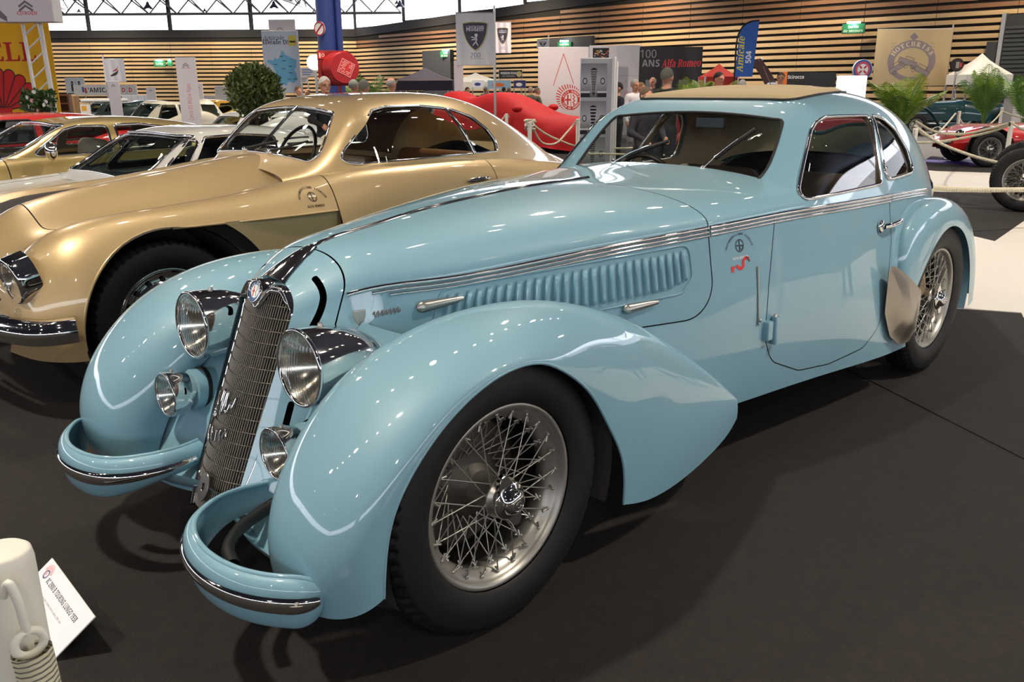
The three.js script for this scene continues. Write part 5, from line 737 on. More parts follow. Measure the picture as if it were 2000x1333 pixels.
// ---- pale lanes on the floor
const lane = (name, pts, m = M.lane) => { const sh = new THREE.Shape(pts.map(([x, z]) => new THREE.Vector2(x, -z))), g = new THREE.ExtrudeGeometry(sh, { depth: .006, bevelEnabled: false }); g.rotateX(-Math.PI / 2); const k = part(name, g, m, scene); k.userData.kind = 'structure'; return k; };
lane('floor_lane', [[3.9, -.7], [4.48, .486], [4.6, .75], [3.3, 1.25], [1.6, 2.25], [-1, 3.3], [-1, 6], [14, 6], [10, -.5], [7.3, -.2], [7.9, -1.05], [8.4, -1.8]]);
lane('floor_lane_001', [[10.9, -2.3], [11.0, -1.95], [11.6, -1.0], [12.6, .6], [15.5, -.6], [14.4, -1.87], [13.96, -3.05], [14.2, -3.9]]);
lane('floor_lane_002', [[16.2, -4.6], [16.4, -2.6], [26, 1], [30, -6], [24, -10]], mat(0x7b7672, .7));
lane('floor_lane_003', [[15.75, -3.95], [15.5, -2.9], [16.3, -2.5], [17.2, -4.3]], mat(0x5a3fb0, .5));
{ const g = part('floor_joint', box(.012, .004, 9, 0, .002, 0), mat(0x1a1512, .9), scene); g.userData.kind = 'structure'; g.name = 'trim_3'; g.position.set(2.05, 0, 1.6); g.rotation.y = -.55; }
// ---- open red spider on the right
{
  const t = thing('red_spider', 'red open two seater with silver wire wheel behind the white post on the right', 'car', place(1925, 327, 15.28).setY(0).add(V(.48, 0, -.41)), -.86);
  const WS = wireWheelGeo(.315, .2, .15), F = [[.62, .58], [.3, .3]];
  // long body along x: nose at -.75, tail at 3.1
  const c = spl([[-.58, .40, .34, .34], [-.54, .50, .50, .30], [-.42, .60, .64, .27], [-.1, .69, .74, .24], [.4, .72, .74, .22], [1, .74, .74, .2], [1.7, .76, .74, .2], [2.3, .80, .76, .22], [2.8, .74, .72, .26], [3.1, .60, .58, .32], [3.25, .46, .3, .38]]);
  const arch = p => Math.min(Math.hypot(p[0], p[1] - .315) - .38, Math.hypot(p[0] - 2.25, p[1] - .315) - .37);
  part('body', surf(120, 80, (u, v) => { const X = lerp(-.58, 3.25, u), [h, w, b] = c(X), q = v * 2 - 1, ph = Math.abs(q) * Math.PI * .62, n = 2.6, C = Math.cos(Math.min(ph, Math.PI / 2)), S = Math.sin(Math.min(ph, Math.PI / 2)), r = (C ** n + S ** n) ** (-1 / n), k = clamp((ph - Math.PI / 2) / (Math.PI * .12)), bump = .05 * Math.exp(-(((X - 0) / .5) ** 2)) * Math.exp(-(((Math.abs(q) - .45) / .16) ** 2)); const mid = b + (h - b) * .45; return [X, lerp(mid + (h - mid) * r * C + bump, b, k), Math.sign(q) * w * r * S * (1 - .12 * k)]; }, p => Math.min(Math.abs(p[2]) > .4 ? arch(p) : 1, p[0] > 1.15 && p[0] < 2.0 && Math.abs(p[2]) < .55 && p[1] > .6 ? -1 : 1)), M.redPaint, t, 'red open sports body');
  for (const x of [0, 2.25]) for (const s of [1, -1]) { const g = wireWheel(t, { R: .315, rimR: .2, w: .15, geo: WS }); g.position.set(x, .315, s * .63); g.rotation.y = s > 0 ? 0 : Math.PI; part('wheel_well', surf(20, 6, (u, v) => { const a = lerp(-.2, Math.PI + .2, u); return [x + .375 * Math.cos(a), .315 + .375 * Math.sin(a), lerp(.35, .68, v) * s]; }), M.darkIn, t); }
  part('seat', rbox(.6, .3, 1.0, .1, 1.75, .5, 0), M.leather, t); part('screen', surf(8, 16, (u, v) => { const a = lerp(-1, 1, v); return [1.05 + .12 * a * a + .1 * u, .75 + .2 * u, .5 * a]; }), M.glass, t); part('bumperette', tube([[-.56, .42, .45], [-.62, .4, .2], [-.62, .4, -.2], [-.56, .42, -.45]], .02, 8, false, 20), M.chrome, t); part('side_trim', rbox(.5, .05, .02, .01, .75, .46, .755), M.silver, t);
  for (const s of [1, -1]) { part('headlamp', new THREE.SphereGeometry(.085, 16, 12).translate(-.46, .56, .5 * s), M.chrome, t); }
}
// ---- dark racing car whose front wheel enters the frame on the right
{
  const t = thing('racing_car', 'dark vintage racing car with tall wire wheel cut by the right edge', 'car', place(1993, 412, 9.8).setY(0).add(V(.636, 0, -.176)), -1.30);
  const WR = wireWheelGeo(.36, .235, .14);
  const spots = [[0, .66], [0, -.66], [2.5, .66], [2.5, -.66]]; for (const [x, z] of spots) { const g = wireWheel(t, { R: .36, rimR: .235, w: .14, geo: WR }); g.position.set(x, .36, z); g.rotation.y = z > 0 ? 0 : Math.PI; }
  const c = spl([[.12, .6, .16], [.2, .64, .24], [.4, .66, .27], [1.2, .74, .33], [2.0, .72, .32], [2.8, .6, .22], [3.4, .42, .06]]);
  part('body', surf(60, 36, (u, v) => { const X = lerp(.12, 3.4, u), [h, w] = c(X), a = v * Math.PI * 2; return [X, .42 + (h - .38) * Math.cos(a) * .9, w * Math.sin(a)]; }), paint(0x5a1014), t, 'dark red narrow body'); part('front_axle', rod([0, .36, -.66], [0, .36, .66], .03, .03, 10), M.steel, t); part('rear_axle', rod([2.5, .36, -.66], [2.5, .36, .66], .04, .04, 10), M.steel, t);
}
// ---- red vintage tourer behind the blue coupe, seen through its windows
{
  const t = thing('vintage_tourer', 'dark red vintage tourer with big headlamp seen through the blue coupe windows', 'car', place(1660, 300, 14.4).setY(0), 2.5);
  M.maroon = paint(0x8d1820, { roughness: .4 });
  part('hood', surf(30, 40, (u, v) => { const a = lerp(-1, 1, v), X = lerp(-.1, 1.3, u); return [X, .55 + .5 * Math.sqrt(Math.max(0, 1 - Math.abs(a) ** 2.6)), a * lerp(.3, .42, u)]; }), M.maroon, t); part('radiator', rbox(.12, .62, .52, .06, -.14, .72, 0), M.chrome, t); part('tub', rbox(1.9, .62, .95, .12, 2.2, .72, 0), M.maroon, t); part('chassis', box(3.6, .12, .7, 1.4, .42, 0), M.black, t);
  const WV = wireWheelGeo(.36, .24, .12); for (const x of [0, 2.9]) for (const s of [1, -1]) { const g = wireWheel(t, { R: .36, rimR: .24, w: .12, geo: WV }); g.position.set(x, .36, s * .66); g.rotation.y = s > 0 ? 0 : Math.PI; part('cycle_fender', surf(24, 10, (u, v) => { const a = lerp(.15, 2.75, u), b = lerp(-1, 1, v); return [x + .44 * Math.cos(a), .36 + .44 * Math.sin(a) - .03 * b * b, s * .66 + b * .12]; }), M.maroon, t); }
  for (const s of [1, -1]) { const L = grp('headlamp', t); L.position.set(-.3, .82, .36 * s); part('shell', new THREE.SphereGeometry(.13, 24, 16, 0, Math.PI * 2, 0, Math.PI / 2).rotateZ(-Math.PI / 2), M.chrome, L); part('lens', new THREE.SphereGeometry(.128, 24, 12, 0, Math.PI * 2, 0, Math.PI / 2).scale(1, .3, 1).rotateZ(Math.PI / 2), M.lens, L); part('reflector', new THREE.CircleGeometry(.125, 28).rotateY(-Math.PI / 2), M.reflector, L); }
  part('windscreen', box(.01, .3, .9, 1.35, 1.12, 0), M.glass, t); part('windscreen_frame', tube([[1.35, .97, -.46], [1.35, 1.28, -.46], [1.35, 1.28, .46], [1.35, .97, .46]], .012, 6, false, 24), M.chrome, t);
}
// ---- dark green roadster
{
  const p = place(1862, 252, 25.4), t = thing('green_roadster', 'dark green pre-war roadster between the two palms on the right', 'car', [p.x, 0, p.z], HALLTURN + Math.PI - .18 + Math.PI);
  M.green = paint(0x0e4148, { roughness: .35 });
  part('body', surf(60, 40, (u, v) => { const X = lerp(-1.4, 1.9, u), a = lerp(-1, 1, v), h = X < -.1 ? .98 - .06 * (-.1 - X) : 1.0 - .10 * sstep(0, .6, X) - .25 * sstep(1.2, 1.9, X), w = X < 0 ? lerp(.36, .55, (X + 1.4) / 1.4) : .6 - .15 * sstep(1.2, 1.9, X), ph = Math.abs(a) * Math.PI / 2, n = 4, r = (Math.cos(ph) ** n + Math.sin(ph) ** n) ** (-1 / n); return [X, .42 + (h - .42) * r * Math.cos(ph), Math.sign(a) * w * r * Math.sin(ph)]; }), M.green, t, 'dark green body');
  for (const s of [1, -1]) part('fender', surf(60, 12, (u, v) => { const X = lerp(-1.85, 1.95, u), b = lerp(-1, 1, v), f = x0 => .86 - ((X - x0) / .62) ** 2 * .55, y = Math.max(.34, Math.abs(X + 1.2) < .64 ? f(-1.2) : 0, Math.abs(X - 1.2) < .64 ? f(1.2) : 0); return [X, y - .05 * b * b, s * (.66 + b * .15)]; }), M.green, t, 'flowing dark green fender with running board');
  for (const x of [-1.2, 1.25]) for (const s of [1, -1]) discWheel(t, DW2, x, .3, s * .64, M.silver);
  const fr = (a) => a.map(([x, y, z]) => [x, y, z]); part('hood_top', surf(20, 16, (u, v) => { const a = lerp(-1, 1, v); return [lerp(.05, 1.25, u), 1.42 - .08 * a * a - .06 * (2 * u - 1) ** 2, a * .55]; }), mat(0x14161a, .8), t, 'black folding hood'); for (const s of [1, -1]) { part('hood_pillar', rod([.02, .98, s * .52], [.1, 1.38, s * .52], .018, .018, 6), M.chrome, t); part('hood_pillar', rod([1.2, .92, s * .5], [1.18, 1.32, s * .5], .02, .02, 6), M.black, t); }
  part('windscreen', box(.01, .34, 1.0, .06, 1.17, 0), M.glass, t); part('windscreen_frame', tube(fr([[.05, .98, -.52], [.08, 1.36, -.52], [.08, 1.36, .52], [.05, .98, .52]]), .016, 6, false, 24), M.chrome, t); part('seat', rbox(.5, .4, .95, .1, .75, .95, 0), mat(0xa58d72, .7), t, 'tan leather seat'); part('radiator', rbox(.1, .55, .5, .05, -1.42, .72, 0), M.chrome, t); for (const s of [1, -1]) part('headlamp', new THREE.SphereGeometry(.12, 18, 12).translate(-1.5, .85, .4 * s), M.chrome, t); part('bumper', tube([[1.95, .5, .6], [2.02, .5, 0], [1.95, .5, -.6]], .03, 8, false, 16), M.chrome, t);
}
// ------------------------------------------------------------------ banners, boards and fittings of the hall
const pr = (x, t, px, py, font, color, align = 'center', maxW) => { x.fillStyle = color; x.font = font; x.textAlign = align; x.fillText(t, px, py, maxW); };
function boardMat(w, h, draw) { return new THREE.MeshStandardMaterial({ map: canvasTex(w, h, draw), roughness: .7 }); }
// printed board with thickness; box on the photo's sight lines at its distance
function board(name, label, cat, [x0, y0, x1, y1], dep, draw, o = {}) {
  const a = place(x0, y0, dep), b = place(x1, y1, dep), w = span(x1 - x0, dep), h = a.y - b.y, c = a.clone().lerp(b, .5), t = thing(name, label, cat, [c.x, 0, c.z], HALLTURN + (o.turn ?? 0), o.group), W = Math.min(1024, Math.max(64, Math.round(w * (o.ppm ?? 260)))), H = Math.max(32, Math.round(W * h / w));
  const th = o.th ?? .03; part('panel', rbox(w, h, th, Math.min(.012, th / 3), 0, c.y, 0, 1), o.back ?? M.white, t);
  const fab = o.fold ? surf(40, 6, (u, v) => [(u - .5) * w * .99, c.y + (v - .5) * h * .99, th / 2 + .004 + o.fold * (1 + Math.sin(u * 17 + v * 2)) * .5 * (.4 + .6 * (1 - v))]) : new THREE.PlaneGeometry(w * .985, h * .985).translate(0, c.y, th / 2 + .003);
  part('print', fab, boardMat(W, H, (x, cw, ch) => draw(x, cw, ch)), t);
  if (o.legs) for (const s of [-1, 1]) part('leg', rod([s * w * .46, 0, 0], [s * w * .46, c.y - h / 2, 0], .02, .02, 8), M.silver, t);
  if (o.foot) part('base', rbox(w * 1.05, .05, .3, .02, 0, .025, 0), M.silver, t), part('leg', rod([0, .03, -.03], [0, c.y - h / 2 + .05, -.03], .018, .018, 8), M.silver, t);
  if (o.pole) { part('pole', rod([w / 2 * o.pole, 0, -.02], [w / 2 * o.pole, a.y + .15, -.02], .03, .025, 10), M.silver, t); part('cross_bar', rod([-w / 2, a.y + .01, -.02], [w / 2, a.y + .01, -.02], .015, .015, 8), M.silver, t); part('foot', rbox(.6, .04, .6, .01, w / 2 * o.pole, .02, -.02), M.silver, t); }
  if (o.hang) for (const s of [-1, 1]) part('wire', rod([s * w * .4, a.y, 0], [s * w * .4, 7.5, 0], .006, .006, 5), M.silver, t);
  return t;
}
const fill = (x, w, h, c) => { x.fillStyle = c; x.fillRect(0, 0, w, h); };
const chevrons = (x, cx, cy, s, c) => { x.strokeStyle = c; x.lineWidth = s * .28; x.lineJoin = 'miter'; for (const d of [0, .55]) { x.beginPath(); x.moveTo(cx - s, cy + s * (.35 + d)); x.lineTo(cx, cy - s * (.35 - d)); x.lineTo(cx + s, cy + s * (.35 + d)); x.stroke(); } };
const lion = (x, cx, cy, s, c) => { x.strokeStyle = c; x.fillStyle = c; x.lineWidth = s * .16; x.lineCap = 'round'; x.beginPath(); x.arc(cx + s * .15, cy - s * .62, s * .26, 0, 7); x.fill(); x.beginPath(); x.moveTo(cx + s * .1, cy - s * .4); x.quadraticCurveTo(cx + s * .35, cy + .1 * s, cx + s * .05, cy + .35 * s); x.lineTo(cx - s * .35, cy + s * .85); x.moveTo(cx + s * .1, cy + s * .35); x.lineTo(cx + s * .4, cy + s * .85); x.moveTo(cx, cy - s * .2); x.lineTo(cx - s * .55, cy - s * .35); x.moveTo(cx + s * .05, cy); x.lineTo(cx - s * .5, cy + s * .05); x.stroke(); };
function shieldPath(x, cx, cy, w, h) { x.beginPath(); x.moveTo(cx - w, cy - h); x.quadraticCurveTo(cx, cy - h * 1.18, cx + w, cy - h); x.bezierCurveTo(cx + w * 1.0, cy + h * .2, cx + w * .4, cy + h * .8, cx, cy + h); x.bezierCurveTo(cx - w * .4, cy + h * .8, cx - w * 1.0, cy + h * .2, cx - w, cy - h); x.closePath(); }
const peugeot = (x, w, h) => { fill(x, w, h, '#e9e7ea'); shieldPath(x, w * .52, h * .46, w * .33, h * .27); x.fillStyle = '#b9b6bf'; x.fill(); shieldPath(x, w * .5, h * .45, w * .32, h * .26); x.fillStyle = '#4c4a58'; x.fill(); x.lineWidth = w * .02; x.strokeStyle = '#cfc57c'; x.stroke(); pr(x, "L'AVENTURE", w * .5, h * .28, `bold ${w * .08}px sans-serif`, '#d8d8e0'); pr(x, 'PEUGEOT', w * .5, h * .34, `bold ${w * .105}px sans-serif`, '#f0f0f4'); lion(x, w * .5, h * .5, w * .17, '#f0f0f4'); pr(x, '200', w * .5, h * .85, `${w * .17}px sans-serif`, '#8a8892'); x.strokeStyle = '#8a8892'; x.lineWidth = 3; x.beginPath(); x.moveTo(w * .36, h * .885); x.quadraticCurveTo(w * .5, h * .865, w * .72, h * .88); x.stroke(); };
const alfaLogo = (x, cx, cy, r, c = '#c8372f', bg = '#efeae8') => { x.strokeStyle = c; x.lineWidth = r * .1; for (let k = -11; k <= 8; k++) { const a = -Math.PI / 2 - .25 + k * .18 - .55, l = r * (1.75 - .06 * Math.abs(k)); x.beginPath(); x.moveTo(cx + Math.cos(a) * r * 1.12, cy + Math.sin(a) * r * 1.12); x.lineTo(cx + Math.cos(a) * l, cy + Math.sin(a) * l); x.stroke(); } x.fillStyle = c; x.beginPath(); x.arc(cx, cy, r, 0, 7); x.fill(); x.fillStyle = bg; x.beginPath(); x.arc(cx, cy, r * .66, 0, 7); x.fill(); x.fillStyle = c; x.fillRect(cx - r * .03, cy - r * .64, r * .06, r * 1.28); x.fillRect(cx - r * .62, cy - r * .09, r * .58, r * .18); x.fillRect(cx - r * .4, cy - r * .5, r * .16, r); x.lineWidth = r * .09; x.strokeStyle = c; x.beginPath(); x.moveTo(cx + r * .2, cy + r * .5); for (let k = 0; k < 6; k++) x.quadraticCurveTo(cx + r * (k % 2 ? .12 : .5), cy + r * (.42 - k * .17), cx + r * .3, cy + r * (.34 - k * .17)); x.stroke(); const put = (s, from, step, out) => { for (let i = 0; i < s.length; i++) { x.save(); x.translate(cx, cy); x.rotate(from + i * step); x.fillStyle = bg; x.font = `bold ${r * .26}px sans-serif`; x.textAlign = 'center'; x.fillText(s[i], 0, out > 0 ? -r * .74 : r * .92); x.restore(); } }; put('ALFA ROMEO', -1.15, .255, 1); put('CLUB DE FRANCE', 1.15, -.18, -1); };
// far left
board('fuel_banner', 'large yellow banner with red letters and a red scallop shell at the left edge', 'banner', [-60, 42, 106, 232], 13, (x, w, h) => { fill(x, w, h, '#e8b012'); pr(x, 'SHELL', w * .33, h * .40, `bold ${h * .27}px serif`, '#b81a1a', 'center', w * 1.15); x.save(); x.translate(w * .33, h * .92); x.fillStyle = '#c41a1a'; x.strokeStyle = '#3a1408'; x.lineWidth = w * .012; for (let k = -4; k <= 4; k++) { const a = -Math.PI / 2 + k * .31, r = h * .42; x.beginPath(); x.moveTo(0, 0); x.lineTo(Math.cos(a - .155) * r * .92, Math.sin(a - .155) * r * .92); x.arc(Math.cos(a) * r * .93, Math.sin(a) * r * .93, r * .145, a - 1.5, a + 1.5); x.lineTo(0, 0); x.fill(); x.stroke(); } x.fillRect(-w * .1, -h * .03, w * .2, h * .08); x.restore(); }, { back: mat(0xd9a510, .7), legs: true });
{ const p = place(78, 100, 12.3), t = thing('lattice_truss', 'white lattice truss standing in front of the yellow banner', 'truss', [p.x, 0, p.z], HALLTURN), top = place(60, 40, 12.3).y; for (const [dx, dz] of [[-.12, 0], [.12, 0], [0, -.2]]) part('upright', rod([dx, 0, dz], [dx - .06, top, dz], .025, .025, 8), M.white, t); for (let k = 0; k < 12; k++) { const y = k / 12 * top, y1 = (k + 1) / 12 * top, f = yy => -.06 * yy / top; part('brace', rod([-.12 + f(y), y, 0], [.12 + f(y1), y1, 0], .011, .011, 6), M.white, t); } part('foot', rbox(.6, .03, .6, .01, 0, .015, -.08), M.white, t); }
board('hanging_sign', 'white hanging sign with grey chevrons and red lettering at the top left corner', 'sign', [-2, -22, 109, 44], 12.2, (x, w, h) => { fill(x, w, h, '#dcd8de'); x.fillStyle = '#6d6a72'; x.beginPath(); x.moveTo(0, h * .45); x.lineTo(w * .2, h * .85); x.lineTo(w * .2, h); x.lineTo(0, h * .8); x.fill(); chevrons(x, w * .55, h * .48, w * .12, '#6d6a72'); pr(x, 'CITROËN', w * .56, h * .80, `bold ${h * .15}px sans-serif`, '#c96a70'); }, { hang: true, th: .25 });
board('toilet_sign', 'white toilet pictogram sign on the far wall', 'sign', [128, 152, 166, 182], 40, (x, w, h) => { fill(x, w, h, '#e8e8ea'); x.fillStyle = '#2d3a3a'; for (const c of [.36, .72]) { x.beginPath(); x.arc(w * c, h * .3, w * .06, 0, 7); x.fill(); x.fillRect(w * (c - .07), h * .4, w * .14, h * .5); } x.fillRect(w * .53, h * .25, w * .02, h * .65); }, { legs: true });
board('club_fascia_sign', 'long white club sign with black letters and two red emblems far left', 'sign', [144, 166, 268, 186], 34, (x, w, h) => { fill(x, w, h, '#efebe4'); pr(x, "L'AMICALE", w * .42, h * .72, `bold ${h * .62}px sans-serif`, '#26262c'); x.fillStyle = '#3558a8'; x.fillRect(w * .13, h * .2, w * .03, h * .5); x.fillStyle = '#d03a30'; x.fillRect(w * .17, h * .3, w * .03, h * .5); for (const c of [.79, .9]) { x.strokeStyle = '#8fa3b8'; x.lineWidth = 3; x.beginPath(); x.arc(w * c, h * .5, h * .42, 0, 7); x.stroke(); pr(x, 'D', w * c, h * .72, `bold ${h * .6}px sans-serif`, '#d2302a'); } }, { legs: true });
board('bird_flag', 'white flag with a dark and red bird emblem between two poles', 'flag', [204, 116, 244, 160], 30, (x, w, h) => { fill(x, w, h, '#dddbe4'); x.fillStyle = '#3a3238'; x.beginPath(); x.moveTo(w * .25, h * .72); x.quadraticCurveTo(w * .55, h * .62, w * .72, h * .42); x.quadraticCurveTo(w * .68, h * .75, w * .32, h * .76); x.fill(); x.fillStyle = '#b83a3a'; x.beginPath(); x.moveTo(w * .4, h * .55); x.lineTo(w * .74, h * .3); x.lineTo(w * .6, h * .5); x.fill(); }, { pole: -1, fold: .06 });
const rollup = (label, box, dep, txt) => board('rollup_banner', label, 'banner', box, dep, (x, w, h) => { fill(x, w, h, '#d9d3d8'); chevrons(x, w * .5, h * .1, w * .16, '#8a8790'); x.fillStyle = '#c9757c'; x.fillRect(w * .28, h * .15, w * .44, h * .006); if (txt) { x.save(); x.translate(w * .62, h * .93); x.rotate(-Math.PI / 2); pr(x, txt, 0, 0, `${w * .3}px sans-serif`, '#c9757c', 'left', h * .55); x.restore(); } }, { foot: true, group: 'white roll-up banners', ppm: 500 });
rollup('tall white roll-up banner with vertical red lettering beside the estate car', [349, 112, 388, 245], 17, 'Cercle DS Rhône Alpes'); rollup('white roll-up banner below the bird flag', [214, 158, 237, 232], 22); rollup('narrow white roll-up banner left of the estate car roof', [288, 170, 306, 222], 28); rollup('white roll-up banner right behind the tall one', [383, 162, 399, 238], 21.5); rollup('white roll-up banner left of the red cover', [887, 118, 905, 205], 24, 'DS Rhône');
board('stand_wall', 'pale grey stand wall panel behind the roll-up banners', 'panel', [398, 186, 424, 240], 26, (x, w, h) => fill(x, w, h, '#b9bcc4'), { legs: true }); board('stand_fascia', 'low white stand fascia with printed logos behind the bush', 'panel', [420, 168, 520, 200], 33, (x, w, h) => { fill(x, w, h, '#e2ddd6'); x.strokeStyle = '#c98a86'; x.lineWidth = 4; x.beginPath(); x.arc(w * .4, h * .6, h * .3, 0, 7); x.stroke(); pr(x, 'CONSERVATOIRE', w * .5, h * .2, `${h * .2}px sans-serif`, '#5c564e'); }, { legs: true }); board('glazed_booth', 'white glazed booth wall below the long club sign', 'panel', [240, 186, 292, 226], 30, (x, w, h) => { fill(x, w, h, '#cfd2da'); x.fillStyle = '#34549a'; x.fillRect(0, h * .3, w * .12, h * .7); x.fillStyle = '#9aa2ae'; for (const k of [.35, .6, .85]) x.fillRect(w * k, 0, 4, h); }, { legs: true }); board('yellow_poster', 'small orange poster on a white stand by the wooden shelf', 'poster', [158, 204, 178, 232], 17, (x, w, h) => { fill(x, w, h, '#ebe8e2'); x.fillStyle = '#e8a92c'; x.fillRect(w * .15, h * .1, w * .5, h * .35); }, { foot: true });
{ const p = place(122, 228, 16), t = thing('wooden_shelf', 'brown wooden shelf unit beside the yellow banner', 'shelf', [p.x, 0, p.z], HALLTURN + .3), h = place(122, 184, 16).y; const wd = mat(0x6b3a1c, .5); part('side', box(.03, h, .3, -.16, h / 2, 0), wd, t); part('side', box(.03, h, .3, .16, h / 2, 0), wd, t); part('back', box(.34, h, .02, 0, h / 2, -.14), wd, t); for (let k = 0; k <= 9; k++) part('shelf_board', box(.32, .025, .29, 0, .02 + k * (h - .04) / 9, 0), wd, t); const b = thing('carton', 'tan cardboard carton stack right of the wooden shelf', 'carton', [place(148, 228, 16.5).x, 0, place(148, 228, 16.5).z], HALLTURN); part('box', rbox(.13, place(148, 187, 16.5).y, .2, .01, 0, place(148, 187, 16.5).y / 2, 0), mat(0xb58c5c, .8), b); }
{ const p = place(205, 200, 24), t = thing('camper_roof', 'white caravan awning roof under the long club sign', 'awning', [p.x, 0, p.z], HALLTURN), y = p.y; part('roof', rbox(.95, .09, .8, .04, 0, y + .05, 0), M.white, t); for (const s of [-1, 1]) part('leg', rod([s * .42, 0, 0], [s * .42, y + .02, 0], .02, .02, 8), M.silver, t); }
// map banner
{ board('map_banner', 'tall pale blue banner with a map of the country and script title', 'banner', [515, 60, 585, 182], 19, (x, w, h) => { fill(x, w, h, '#c6cfdd'); pr(x, 'Amicale', w * .32, h * .14, `italic ${w * .15}px serif`, '#2c3040'); pr(x, 'IDéale DS', w * .4, h * .21, `bold ${w * .16}px serif`, '#2c3040'); x.fillStyle = '#d8c95a'; x.fillRect(w * .74, h * .07, w * .22, h * .17); x.fillStyle = '#4a4020'; x.fillRect(w * .77, h * .155, w * .16, h * .03); x.fillStyle = '#6fb3d6'; x.beginPath(); [[.55, .31], [.62, .38], [.78, .43], [.93, .47], [.9, .58], [.84, .62], [.9, .72], [.92, .78], [.8, .84], [.66, .82], [.6, .88], [.45, .86], [.3, .82], [.32, .68], [.25, .56], [.1, .5], [.12, .46], [.28, .47], [.3, .42], [.38, .45], [.46, .42], [.5, .34]].forEach(([a, b], i) => i ? x.lineTo(a * w, b * h) : x.moveTo(a * w, b * h)); x.fill(); x.fillStyle = '#3a4a58'; for (const [a, b] of [[.5, .4], [.57, .47], [.33, .53], [.74, .56], [.54, .6], [.73, .67], [.4, .72], [.68, .77], [.85, .77]]) x.fillRect(a * w - w * .05, b * h, w * .1, h * .012); }, { foot: true, ppm: 420 });
  board('club_header_board', 'small white header board on top of the map banner', 'sign', [525, 38, 576, 59], 19.4, (x, w, h) => { fill(x, w, h, '#cfc8cc'); x.strokeStyle = '#8a8085'; x.lineWidth = 5; x.beginPath(); x.arc(w * .42, h * 1.05, w * .1, 3.2, 6.2); x.stroke(); }, { pole: 0 }); }
for (const [label, b, d, c] of [['white poster with red lettering left of the map banner', [480, 126, 517, 143], 26, '#d36a68'], ['white poster with coloured lettering right of the map banner', [587, 132, 619, 150], 26, '#4a80c4'], ['small white note under the coloured poster', [588, 150, 602, 162], 26, '#555']]) board('poster', label, 'poster', b, d, (x, w, h) => { fill(x, w, h, '#ece6e8'); x.fillStyle = c; for (let k = 0; k < 3; k++) x.fillRect(w * .1, h * (.2 + k * .25), w * (.8 - k * .15), h * .1); }, { legs: true });
{ const p = place(614, 122, 18), t = thing('globe_lamp', 'glowing white globe lamp left of the blue column', 'lamp', [p.x, 0, p.z]); part('globe', new THREE.SphereGeometry(.15, 24, 18).translate(0, p.y, 0), new THREE.MeshStandardMaterial({ color: 0xffffff, emissive: 0xfff2e0, emissiveIntensity: 2.2 }), t); part('stem', rod([0, 0, 0], [0, p.y - .14, 0], .015, .015, 8), M.silver, t); const l = new THREE.PointLight(0xfff2e0, 1.2, 0, 2); l.position.set(0, p.y, .2); l.shadow.radius = 5; t.add(l); }
// blue column
{ const p = place(644, 160, 17), r = span(18, 17), t = part('column', lathe([[0, 0], [r, 0], [r, 7.6], [0, 7.6]], 32), mat(0x2b3c7c, .45), scene); t.name = 'trim_4'; t.userData.kind = 'structure'; t.position.set(p.x, 0, p.z); part('downpipe', rod([r + .06, 0, 0], [r + .06, 7.6, 0], .06, .06, 12).rotateY(HALLTURN), t.material, t);
  const s = place(625, 56, 16.8), n = thing('no_smoking_sign', 'round white sign with a red slash on the blue column', 'sign', s, HALLTURN - .5); part('disc', rod([0, 0, 0], [0, 0, .02], .125, .125, 28), M.white, n); part('slash', rod([-.08, -.08, .026], [.08, .08, .026], .012, .012, 6), M.red, n); part('rim', new THREE.TorusGeometry(.115, .012, 8, 32).translate(0, 0, .02), M.red, n);
  const q = place(670, 133, 16.2), hr = thing('hose_reel', 'red fire hose reel on the blue column above the gold coupe roof', 'hose reel', [q.x, q.y, q.z], HALLTURN + .5), R = span(29, 16.2), rm = mat(0xb01a1c, .4); part('back_plate', rbox(span(62, 16.2), span(66, 16.2), .04, .01, -span(12, 16.2), 0, -.2), mat(0x8e1a1c, .5), hr); for (let k = 0; k < 4; k++) part('hose_coil', new THREE.TorusGeometry(R * .93, .036, 10, 40).translate(-.02 * (3 - k), 0, -.14 + k * .06), rm, hr); part('drum', rod([0, 0, -.1], [0, 0, .1], R * .95, R * .93, 40), rm, hr); part('front_disc', rod([0, 0, .1], [0, 0, .115], R, R * .97, 40), rm, hr); part('label_plate', new THREE.PlaneGeometry(R * 1.0, R * .95).rotateZ(-.45).translate(.02, 0, .122), boardMat(200, 190, (x, w, h) => { fill(x, w, h, '#d8362f'); x.strokeStyle = '#f2d8d2'; x.lineWidth = 5; x.strokeRect(6, 6, w - 12, h - 12); x.fillStyle = '#f2d8d2'; for (let k = 0; k < 7; k++) for (let j = 0; j < 9; j++) if (hash(k, j) > .25) x.fillRect(22 + j * 18, 22 + k * 22, 12, 10); }), hr); part('pictogram', new THREE.PlaneGeometry(span(14, 16.2), span(14, 16.2)).translate(-span(36, 16.2), span(24, 16.2), -.17), boardMat(80, 80, (x, w, h) => { fill(x, w, h, '#c42a24'); x.fillStyle = '#f0dcc8'; x.fillRect(14, 16, 18, 52); x.lineWidth = 6; x.strokeStyle = '#f0dcc8'; x.beginPath(); x.arc(58, 40, 14, 0, 7); x.stroke(); }), hr); part('mount', rod([0, -.1, -.25], [0, -q.y, -.3], .03, .03, 8), rm, hr); }
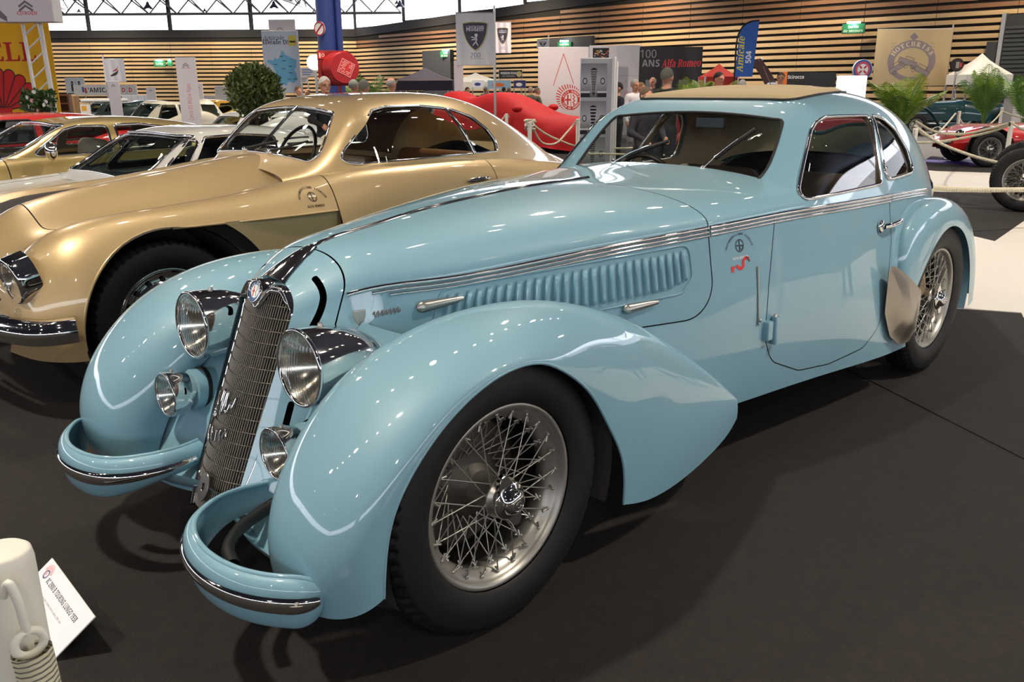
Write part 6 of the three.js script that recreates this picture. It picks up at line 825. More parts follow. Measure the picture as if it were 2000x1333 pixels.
// tents
function tent(label, px, pyTop, pyEave, halfPx, dep, c, valance) { const t = thing('canopy_tent', label, 'tent', place(px, 200, dep).setY(0), HALLTURN), yT = place(px, pyTop, dep).y, yE = place(px, pyEave, dep).y, w = span(halfPx, dep), m = mat(c, .8); part('roof', surf(16, 4, (u, v) => { const a = u * Math.PI * 2 + Math.PI / 4, sq = 1 / Math.max(Math.abs(Math.cos(a)), Math.abs(Math.sin(a))), k = v, r = w * sq * k; return [r * Math.cos(a), lerp(yT, yE, k ** .8), r * Math.sin(a) * .9]; }), m, t); part('valance', merge([box(2 * w, valance, .02, 0, yE - valance / 2, .9 * w), box(2 * w, valance, .02, 0, yE - valance / 2, -.9 * w), box(.02, valance, 1.8 * w, w, yE - valance / 2, 0), box(.02, valance, 1.8 * w, -w, yE - valance / 2, 0)]), m, t); for (const a of [-1, 1]) for (const b of [-1, 1]) part('leg', rod([a * w * .98, 0, b * w * .88], [a * w * .98, yE, b * w * .88], .025, .025, 8), M.silver, t); }
tent('dark purple canopy tent behind the gold coupe roof', 832, 132, 158, 56, 27, 0x37303f, .28); tent('white canopy tent behind the picture banner', 930, 142, 160, 52, 31, 0xe8e4d8, .25); tent('white canopy tent right of the tan banner', 1905, 104, 146, 44, 27.6, 0xe6e3da, .3);
// shield banners
board('shield_banner', 'large white hanging banner with dark shield and lion', 'banner', [891, 26, 965, 128], 19, peugeot, { pole: 1, fold: .07, ppm: 520 }); board('shield_banner', 'smaller white shield banner right behind the large one', 'banner', [965, 44, 998, 104], 23, peugeot, { pole: -1, fold: .05, ppm: 520 }); board('shield_banner', 'tiny white shield flag above the white club panel', 'banner', [1049, 78, 1071, 96], 31, peugeot, { pole: 1 });
board('rally_sign', 'black sign with white lettering behind the red cover', 'sign', [974, 137, 1020, 153], 30, (x, w, h) => { fill(x, w, h, '#1c1a20'); pr(x, 'HORIZON ROAD', w * .42, h * .5, `bold ${h * .4}px sans-serif`, '#e8e6ea', 'center', w * .7); pr(x, 'LES LEGENDES', w * .42, h * .82, `${h * .26}px sans-serif`, '#c8c6ca'); x.fillStyle = '#b8a878'; x.beginPath(); x.arc(w * .87, h * .5, h * .36, 0, 7); x.fill(); }, { legs: true });
for (const [label, b, c1, c2] of [['white poster with a blue shield left of the car picture', [922, 157, 946, 171], '#e6e6ee', '#3a4a8a'], ['poster with an orange car on blue', [952, 157, 998, 173], '#8fb0c8', '#d86a34'], ['dark blue poster with a white strip', [1003, 157, 1027, 172], '#3a3a72', '#e8e6da'], ['white tent notice with a grey mark', [792, 158, 816, 173], '#e9e9ec', '#77757c']]) board('poster', label, 'poster', b, 29.3, (x, w, h) => { fill(x, w, h, c1); x.fillStyle = c2; x.beginPath(); x.ellipse(w * .45, h * .55, w * .26, h * .24, 0, 0, 7); x.fill(); }, { legs: true });
// club stand
board('exhibition_wall', 'white stand panel with the big red club emblem and red mountain lines', 'panel', [1050, 92, 1148, 268], 23.4, (x, w, h) => { fill(x, w, h, '#e3dcdc'); x.strokeStyle = '#c8372f'; x.lineWidth = w * .012; x.beginPath(); x.moveTo(w * .3, h * .42); x.lineTo(w * .5, h * .07); x.lineTo(w * .71, h * .4); x.stroke(); alfaLogo(x, w * .66, h * .58, w * .2); }, { ppm: 480, th: .06 });
board('exhibition_wall', 'white stand panel carrying the small dark poster', 'panel', [1149, 89, 1202, 266], 24, (x, w, h) => { fill(x, w, h, '#dcd7d8'); x.fillStyle = '#26242a'; x.fillRect(w * .12, h * .02, w * .6, h * .12); for (let k = 0; k < 40; k++) { x.fillStyle = ['#b03030', '#d8d0c0', '#5070a0', '#c8a040'][k % 4]; x.fillRect(w * (.14 + .54 * hash(k, 1)), h * (.03 + .1 * hash(k, 2)), w * .05, h * .012); } }, { ppm: 300 });
board('exhibition_wall', 'white stand panel with a pale red emblem left of the black banner', 'panel', [1200, 88, 1248, 264], 24.6, (x, w, h) => { fill(x, w, h, '#dedadf'); x.fillStyle = '#c9c5cb'; x.fillRect(0, h * .33, w, h * .008); x.strokeStyle = '#d9a9a8'; x.lineWidth = 3; x.beginPath(); x.moveTo(w * .25, h * .56); x.lineTo(w * .46, h * .38); x.lineTo(w * .66, h * .56); x.stroke(); alfaLogo(x, w * .5, h * .55, w * .13, '#d9a9a8', '#eee8ea'); }, { ppm: 300 });
{ // tower with grey front views
  const front = (x, w, h, n, rib) => { const g = x.createLinearGradient(0, 0, 0, h); g.addColorStop(0, '#8b8b90'); g.addColorStop(.5, '#c4c4c8'); g.addColorStop(1, '#6a6a70'); x.fillStyle = g; x.fillRect(0, 0, w, h); x.fillStyle = '#1c1c20'; x.beginPath(); x.moveTo(w * .38, h * .18); x.quadraticCurveTo(w * .5, h * .08, w * .62, h * .18); x.lineTo(w * .56, h * .86); x.lineTo(w * .5, h * .95); x.lineTo(w * .44, h * .86); x.fill(); x.fillStyle = '#d8d8dc'; for (let k = 0; k < n; k++) x.fillRect(w * .39, h * (.2 + k * .68 / n), w * .22, h * rib); for (const c of [.16, .84]) { x.fillStyle = '#4a4a50'; x.beginPath(); x.ellipse(w * c, h * .52, w * .09, h * .1, 0, 0, 7); x.fill(); x.fillStyle = '#d0d0d4'; x.beginPath(); x.ellipse(w * c, h * .52, w * .055, h * .065, 0, 0, 7); x.fill(); } x.fillStyle = '#e8e8ec'; x.fillRect(0, h * .82, w * .36, h * .05); x.fillRect(w * .64, h * .82, w * .36, h * .05); x.fillStyle = '#222226'; x.fillRect(0, h * .88, w * .36, h * .12); x.fillRect(w * .64, h * .88, w * .36, h * .12); };
  const d = 14.9, p = place(1165, 300, d), t = thing('picture_tower', 'white display tower with grey pictures of car fronts', 'display', [p.x, 0, p.z], HALLTURN), w = span(70, d), top = place(1165, 113, d).y; part('frame', rbox(w, top, .12, .02, 0, top / 2, 0), mat(0xc9c9cd, .5), t); part('side_post', rod([w * .42, 0, .05], [w * .42, top + .02, .05], .03, .03, 10), M.white, t); part('side_post', rod([w * .52, 0, -.1], [w * .52, top * .97, -.1], .03, .03, 10), M.white, t);
  [[124, 190, 14, .018], [197, 262, 7, .03], [268, 330, 12, .02]].forEach(([a, b, n, rb]) => { const ya = place(1165, a, d).y, yb2 = place(1165, b, d).y; part('picture', new THREE.PlaneGeometry(w * .72, ya - yb2).translate(-w * .13, (ya + yb2) / 2, .065), boardMat(256, 300, (x, cw, ch) => front(x, cw, ch, n, rb)), t, 'grey picture of a car front'); }); }
board('centenary_banner', 'black banner with grey and red anniversary lettering', 'banner', [1248, 92, 1370, 178], 22.5, (x, w, h) => { fill(x, w, h, '#26262a'); pr(x, '100', w * .13, h * .24, `${h * .25}px sans-serif`, '#8d8d92'); pr(x, 'ANS', w * .18, h * .44, `bold ${h * .22}px sans-serif`, '#8d8d92'); x.save(); x.translate(w * .35, h * .46); x.rotate(-.02); pr(x, 'Alfa Romeo', 0, 0, `italic bold ${h * .24}px serif`, '#d02c36', 'left', w * .63); x.restore(); x.fillStyle = '#7a7a80'; for (let k = 0; k < 3; k++) x.fillRect(w * (.1 + k * .27), h * .74, w * .16, h * .2); }, { back: M.black, fold: .05, legs: true, ppm: 420 });
// feather flag
{ const d = 19, p = place(1452, 150, d), t = thing('feather_flag', 'blue feather flag with yellow and white lettering', 'flag', [p.x, 0, p.z], HALLTURN), w = span(34, d), yb0 = place(1450, 150, d).y, yt = place(1468, 40, d).y, H = yt - yb0; const sh = new THREE.Shape(); sh.moveTo(-w / 2, 0); sh.lineTo(w / 2, 0); sh.lineTo(w * .68, H); sh.quadraticCurveTo(-w * .15, H * .97, -w * .38, H * .8); sh.lineTo(-w / 2, 0); const g = new THREE.ShapeGeometry(sh, 10), uv = g.attributes.uv; for (let i = 0; i < uv.count; i++) uv.setXY(i, uv.getX(i) / w + .5, uv.getY(i) / H);
  part('print', g.clone().translate(0, yb0, .012), boardMat(160, 520, (x, cw, ch) => { fill(x, cw, ch, '#2f5fb2'); x.save(); x.translate(cw * .42, ch * .92); x.rotate(-Math.PI / 2); pr(x, 'Amicale', 0, 0, `italic bold ${cw * .5}px serif`, '#ecd84a', 'left', ch * .74); x.restore(); x.save(); x.translate(cw * .86, ch * .76); x.rotate(-Math.PI / 2); pr(x, '504', 0, 0, `bold ${cw * .44}px sans-serif`, '#f0eef4', 'left', ch * .46); x.restore(); }), t); part('backing', g.clone().translate(0, yb0, 0), mat(0x2f5fb2, .8), t); part('pole', tube([[-w * .52, 0, 0], [-w * .52, yb0, 0], [-w * .4, yb0 + H * .8, 0], [w * .1, yb0 + H * .97, 0], [w * .68, yb0 + H, 0]], .018, 8, false, 40), M.black, t); part('base', rbox(.4, .04, .4, .01, -w * .52, .02, 0), M.black, t); }
// red stand with raised bonnet, orange and black boards
tent('red canopy behind the fabric roof of the blue coupe', 1400, 124, 150, 32, 20.5, 0xc8392f, .35);
{ const p = place(1487, 165, 21), t = thing('raised_bonnet', 'dark red car bonnet propped open behind the blue coupe roof', 'car bonnet', [p.x, 0, p.z], HALLTURN), m = paint(0x6a2020); const y0 = p.y, y1 = place(1470, 116, 21).y; part('panel', surf(12, 8, (u, v) => [lerp(.22, -.2, u) + .03 * Math.sin(u * 3), lerp(y0, y1, u), lerp(-.5, .5, v)]), m, t); part('lamp', new THREE.SphereGeometry(.05, 14, 10).translate(-.14, y1 - .02, .3), M.silver, t); part('body', rbox(1.2, y0 * .98, 1.3, .2, .6, y0 * .49, 0), m, t); part('prop', rod([.1, y0, .4], [-.1, lerp(y0, y1, .7), .4], .01, .01, 6), M.silver, t); }
board('orange_board', 'narrow orange board left of the black lettered sign', 'sign', [1522, 140, 1537, 168], 24, (x, w, h) => fill(x, w, h, '#e0702a'), { legs: true }); board('model_sign', 'black sign with white lettering above the blue coupe roof', 'sign', [1536, 142, 1632, 170], 24.3, (x, w, h) => { fill(x, w, h, '#1e1e20'); pr(x, 'Scirocco', w * .18, h * .42, `bold ${h * .34}px sans-serif`, '#e8e6e2', 'center', w * .34); }, { back: M.black, legs: true });
{ const p = place(1663, 163, 23), t = thing('light_box', 'bright white lit display box behind the blue coupe roof', 'light box', [p.x, 0, p.z], HALLTURN), w = span(54, 23), y1 = place(1663, 148, 23).y; part('screen_glow', rbox(w, y1 * .5, .2, .02, 0, y1 * .75, 0), new THREE.MeshStandardMaterial({ color: 0xffffff, emissive: 0xffffff, emissiveIntensity: 1.4 }), t); part('base', rbox(w * .9, y1 * .5, .18, .02, 0, y1 * .25, 0), M.white, t); const l = new THREE.RectAreaLight(0xffffff, 1.4, w, y1 * .45); l.position.set(0, y1 * .75, .14); l.lookAt(place(1663, 163, 10)); l.rotation.set(0, 0, 0); l.rotation.y = Math.PI; t.add(l); }
// tan banner, round signs
board('tan_banner', 'tan cloth banner with a grey badge of crossed cars', 'banner', [1708, 58, 1853, 168], 28.6, (x, w, h) => { fill(x, w, h, '#b7a37b'); const c = '#6a6166'; x.strokeStyle = c; x.fillStyle = '#857a7c'; x.lineWidth = w * .006; x.beginPath(); x.ellipse(w * .49, h * .55, w * .32, h * .37, 0, 0, 7); x.fill(); x.fillStyle = '#b7a37b'; x.beginPath(); x.ellipse(w * .49, h * .58, w * .23, h * .26, 0, 0, 7); x.fill(); const s = 'HOTCHKISS'; for (let i = 0; i < s.length; i++) { const a = (i - 4) * .27; x.save(); x.translate(w * .49 + Math.sin(a) * w * .275, h * .56 - Math.cos(a) * h * .30); x.rotate(a); pr(x, s[i], 0, h * .03, `bold ${h * .11}px serif`, '#d2c29c'); x.restore(); } x.save(); x.fillStyle = '#80757a'; x.beginPath(); x.moveTo(w * .49, h * .05); x.lineTo(w * .55, h * .13); x.lineTo(w * .49, h * .19); x.lineTo(w * .43, h * .13); x.fill(); for (const [ox, oy, a] of [[.33, .66, -.55], [.62, .72, .5], [.44, .58, .3]]) { x.save(); x.translate(w * ox, h * oy); x.rotate(a); x.fillStyle = '#8d8282'; x.strokeStyle = '#5a5258'; x.fillRect(-w * .13, -h * .05, w * .26, h * .09); x.strokeRect(-w * .13, -h * .05, w * .26, h * .09); x.strokeRect(-w * .05, -h * .1, w * .12, h * .05); for (const q of [-.08, .08]) { x.beginPath(); x.arc(w * q, h * .05, h * .035, 0, 7); x.stroke(); } x.restore(); } for (const q of [.2, .78]) { x.strokeStyle = '#8b7f7e'; for (let k = 0; k < 3; k++) { x.beginPath(); x.moveTo(w * q, h * (.26 + .05 * k)); x.lineTo(w * (q + (q < .5 ? .07 : -.07)), h * (.23 + .05 * k)); x.stroke(); } } x.restore(); }, { back: mat(0xb7a37b, .8), fold: .06, pole: 1, ppm: 300 });
{ const mk = (name, label, px, py, d, r, draw, back) => { const p = place(px, py, d), t = thing(name, label, 'sign', [p.x, 0, p.z], HALLTURN), R = span(r, d); part('disc', rod([0, p.y, -.04], [0, p.y, .04], R, R, 36), back, t); part('face', new THREE.CircleGeometry(R * .96, 36).translate(0, p.y, .043), boardMat(160, 160, draw), t); part('pole', rod([0, 0, -.02], [0, p.y - R, -.02], .025, .025, 8), M.silver, t); part('foot', rbox(.4, .03, .4, .01, 0, .015, 0), M.silver, t); };
  mk('round_sign', 'round white and blue sign with red crossed emblem left of the tan banner', 1684, 136, 27.8, 19, (x, w, h) => { fill(x, w, h, '#3a5aa8'); x.lineWidth = 16; x.strokeStyle = '#d8505a'; x.beginPath(); x.arc(80, 80, 56, 0, 7); x.stroke(); x.fillStyle = '#f0eaea'; x.beginPath(); x.arc(80, 80, 46, 0, 7); x.fill(); x.strokeStyle = '#c03040'; x.lineWidth = 14; x.beginPath(); x.moveTo(50, 50); x.lineTo(110, 110); x.moveTo(110, 50); x.lineTo(50, 110); x.stroke(); x.fillStyle = '#f0eaea'; x.beginPath(); x.arc(80, 80, 14, 0, 7); x.fill(); }, M.white);
  mk('round_sign', 'round black sign right of the tan banner', 1869, 127, 27.6, 12.5, (x, w, h) => { fill(x, w, h, '#2a1c1e'); x.fillStyle = '#8d8a86'; x.fillRect(58, 40, 44, 80); x.fillStyle = '#b84040'; x.fillRect(110, 55, 24, 50); }, M.black); }
// exit signs: green, lettered, with their tube lights
function exitSign(label, px, py, w, h, dep, lines, turn = 0) { const p = place(px, py, dep), t = thing('exit_sign', label, 'sign', p, HALLTURN + turn, 'green exit signs'), W = span(w, dep), H = span(h, dep); part('box', rbox(W, H, .1, .01), mat(0x1e7a4e, .5), t); part('face', new THREE.PlaneGeometry(W * .96, H * .94).translate(0, 0, .053), boardMat(256, 110, (x, cw, ch) => { fill(x, cw, ch, '#2f8f5e'); lines.forEach((s, i) => pr(x, s, cw / 2, ch * (lines.length > 1 ? .45 + .42 * i : .7), `bold ${lines.length > 1 ? 44 : 66}px sans-serif`, '#d8f0d8')); }), t); part('tube_light', rod([-W * .3, H * .62, .06], [W * .3, H * .62, .06], .035, .035, 8), new THREE.MeshStandardMaterial({ color: 0xffffff, emissive: 0xffffff, emissiveIntensity: 2.5 }), t); const l = new THREE.PointLight(0xffffff, .6, 0, 2); l.position.set(0, H * .62, .14); l.shadow.radius = 3; t.add(l); part('bracket', rod([0, H * .5, -.04], [0, H * .5, -.5], .02, .02, 6), M.silver, t); }
exitSign('green exit sign high above the bird flag', 312, 125, 22, 11, 54.3, ['Sortie']); exitSign('small green exit sign right of the first one far left', 332, 124, 9, 11, 54.3, ['']); exitSign('green emergency exit sign left of the large shield banner', 872, 106, 26, 12, 48.3, ['Sortie', 'de secours'], -.4); exitSign('green exit sign above the white club panels', 1103, 87, 30, 10, 41.8, ['Sortie'], -.5); exitSign('green emergency exit sign on the upper right wall', 1667, 56, 42, 18, 31.4, ['Sortie', 'de secours'], -.55);
// dark doors and the roller door in the slatted wall
const onWall = px => { const k = (px - 1000) / 1747, t = (55 * k + 9.3) / (.684 + .729 * k); return { p: hall(-9.3 + .684 * t - .16 * .729, 55 - .729 * t - .16 * .684), dep: 55 - .729 * t }; };
[[838, 100, 892], [1068, 76, 1165], [1925, 82, 1945]].forEach(([x0, y0, x1], i) => { const A = onWall(x0), B = onWall(x1), a = A.p, b = B.p, h = place(x0, y0, A.dep).y, w = a.distanceTo(b), d = part('door_' + (i + 1), box(w, h, .3, w / 2, h / 2, 0), mat(0x3a3d42, .7), scene); d.userData.kind = 'structure'; d.position.set(a.x, 0, a.z); d.rotation.y = Math.atan2(-(b.z - a.z), b.x - a.x); part('handle', box(.1, .04, .06, w * .5, 1.05, .18), M.silver, d); });
{ const A = onWall(1952), B = onWall(2120), a = A.p.clone().setY(place(1952, 30, A.dep).y), b = B.p.clone().setY(a.y), w = a.distanceTo(b), d = part('door_4', box(w, a.y, .25, w / 2, a.y / 2, 0), mat(0x2c2f33, .6), scene); d.userData.kind = 'structure'; d.position.set(a.x, 0, a.z); d.rotation.y = Math.atan2(-(b.z - a.z), b.x - a.x); for (let k = 0; k < 24; k++) part('roller_slat', box(w * .94, .085, .05, w / 2, .15 + k * (a.y - .4) / 24, .14), mat(0x3c4146, .5), d); part('frame', box(.12, a.y + .1, .4, 0, a.y / 2, 0), M.silver, d); }
// pale counter at the right edge, below the palm
{ const p = place(1990, 232, 24), t = thing('white_counter', 'pale counter at the right edge behind the palm', 'counter', [p.x, 0, p.z], HALLTURN), h = place(1990, 190, 24).y; part('body', rbox(.9, h, .5, .02, .1, h / 2, 0), mat(0xb9b4b2, .6), t); part('top', rbox(1.0, .04, .6, .015, .1, h + .02, 0), M.white, t); }
// ------------------------------------------------------------------ plants
function leafGeo(l, w) { return surf(4, 2, (u, v) => [(v - .5) * w * Math.sin(Math.PI * Math.min(.98, u * .9 + .08)), u * l, .18 * l * u * u - Math.abs(v - .5) * w * .3]); }
M.leaf = new THREE.MeshPhysicalMaterial({ color: 0x3c5a1e, roughness: .5, transmission: .25, thickness: 0, side: THREE.DoubleSide }); M.leafDark = new THREE.MeshPhysicalMaterial({ color: 0x55632c, roughness: .45, transmission: .15, thickness: 0, side: THREE.DoubleSide }); M.palm = new THREE.MeshPhysicalMaterial({ color: 0x9ab33e, roughness: .5, transmission: .3, thickness: 0, side: THREE.DoubleSide }); M.palmDark = new THREE.MeshPhysicalMaterial({ color: 0x5c8638, roughness: .5, transmission: .3, thickness: 0, side: THREE.DoubleSide });
M.potMat = mat(0x3a322c, .7); M.bark = mat(0x4a3a28, .9);
function leafCloud(n, f, geo) { // many small leaves merged
  const list = [], e = new THREE.Euler(), q = new THREE.Quaternion(), m = new THREE.Matrix4(); for (let i = 0; i < n; i++) { const { p, s } = f(i); e.set(rr(-1.2, 1.2), rr(0, 6.28), rr(-1.2, 1.2)); q.setFromEuler(e); m.compose(p, q, V(s, s, s)); list.push(geo.clone().applyMatrix4(m)); } return merge(list);
}
{ // clipped bay bush in a pot
  const d = 11, p = place(507, 300, d), c = place(506, 181, d), R = span(50, d), t = thing('bay_bush', 'round clipped bay bush behind the gold coupe windscreen', 'plant', [p.x, 0, p.z]), g = leafGeo(.05, .022);
  part('trunk', rod([0, .3, 0], [0, c.y - R * .6, 0], .025, .02, 8), M.bark, t); part('pot', lathe([[0, 0], [.18, 0], [.24, .34], [.26, .36], [.22, .36], [.2, .3], [0, .3]], 24), M.potMat, t);
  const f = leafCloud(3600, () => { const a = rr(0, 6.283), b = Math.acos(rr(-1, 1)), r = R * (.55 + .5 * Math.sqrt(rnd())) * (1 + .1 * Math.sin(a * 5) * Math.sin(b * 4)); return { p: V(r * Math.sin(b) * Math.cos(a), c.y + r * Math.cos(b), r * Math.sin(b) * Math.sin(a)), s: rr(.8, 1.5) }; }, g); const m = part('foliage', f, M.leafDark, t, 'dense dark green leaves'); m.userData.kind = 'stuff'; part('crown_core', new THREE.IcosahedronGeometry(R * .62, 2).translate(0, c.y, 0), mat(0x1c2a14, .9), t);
}
{ // flowering plant
  const d = 12, c = place(75, 200, d), R = span(30, d), t = thing('flower_basket', 'white flowering plant before the yellow banner', 'plant', [c.x, 0, c.z]), g = leafGeo(.06, .03); part('stand', rod([0, 0, 0], [0, c.y - R * .6, 0], .03, .03, 8), M.black, t); part('pot', lathe([[0, c.y - R * 1.0], [.1, c.y - R], [.14, c.y - R * .5], [0, c.y - R * .5]], 20), M.potMat, t);
  const m = part('foliage', leafCloud(700, () => { const a = rr(0, 6.283), r = R * Math.sqrt(rnd()); return { p: V(r * Math.cos(a), c.y + rr(-.8, .8) * R * .8, r * Math.sin(a)), s: rr(.7, 1.4) }; }, g), M.leaf, t); m.userData.kind = 'stuff'; const fg = new THREE.CircleGeometry(.028, 7); for (let k = 0; k < 34; k++) { const a = rr(0, 6.283), r = R * rr(.5, 1.05), f = part('flower', fg, k % 5 ? M.white : (M.pink ??= mat(0xd89aa0, .7)), t); f.position.set(r * Math.cos(a), c.y + rr(-.75, .7) * R, r * Math.sin(a)); f.rotation.set(rr(-.8, .3), HALLTURN + rr(-1, 1), 0); }
}
function palm(label, px, pyBase, dep, H, n, pale, pot = true) {
  const p = place(px, pyBase, dep), t = thing('potted_palm', label, 'plant', [p.x, 0, p.z], 0, 'areca palms'); if (pot) part('pot', lathe([[0, 0], [.16, 0], [.21, .3], [.23, .32], [.19, .32], [0, .27]], 22), M.potMat, t);
  for (let k = 0; k < n; k++) {
    const a = k * 2.4 + rr(-.3, .3), L = H * rr(.75, 1.1), lean = rr(.25, .75), f = u => V(Math.cos(a) * lean * L * .75 * u ** 1.6, .3 + L * (u - .32 * lean * 1.3 * u ** 2.6), Math.sin(a) * lean * L * .75 * u ** 1.6), list = [tube([0, .25, .5, .75, 1].map(f), .008, 5, false, 12)], up = V(0, 1, 0);
    for (let j = 0; j < 22; j++) for (const s of [-1, 1]) { const u = .3 + .68 * j / 21, q = f(u), q2 = f(Math.min(1, u + .02)), d = q2.clone().sub(q).normalize(), side = d.clone().cross(up).normalize().multiplyScalar(s), l = H * .24 * Math.sin(Math.PI * (.15 + .8 * (j / 21))) * rr(.85, 1.1), dir = side.multiplyScalar(.8).addScaledVector(d, .7).add(V(0, -.12, 0)).normalize(), w = .014, nrm = d.clone().cross(dir).normalize(), e = dir.clone().cross(nrm).multiplyScalar(w), b = q.clone().addScaledVector(dir, l * .5), c = q.clone().addScaledVector(dir, l).add(V(0, -.18 * l, 0)), g = new THREE.BufferGeometry(); g.setAttribute('position', new THREE.Float32BufferAttribute([...q.toArray(), ...b.clone().add(e).toArray(), ...b.clone().sub(e).toArray(), ...c.toArray()], 3)); g.setIndex([0, 1, 2, 1, 3, 2]); g.computeVertexNormals(); list.push(g); }
    part('frond', merge(list), (k + (pale ? 0 : 1)) % 3 ? (pale ? M.palm : M.palmDark) : (pale ? M.palmDark : M.palm), t);
  }
}
palm('yellow green palm behind the blue coupe tail', 1755, 250, 17, 1.45, 22, true); palm('dark green palm in front of the green roadster', 1918, 252, 22.5, 1.75, 26, false); palm('dark green palm at the right edge', 1996, 250, 20.5, 1.7, 14, false); palm('small palm in front of the black banner', 1338, 230, 16.5, 1.35, 12, true); palm('small palm left of the man in red', 1382, 225, 18.5, 1.5, 11, true); palm('small palm behind the lettered black sign', 1590, 210, 25.5, 1.6, 12, false); palm('small palm right of the fire hose reel', 715, 205, 21, 1.55, 12, false);
// ------------------------------------------------------------------ people
function sdfMesh(res, size, centre, dist) {           // cube grid of edge 2*size round centre
  const mc = new MarchingCubes(res, new THREE.MeshBasicMaterial(), false, false, 120000), f = mc.field; let i = 0;
  for (let z = 0; z < res; z++) for (let y = 0; y < res; y++) for (let x = 0; x < res; x++, i++) f[i] = -dist((x / res * 2 - 1) * size + centre[0], (y / res * 2 - 1) * size + centre[1], (z / res * 2 - 1) * size + centre[2]);
  mc.isolation = 0; mc.update(); const n = mc.count, p = mc.positionArray.slice(0, n * 3), q = mc.normalArray.slice(0, n * 3); for (let k = 0; k < n; k++) for (let c = 0; c < 3; c++) p[3 * k + c] = p[3 * k + c] * size + centre[c];
  const g = new THREE.BufferGeometry(); g.setAttribute('position', new THREE.BufferAttribute(p, 3)); g.setAttribute('normal', new THREE.BufferAttribute(q, 3)); return g;
}
const smin = (a, b, k) => { const h = clamp(.5 + .5 * (b - a) / k); return lerp(b, a, h) - k * h * (1 - h); };
function capsule(a, b, ra, rb, flat = 1) { const bx = b[0] - a[0], by = b[1] - a[1], bz = (b[2] - a[2]) / flat, l2 = bx * bx + by * by + bz * bz || 1e-9; return (x, y, z) => { const px = x - a[0], py = y - a[1], pz = (z - a[2]) / flat, t = clamp((px * bx + py * by + pz * bz) / l2); return Math.hypot(px - bx * t, py - by * t, pz - bz * t) - lerp(ra, rb, t); }; }
const ell = (c, r) => (x, y, z) => { const d = Math.hypot((x - c[0]) / r[0], (y - c[1]) / r[1], (z - c[2]) / r[2]); return (d - 1) * Math.min(...r); };
const poses = {};
function bodyGeo(pose) {
  if (poses[pose]) return poses[pose];
  const arm = { stand: [[.25, 1.16, -.01], [.24, .93, .09]], lift: [[.25, 1.17, .03], [.16, 1.08, .26]], lean: [[.24, 1.17, .08], [.2, .98, .26]] }[pose], bones = [], add = (a, b, ra, rb, tag, flat) => bones.push([capsule(a, b, ra, rb, flat), tag]);
  add([0, .98, 0], [0, 1.12, 0], .155, .15, 'shirt', .72); add([0, 1.1, 0], [0, 1.34, .005], .15, .165, 'shirt', .7); add([-.12, 1.40, 0], [.12, 1.40, 0], .085, .085, 'shirt', .8); add([0, 1.42, .0], [0, 1.55, .015], .062, .055, 'skin'); add([0, .95, 0], [0, .9, 0], .15, .14, 'legs', .78);
  for (const s of [-1, 1]) { add([s * .17, 1.41, 0], [s * arm[0][0], arm[0][1], arm[0][2]], .062, .048, 'shirt'); add([s * arm[0][0], arm[0][1], arm[0][2]], [s * arm[1][0], arm[1][1], arm[1][2]], .048, .034, 'shirt'); add([s * .085, .92, 0], [s * .095, .5, .015], .092, .062, 'legs'); add([s * .095, .5, .015], [s * .1, .1, -.01], .06, .042, 'legs'); add([s * .1, .05, -.03], [s * .11, .035, .15], .042, .034, 'shoe'); const w = arm[1], fx = s * w[0], dirY = pose === 'stand' ? -1 : -.35, dirZ = pose === 'stand' ? .2 : .9; add([fx, w[1], w[2]], [fx, w[1] + dirY * .075, w[2] + dirZ * .06], .026, .034, 'skin'); }
  const f = (x, y, z) => { let d = 9; for (const [b] of bones) d = smin(d, b(x, y, z), .035); return d; }; const body = sdfMesh(96, .92, [0, .86, 0], f);
  const parts = [body];
  for (const s of [-1, 1]) { const w = arm[1], dy = pose === 'stand' ? -1 : -.35, dz = pose === 'stand' ? .2 : .9, o = [s * w[0], w[1] + dy * .07, w[2] + dz * .055], fin = []; for (let k = 0; k < 4; k++) { const a = (k - 1.5) * .017, L = [.062, .072, .066, .05][k], p0 = [o[0], o[1] + (pose === 'stand' ? -.01 : -.004), o[2] + dz * .01 + a * (pose === 'stand' ? 1 : 0)], p1 = [o[0] - s * .006, o[1] + dy * L * .55, o[2] + dz * L * .55 + a * (pose === 'stand' ? 1.1 : 0)], p2 = [o[0] - s * .022, o[1] + dy * L - .004, o[2] + dz * L + a * (pose === 'stand' ? 1.1 : 0)]; if (pose !== 'stand') { p0[0] += a; p1[0] += a; p2[0] += a; } fin.push(capsule(p0, p1, .0095, .0088), capsule(p1, p2, .0088, .0075)); } fin.push(capsule([o[0] - s * .012, o[1] + .03, o[2] + .02], [o[0] - s * .03, o[1] - .012, o[2] + .05], .011, .009)); fin.push(capsule([o[0], o[1] + .04, o[2] - dz * .02], [o[0], o[1], o[2]], .024, .022)); const hg = sdfMesh(40, .1, o, (x, y, z) => { let d = 9; for (const q of fin) d = smin(d, q(x, y, z), .006); return d; }); hg.userData.skin = true; parts.push(hg); }
  // head
  const hc = [0, 1.645, .02], hf = [ell([0, 1.67, 0], [.078, .098, .098]), ell([0, 1.605, .03], [.058, .07, .07]), ell([0, 1.565, .07], [.03, .025, .03]), ell([.079, 1.64, .005], [.012, .032, .02]), ell([-.079, 1.64, .005], [.012, .032, .02]), ell([0, 1.632, .107], [.014, .026, .02]), ell([0, 1.668, .084], [.05, .012, .02]), ell([0, 1.594, .088], [.026, .010, .014])];
  const head = sdfMesh(44, .15, hc, (x, y, z) => { let d = 9; for (const q of hf) d = smin(d, q(x, y, z), .018); d = smin(d, capsule([0, 1.52, .01], [0, 1.6, .02], .052, .05)(x, y, z), .02); return d; }); head.userData.skin = true; parts.push(head);
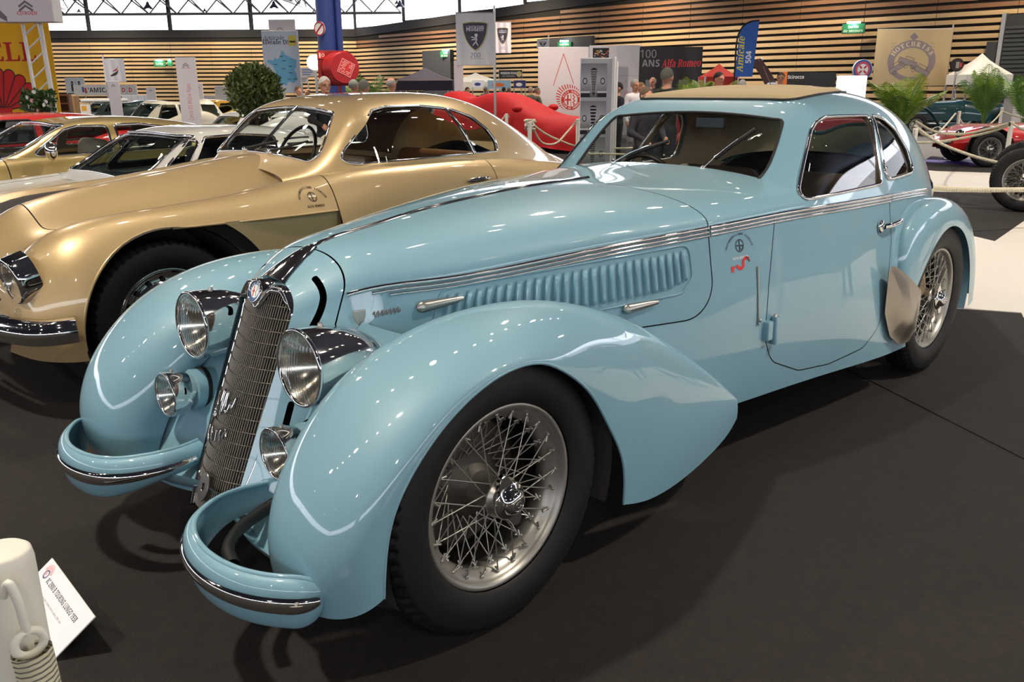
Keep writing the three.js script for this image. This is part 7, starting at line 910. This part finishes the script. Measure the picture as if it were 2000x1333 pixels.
  const g = new THREE.BufferGeometry(), P = [], N = [], T = []; for (const q of parts) { const a = q.attributes.position.array, n = q.attributes.normal.array; for (let k = 0; k < a.length; k += 3) { P.push(a[k], a[k + 1], a[k + 2]); N.push(n[k], n[k + 1], n[k + 2]); let tag = 'skin'; if (!q.userData.skin) { let b = 9; for (const [c, tg] of bones) { const d = c(a[k], a[k + 1], a[k + 2]); if (d < b) { b = d; tag = tg; } } } else if (q === head) { const e = Math.min(Math.hypot(a[k] - .03, a[k + 1] - 1.648), Math.hypot(a[k] + .03, a[k + 1] - 1.648)); if (e < .009 && a[k + 2] > .06) tag = 'eye'; else if (Math.abs(a[k + 1] - 1.594) < .006 && Math.abs(a[k]) < .024 && a[k + 2] > .08) tag = 'lip'; } T.push(tag); } }
  g.setAttribute('position', new THREE.Float32BufferAttribute(P, 3)); g.setAttribute('normal', new THREE.Float32BufferAttribute(N, 3)); g.userData.tags = T; return poses[pose] = g;
}
M.person = new THREE.MeshStandardMaterial({ vertexColors: true, roughness: .8 });
function hairGeo(bald) { return surf(14, 20, (u, v) => { const a = v * Math.PI * 2, b = u * (bald ? 2.0 : 1.75), back = (.5 - .5 * Math.cos(a)) ** .55, lim = lerp(bald ? 1.0 : .95, 2.0, back), t = bald ? lerp(1.05, Math.max(1.06, lim), u) : u * lim; return [.087 * Math.sin(t) * Math.sin(a), 1.668 + .111 * Math.cos(t), -.006 - (-.108) * Math.sin(t) * Math.cos(a)]; }); }
const hairs = [hairGeo(false), hairGeo(true)];
function person(label, pos, turn, o) {
  const t = thing('person', label, 'person', pos, turn), src = bodyGeo(o.pose ?? 'stand'), g = src.clone(), col = { shirt: o.shirt, legs: o.legs ?? 0x23242a, skin: o.skin ?? 0xc58f74, shoe: 0x151313, eye: 0x2a211c, lip: 0xa05a50 }, C = {}, a = new Float32Array(src.userData.tags.length * 3); for (const k in col) C[k] = new THREE.Color(col[k]).toArray(); src.userData.tags.forEach((k, i) => a.set(C[k], 3 * i)); g.setAttribute('color', new THREE.BufferAttribute(a, 3)); g.userData = {};
  part('body', g, M.person, t); part('hair', hairs[o.bald ? 1 : 0], mat(o.hair ?? 0x8a8680, .9), t); if (o.glasses) part('glasses', merge([new THREE.TorusGeometry(.022, .003, 6, 16).translate(.031, 1.648, .104), new THREE.TorusGeometry(.022, .003, 6, 16).translate(-.031, 1.648, .104), rod([.053, 1.65, .1], [.08, 1.65, .0], .002, .002, 5), rod([-.053, 1.65, .1], [-.08, 1.65, .0], .002, .002, 5)]), M.black, t); if (o.collar) part('collar', new THREE.TorusGeometry(.072, .018, 8, 24).rotateX(Math.PI / 2 - .2).translate(0, 1.49, -.005), mat(o.collar, .8), t);
  const k = o.h ?? 1; t.scale.set(k, k, k); return t;
}
// head centre on the photo's sight line; height follows from it
function stand(label, px, py, dep, facing, o) { const p = place(px, py, dep), k = clamp(p.y / 1.655, .78, 1.14); return person(label, [p.x, 0, p.z], HALLTURN + facing, { ...o, h: k }); }
stand('white haired man with glasses and dark jacket behind the gold coupe roof', 634, 166, 11.2, .6, { shirt: 0x17161a, hair: 0xd8d2c6, glasses: true, pose: 'lift' });
stand('brown haired man looking down left of the white haired man', 583, 178, 18, .7, { shirt: 0x3a2c26, hair: 0x6a5038 }); stand('balding man half hidden next to the brown haired man', 601, 184, 22, -.4, { shirt: 0x4a3a40, hair: 0x6a6058, bald: true });
stand('grey haired visitor seen from behind above the gold coupe roof, left head', 691, 168, 14.6, 2.6, { shirt: 0x3a3d45, hair: 0x8a8880 }); stand('grey curly haired visitor in dark clothes seen through the gold coupe windows', 711, 170, 12.5, 2.9, { shirt: 0x2c2e36, hair: 0x77736a, pose: 'stand' });
stand('brown haired visitor right of the two grey heads', 735, 177, 24, .8, { shirt: 0x5a2a28, hair: 0x5a3a28 }); stand('bald man in pale clothes above the gold coupe roof', 764, 164, 15.5, 2.4, { shirt: 0xb9a8a0, hair: 0x9a948c, bald: true });
stand('dark haired visitor left of the red cover', 913, 177, 25, .5, { shirt: 0x2a2426, hair: 0x3a2c24 }); stand('grey visitor behind the red cover, leftmost of four heads', 948, 174, 28, 2.6, { shirt: 0x4a4e5a, hair: 0x8a867e }); stand('dark capped visitor behind the red cover under the shield banner', 984, 176, 28.5, 2.8, { shirt: 0x2a2c30, hair: 0x23262a }); stand('brown haired visitor right of the dark cap', 994, 178, 28, 2.7, { shirt: 0x4a3a30, hair: 0x6a5a4a }); stand('grey balding visitor behind the red cover near the club panel', 1036, 176, 24, 2.4, { shirt: 0x55584a, hair: 0x8f8a80, bald: true }); stand('man in green jacket bending behind the red cover', 1049, 180, 23, 1.9, { shirt: 0x4a523a, hair: 0x6a5c4c, pose: 'lean' });
stand('grey haired man in white shirt before the club panels', 1240, 166, 16.2, .5, { shirt: 0xe6dfe0, hair: 0xa8a49c, legs: 0x8a8890 }); stand('person in beige half hidden behind the man in white', 1252, 171, 17.6, .9, { shirt: 0xb9a58c, hair: 0x8a6a4a }); stand('person in dark clothes at the edge of the picture tower', 1207, 172, 15.4, -1.2, { shirt: 0x1c1a1e, hair: 0x1c1816, pose: 'lift' });
stand('broad man in dark green jacket seen from behind, nearest to the blue coupe roof', 1303, 150, 11.2, 2.5, { shirt: 0x23251f, hair: 0x5a584e, collar: 0x2d3424 }); stand('bald head left of the dark green jacket', 1275, 160, 21, -.5, { shirt: 0x3a3a40, hair: 0x9a948c, bald: true });
stand('dark haired man in red jacket looking down', 1404, 154, 14.5, .5, { shirt: 0xa51c22, hair: 0x2a201a, pose: 'lean' }); stand('grey head behind the fabric roof right of the man in red', 1450, 166, 17.5, 2.5, { shirt: 0x8a8a90, hair: 0xa29c94 }); stand('dark haired man with glasses by the orange board', 1525, 152, 19, -.3, { shirt: 0x2c2a30, hair: 0x3a3028, glasses: true });
stand('visitor in dark clothes seen behind the blue coupe windscreen', 1262, 205, 9.6, .4, { shirt: 0x2d2a33, hair: 0x5a4a3a, pose: 'lift' });
// two visitors on the pale lane, mirrored in the blue door
person('visitor in dark coat on the pale lane right of the frame', [5.6, 0, 2.75], -1.9, { shirt: 0x2a2d38, hair: 0x5a5048, legs: 0x23283a }); person('visitor in brown jacket beside the one in the dark coat', [6.35, 0, 2.2], -2.2, { shirt: 0x5a4636, hair: 0x8a8278, legs: 0x2c2f3a });
scene.traverse(o => { if (o.isMesh) { o.castShadow = true; o.receiveShadow = true; } });
renderer.render(scene, camera);
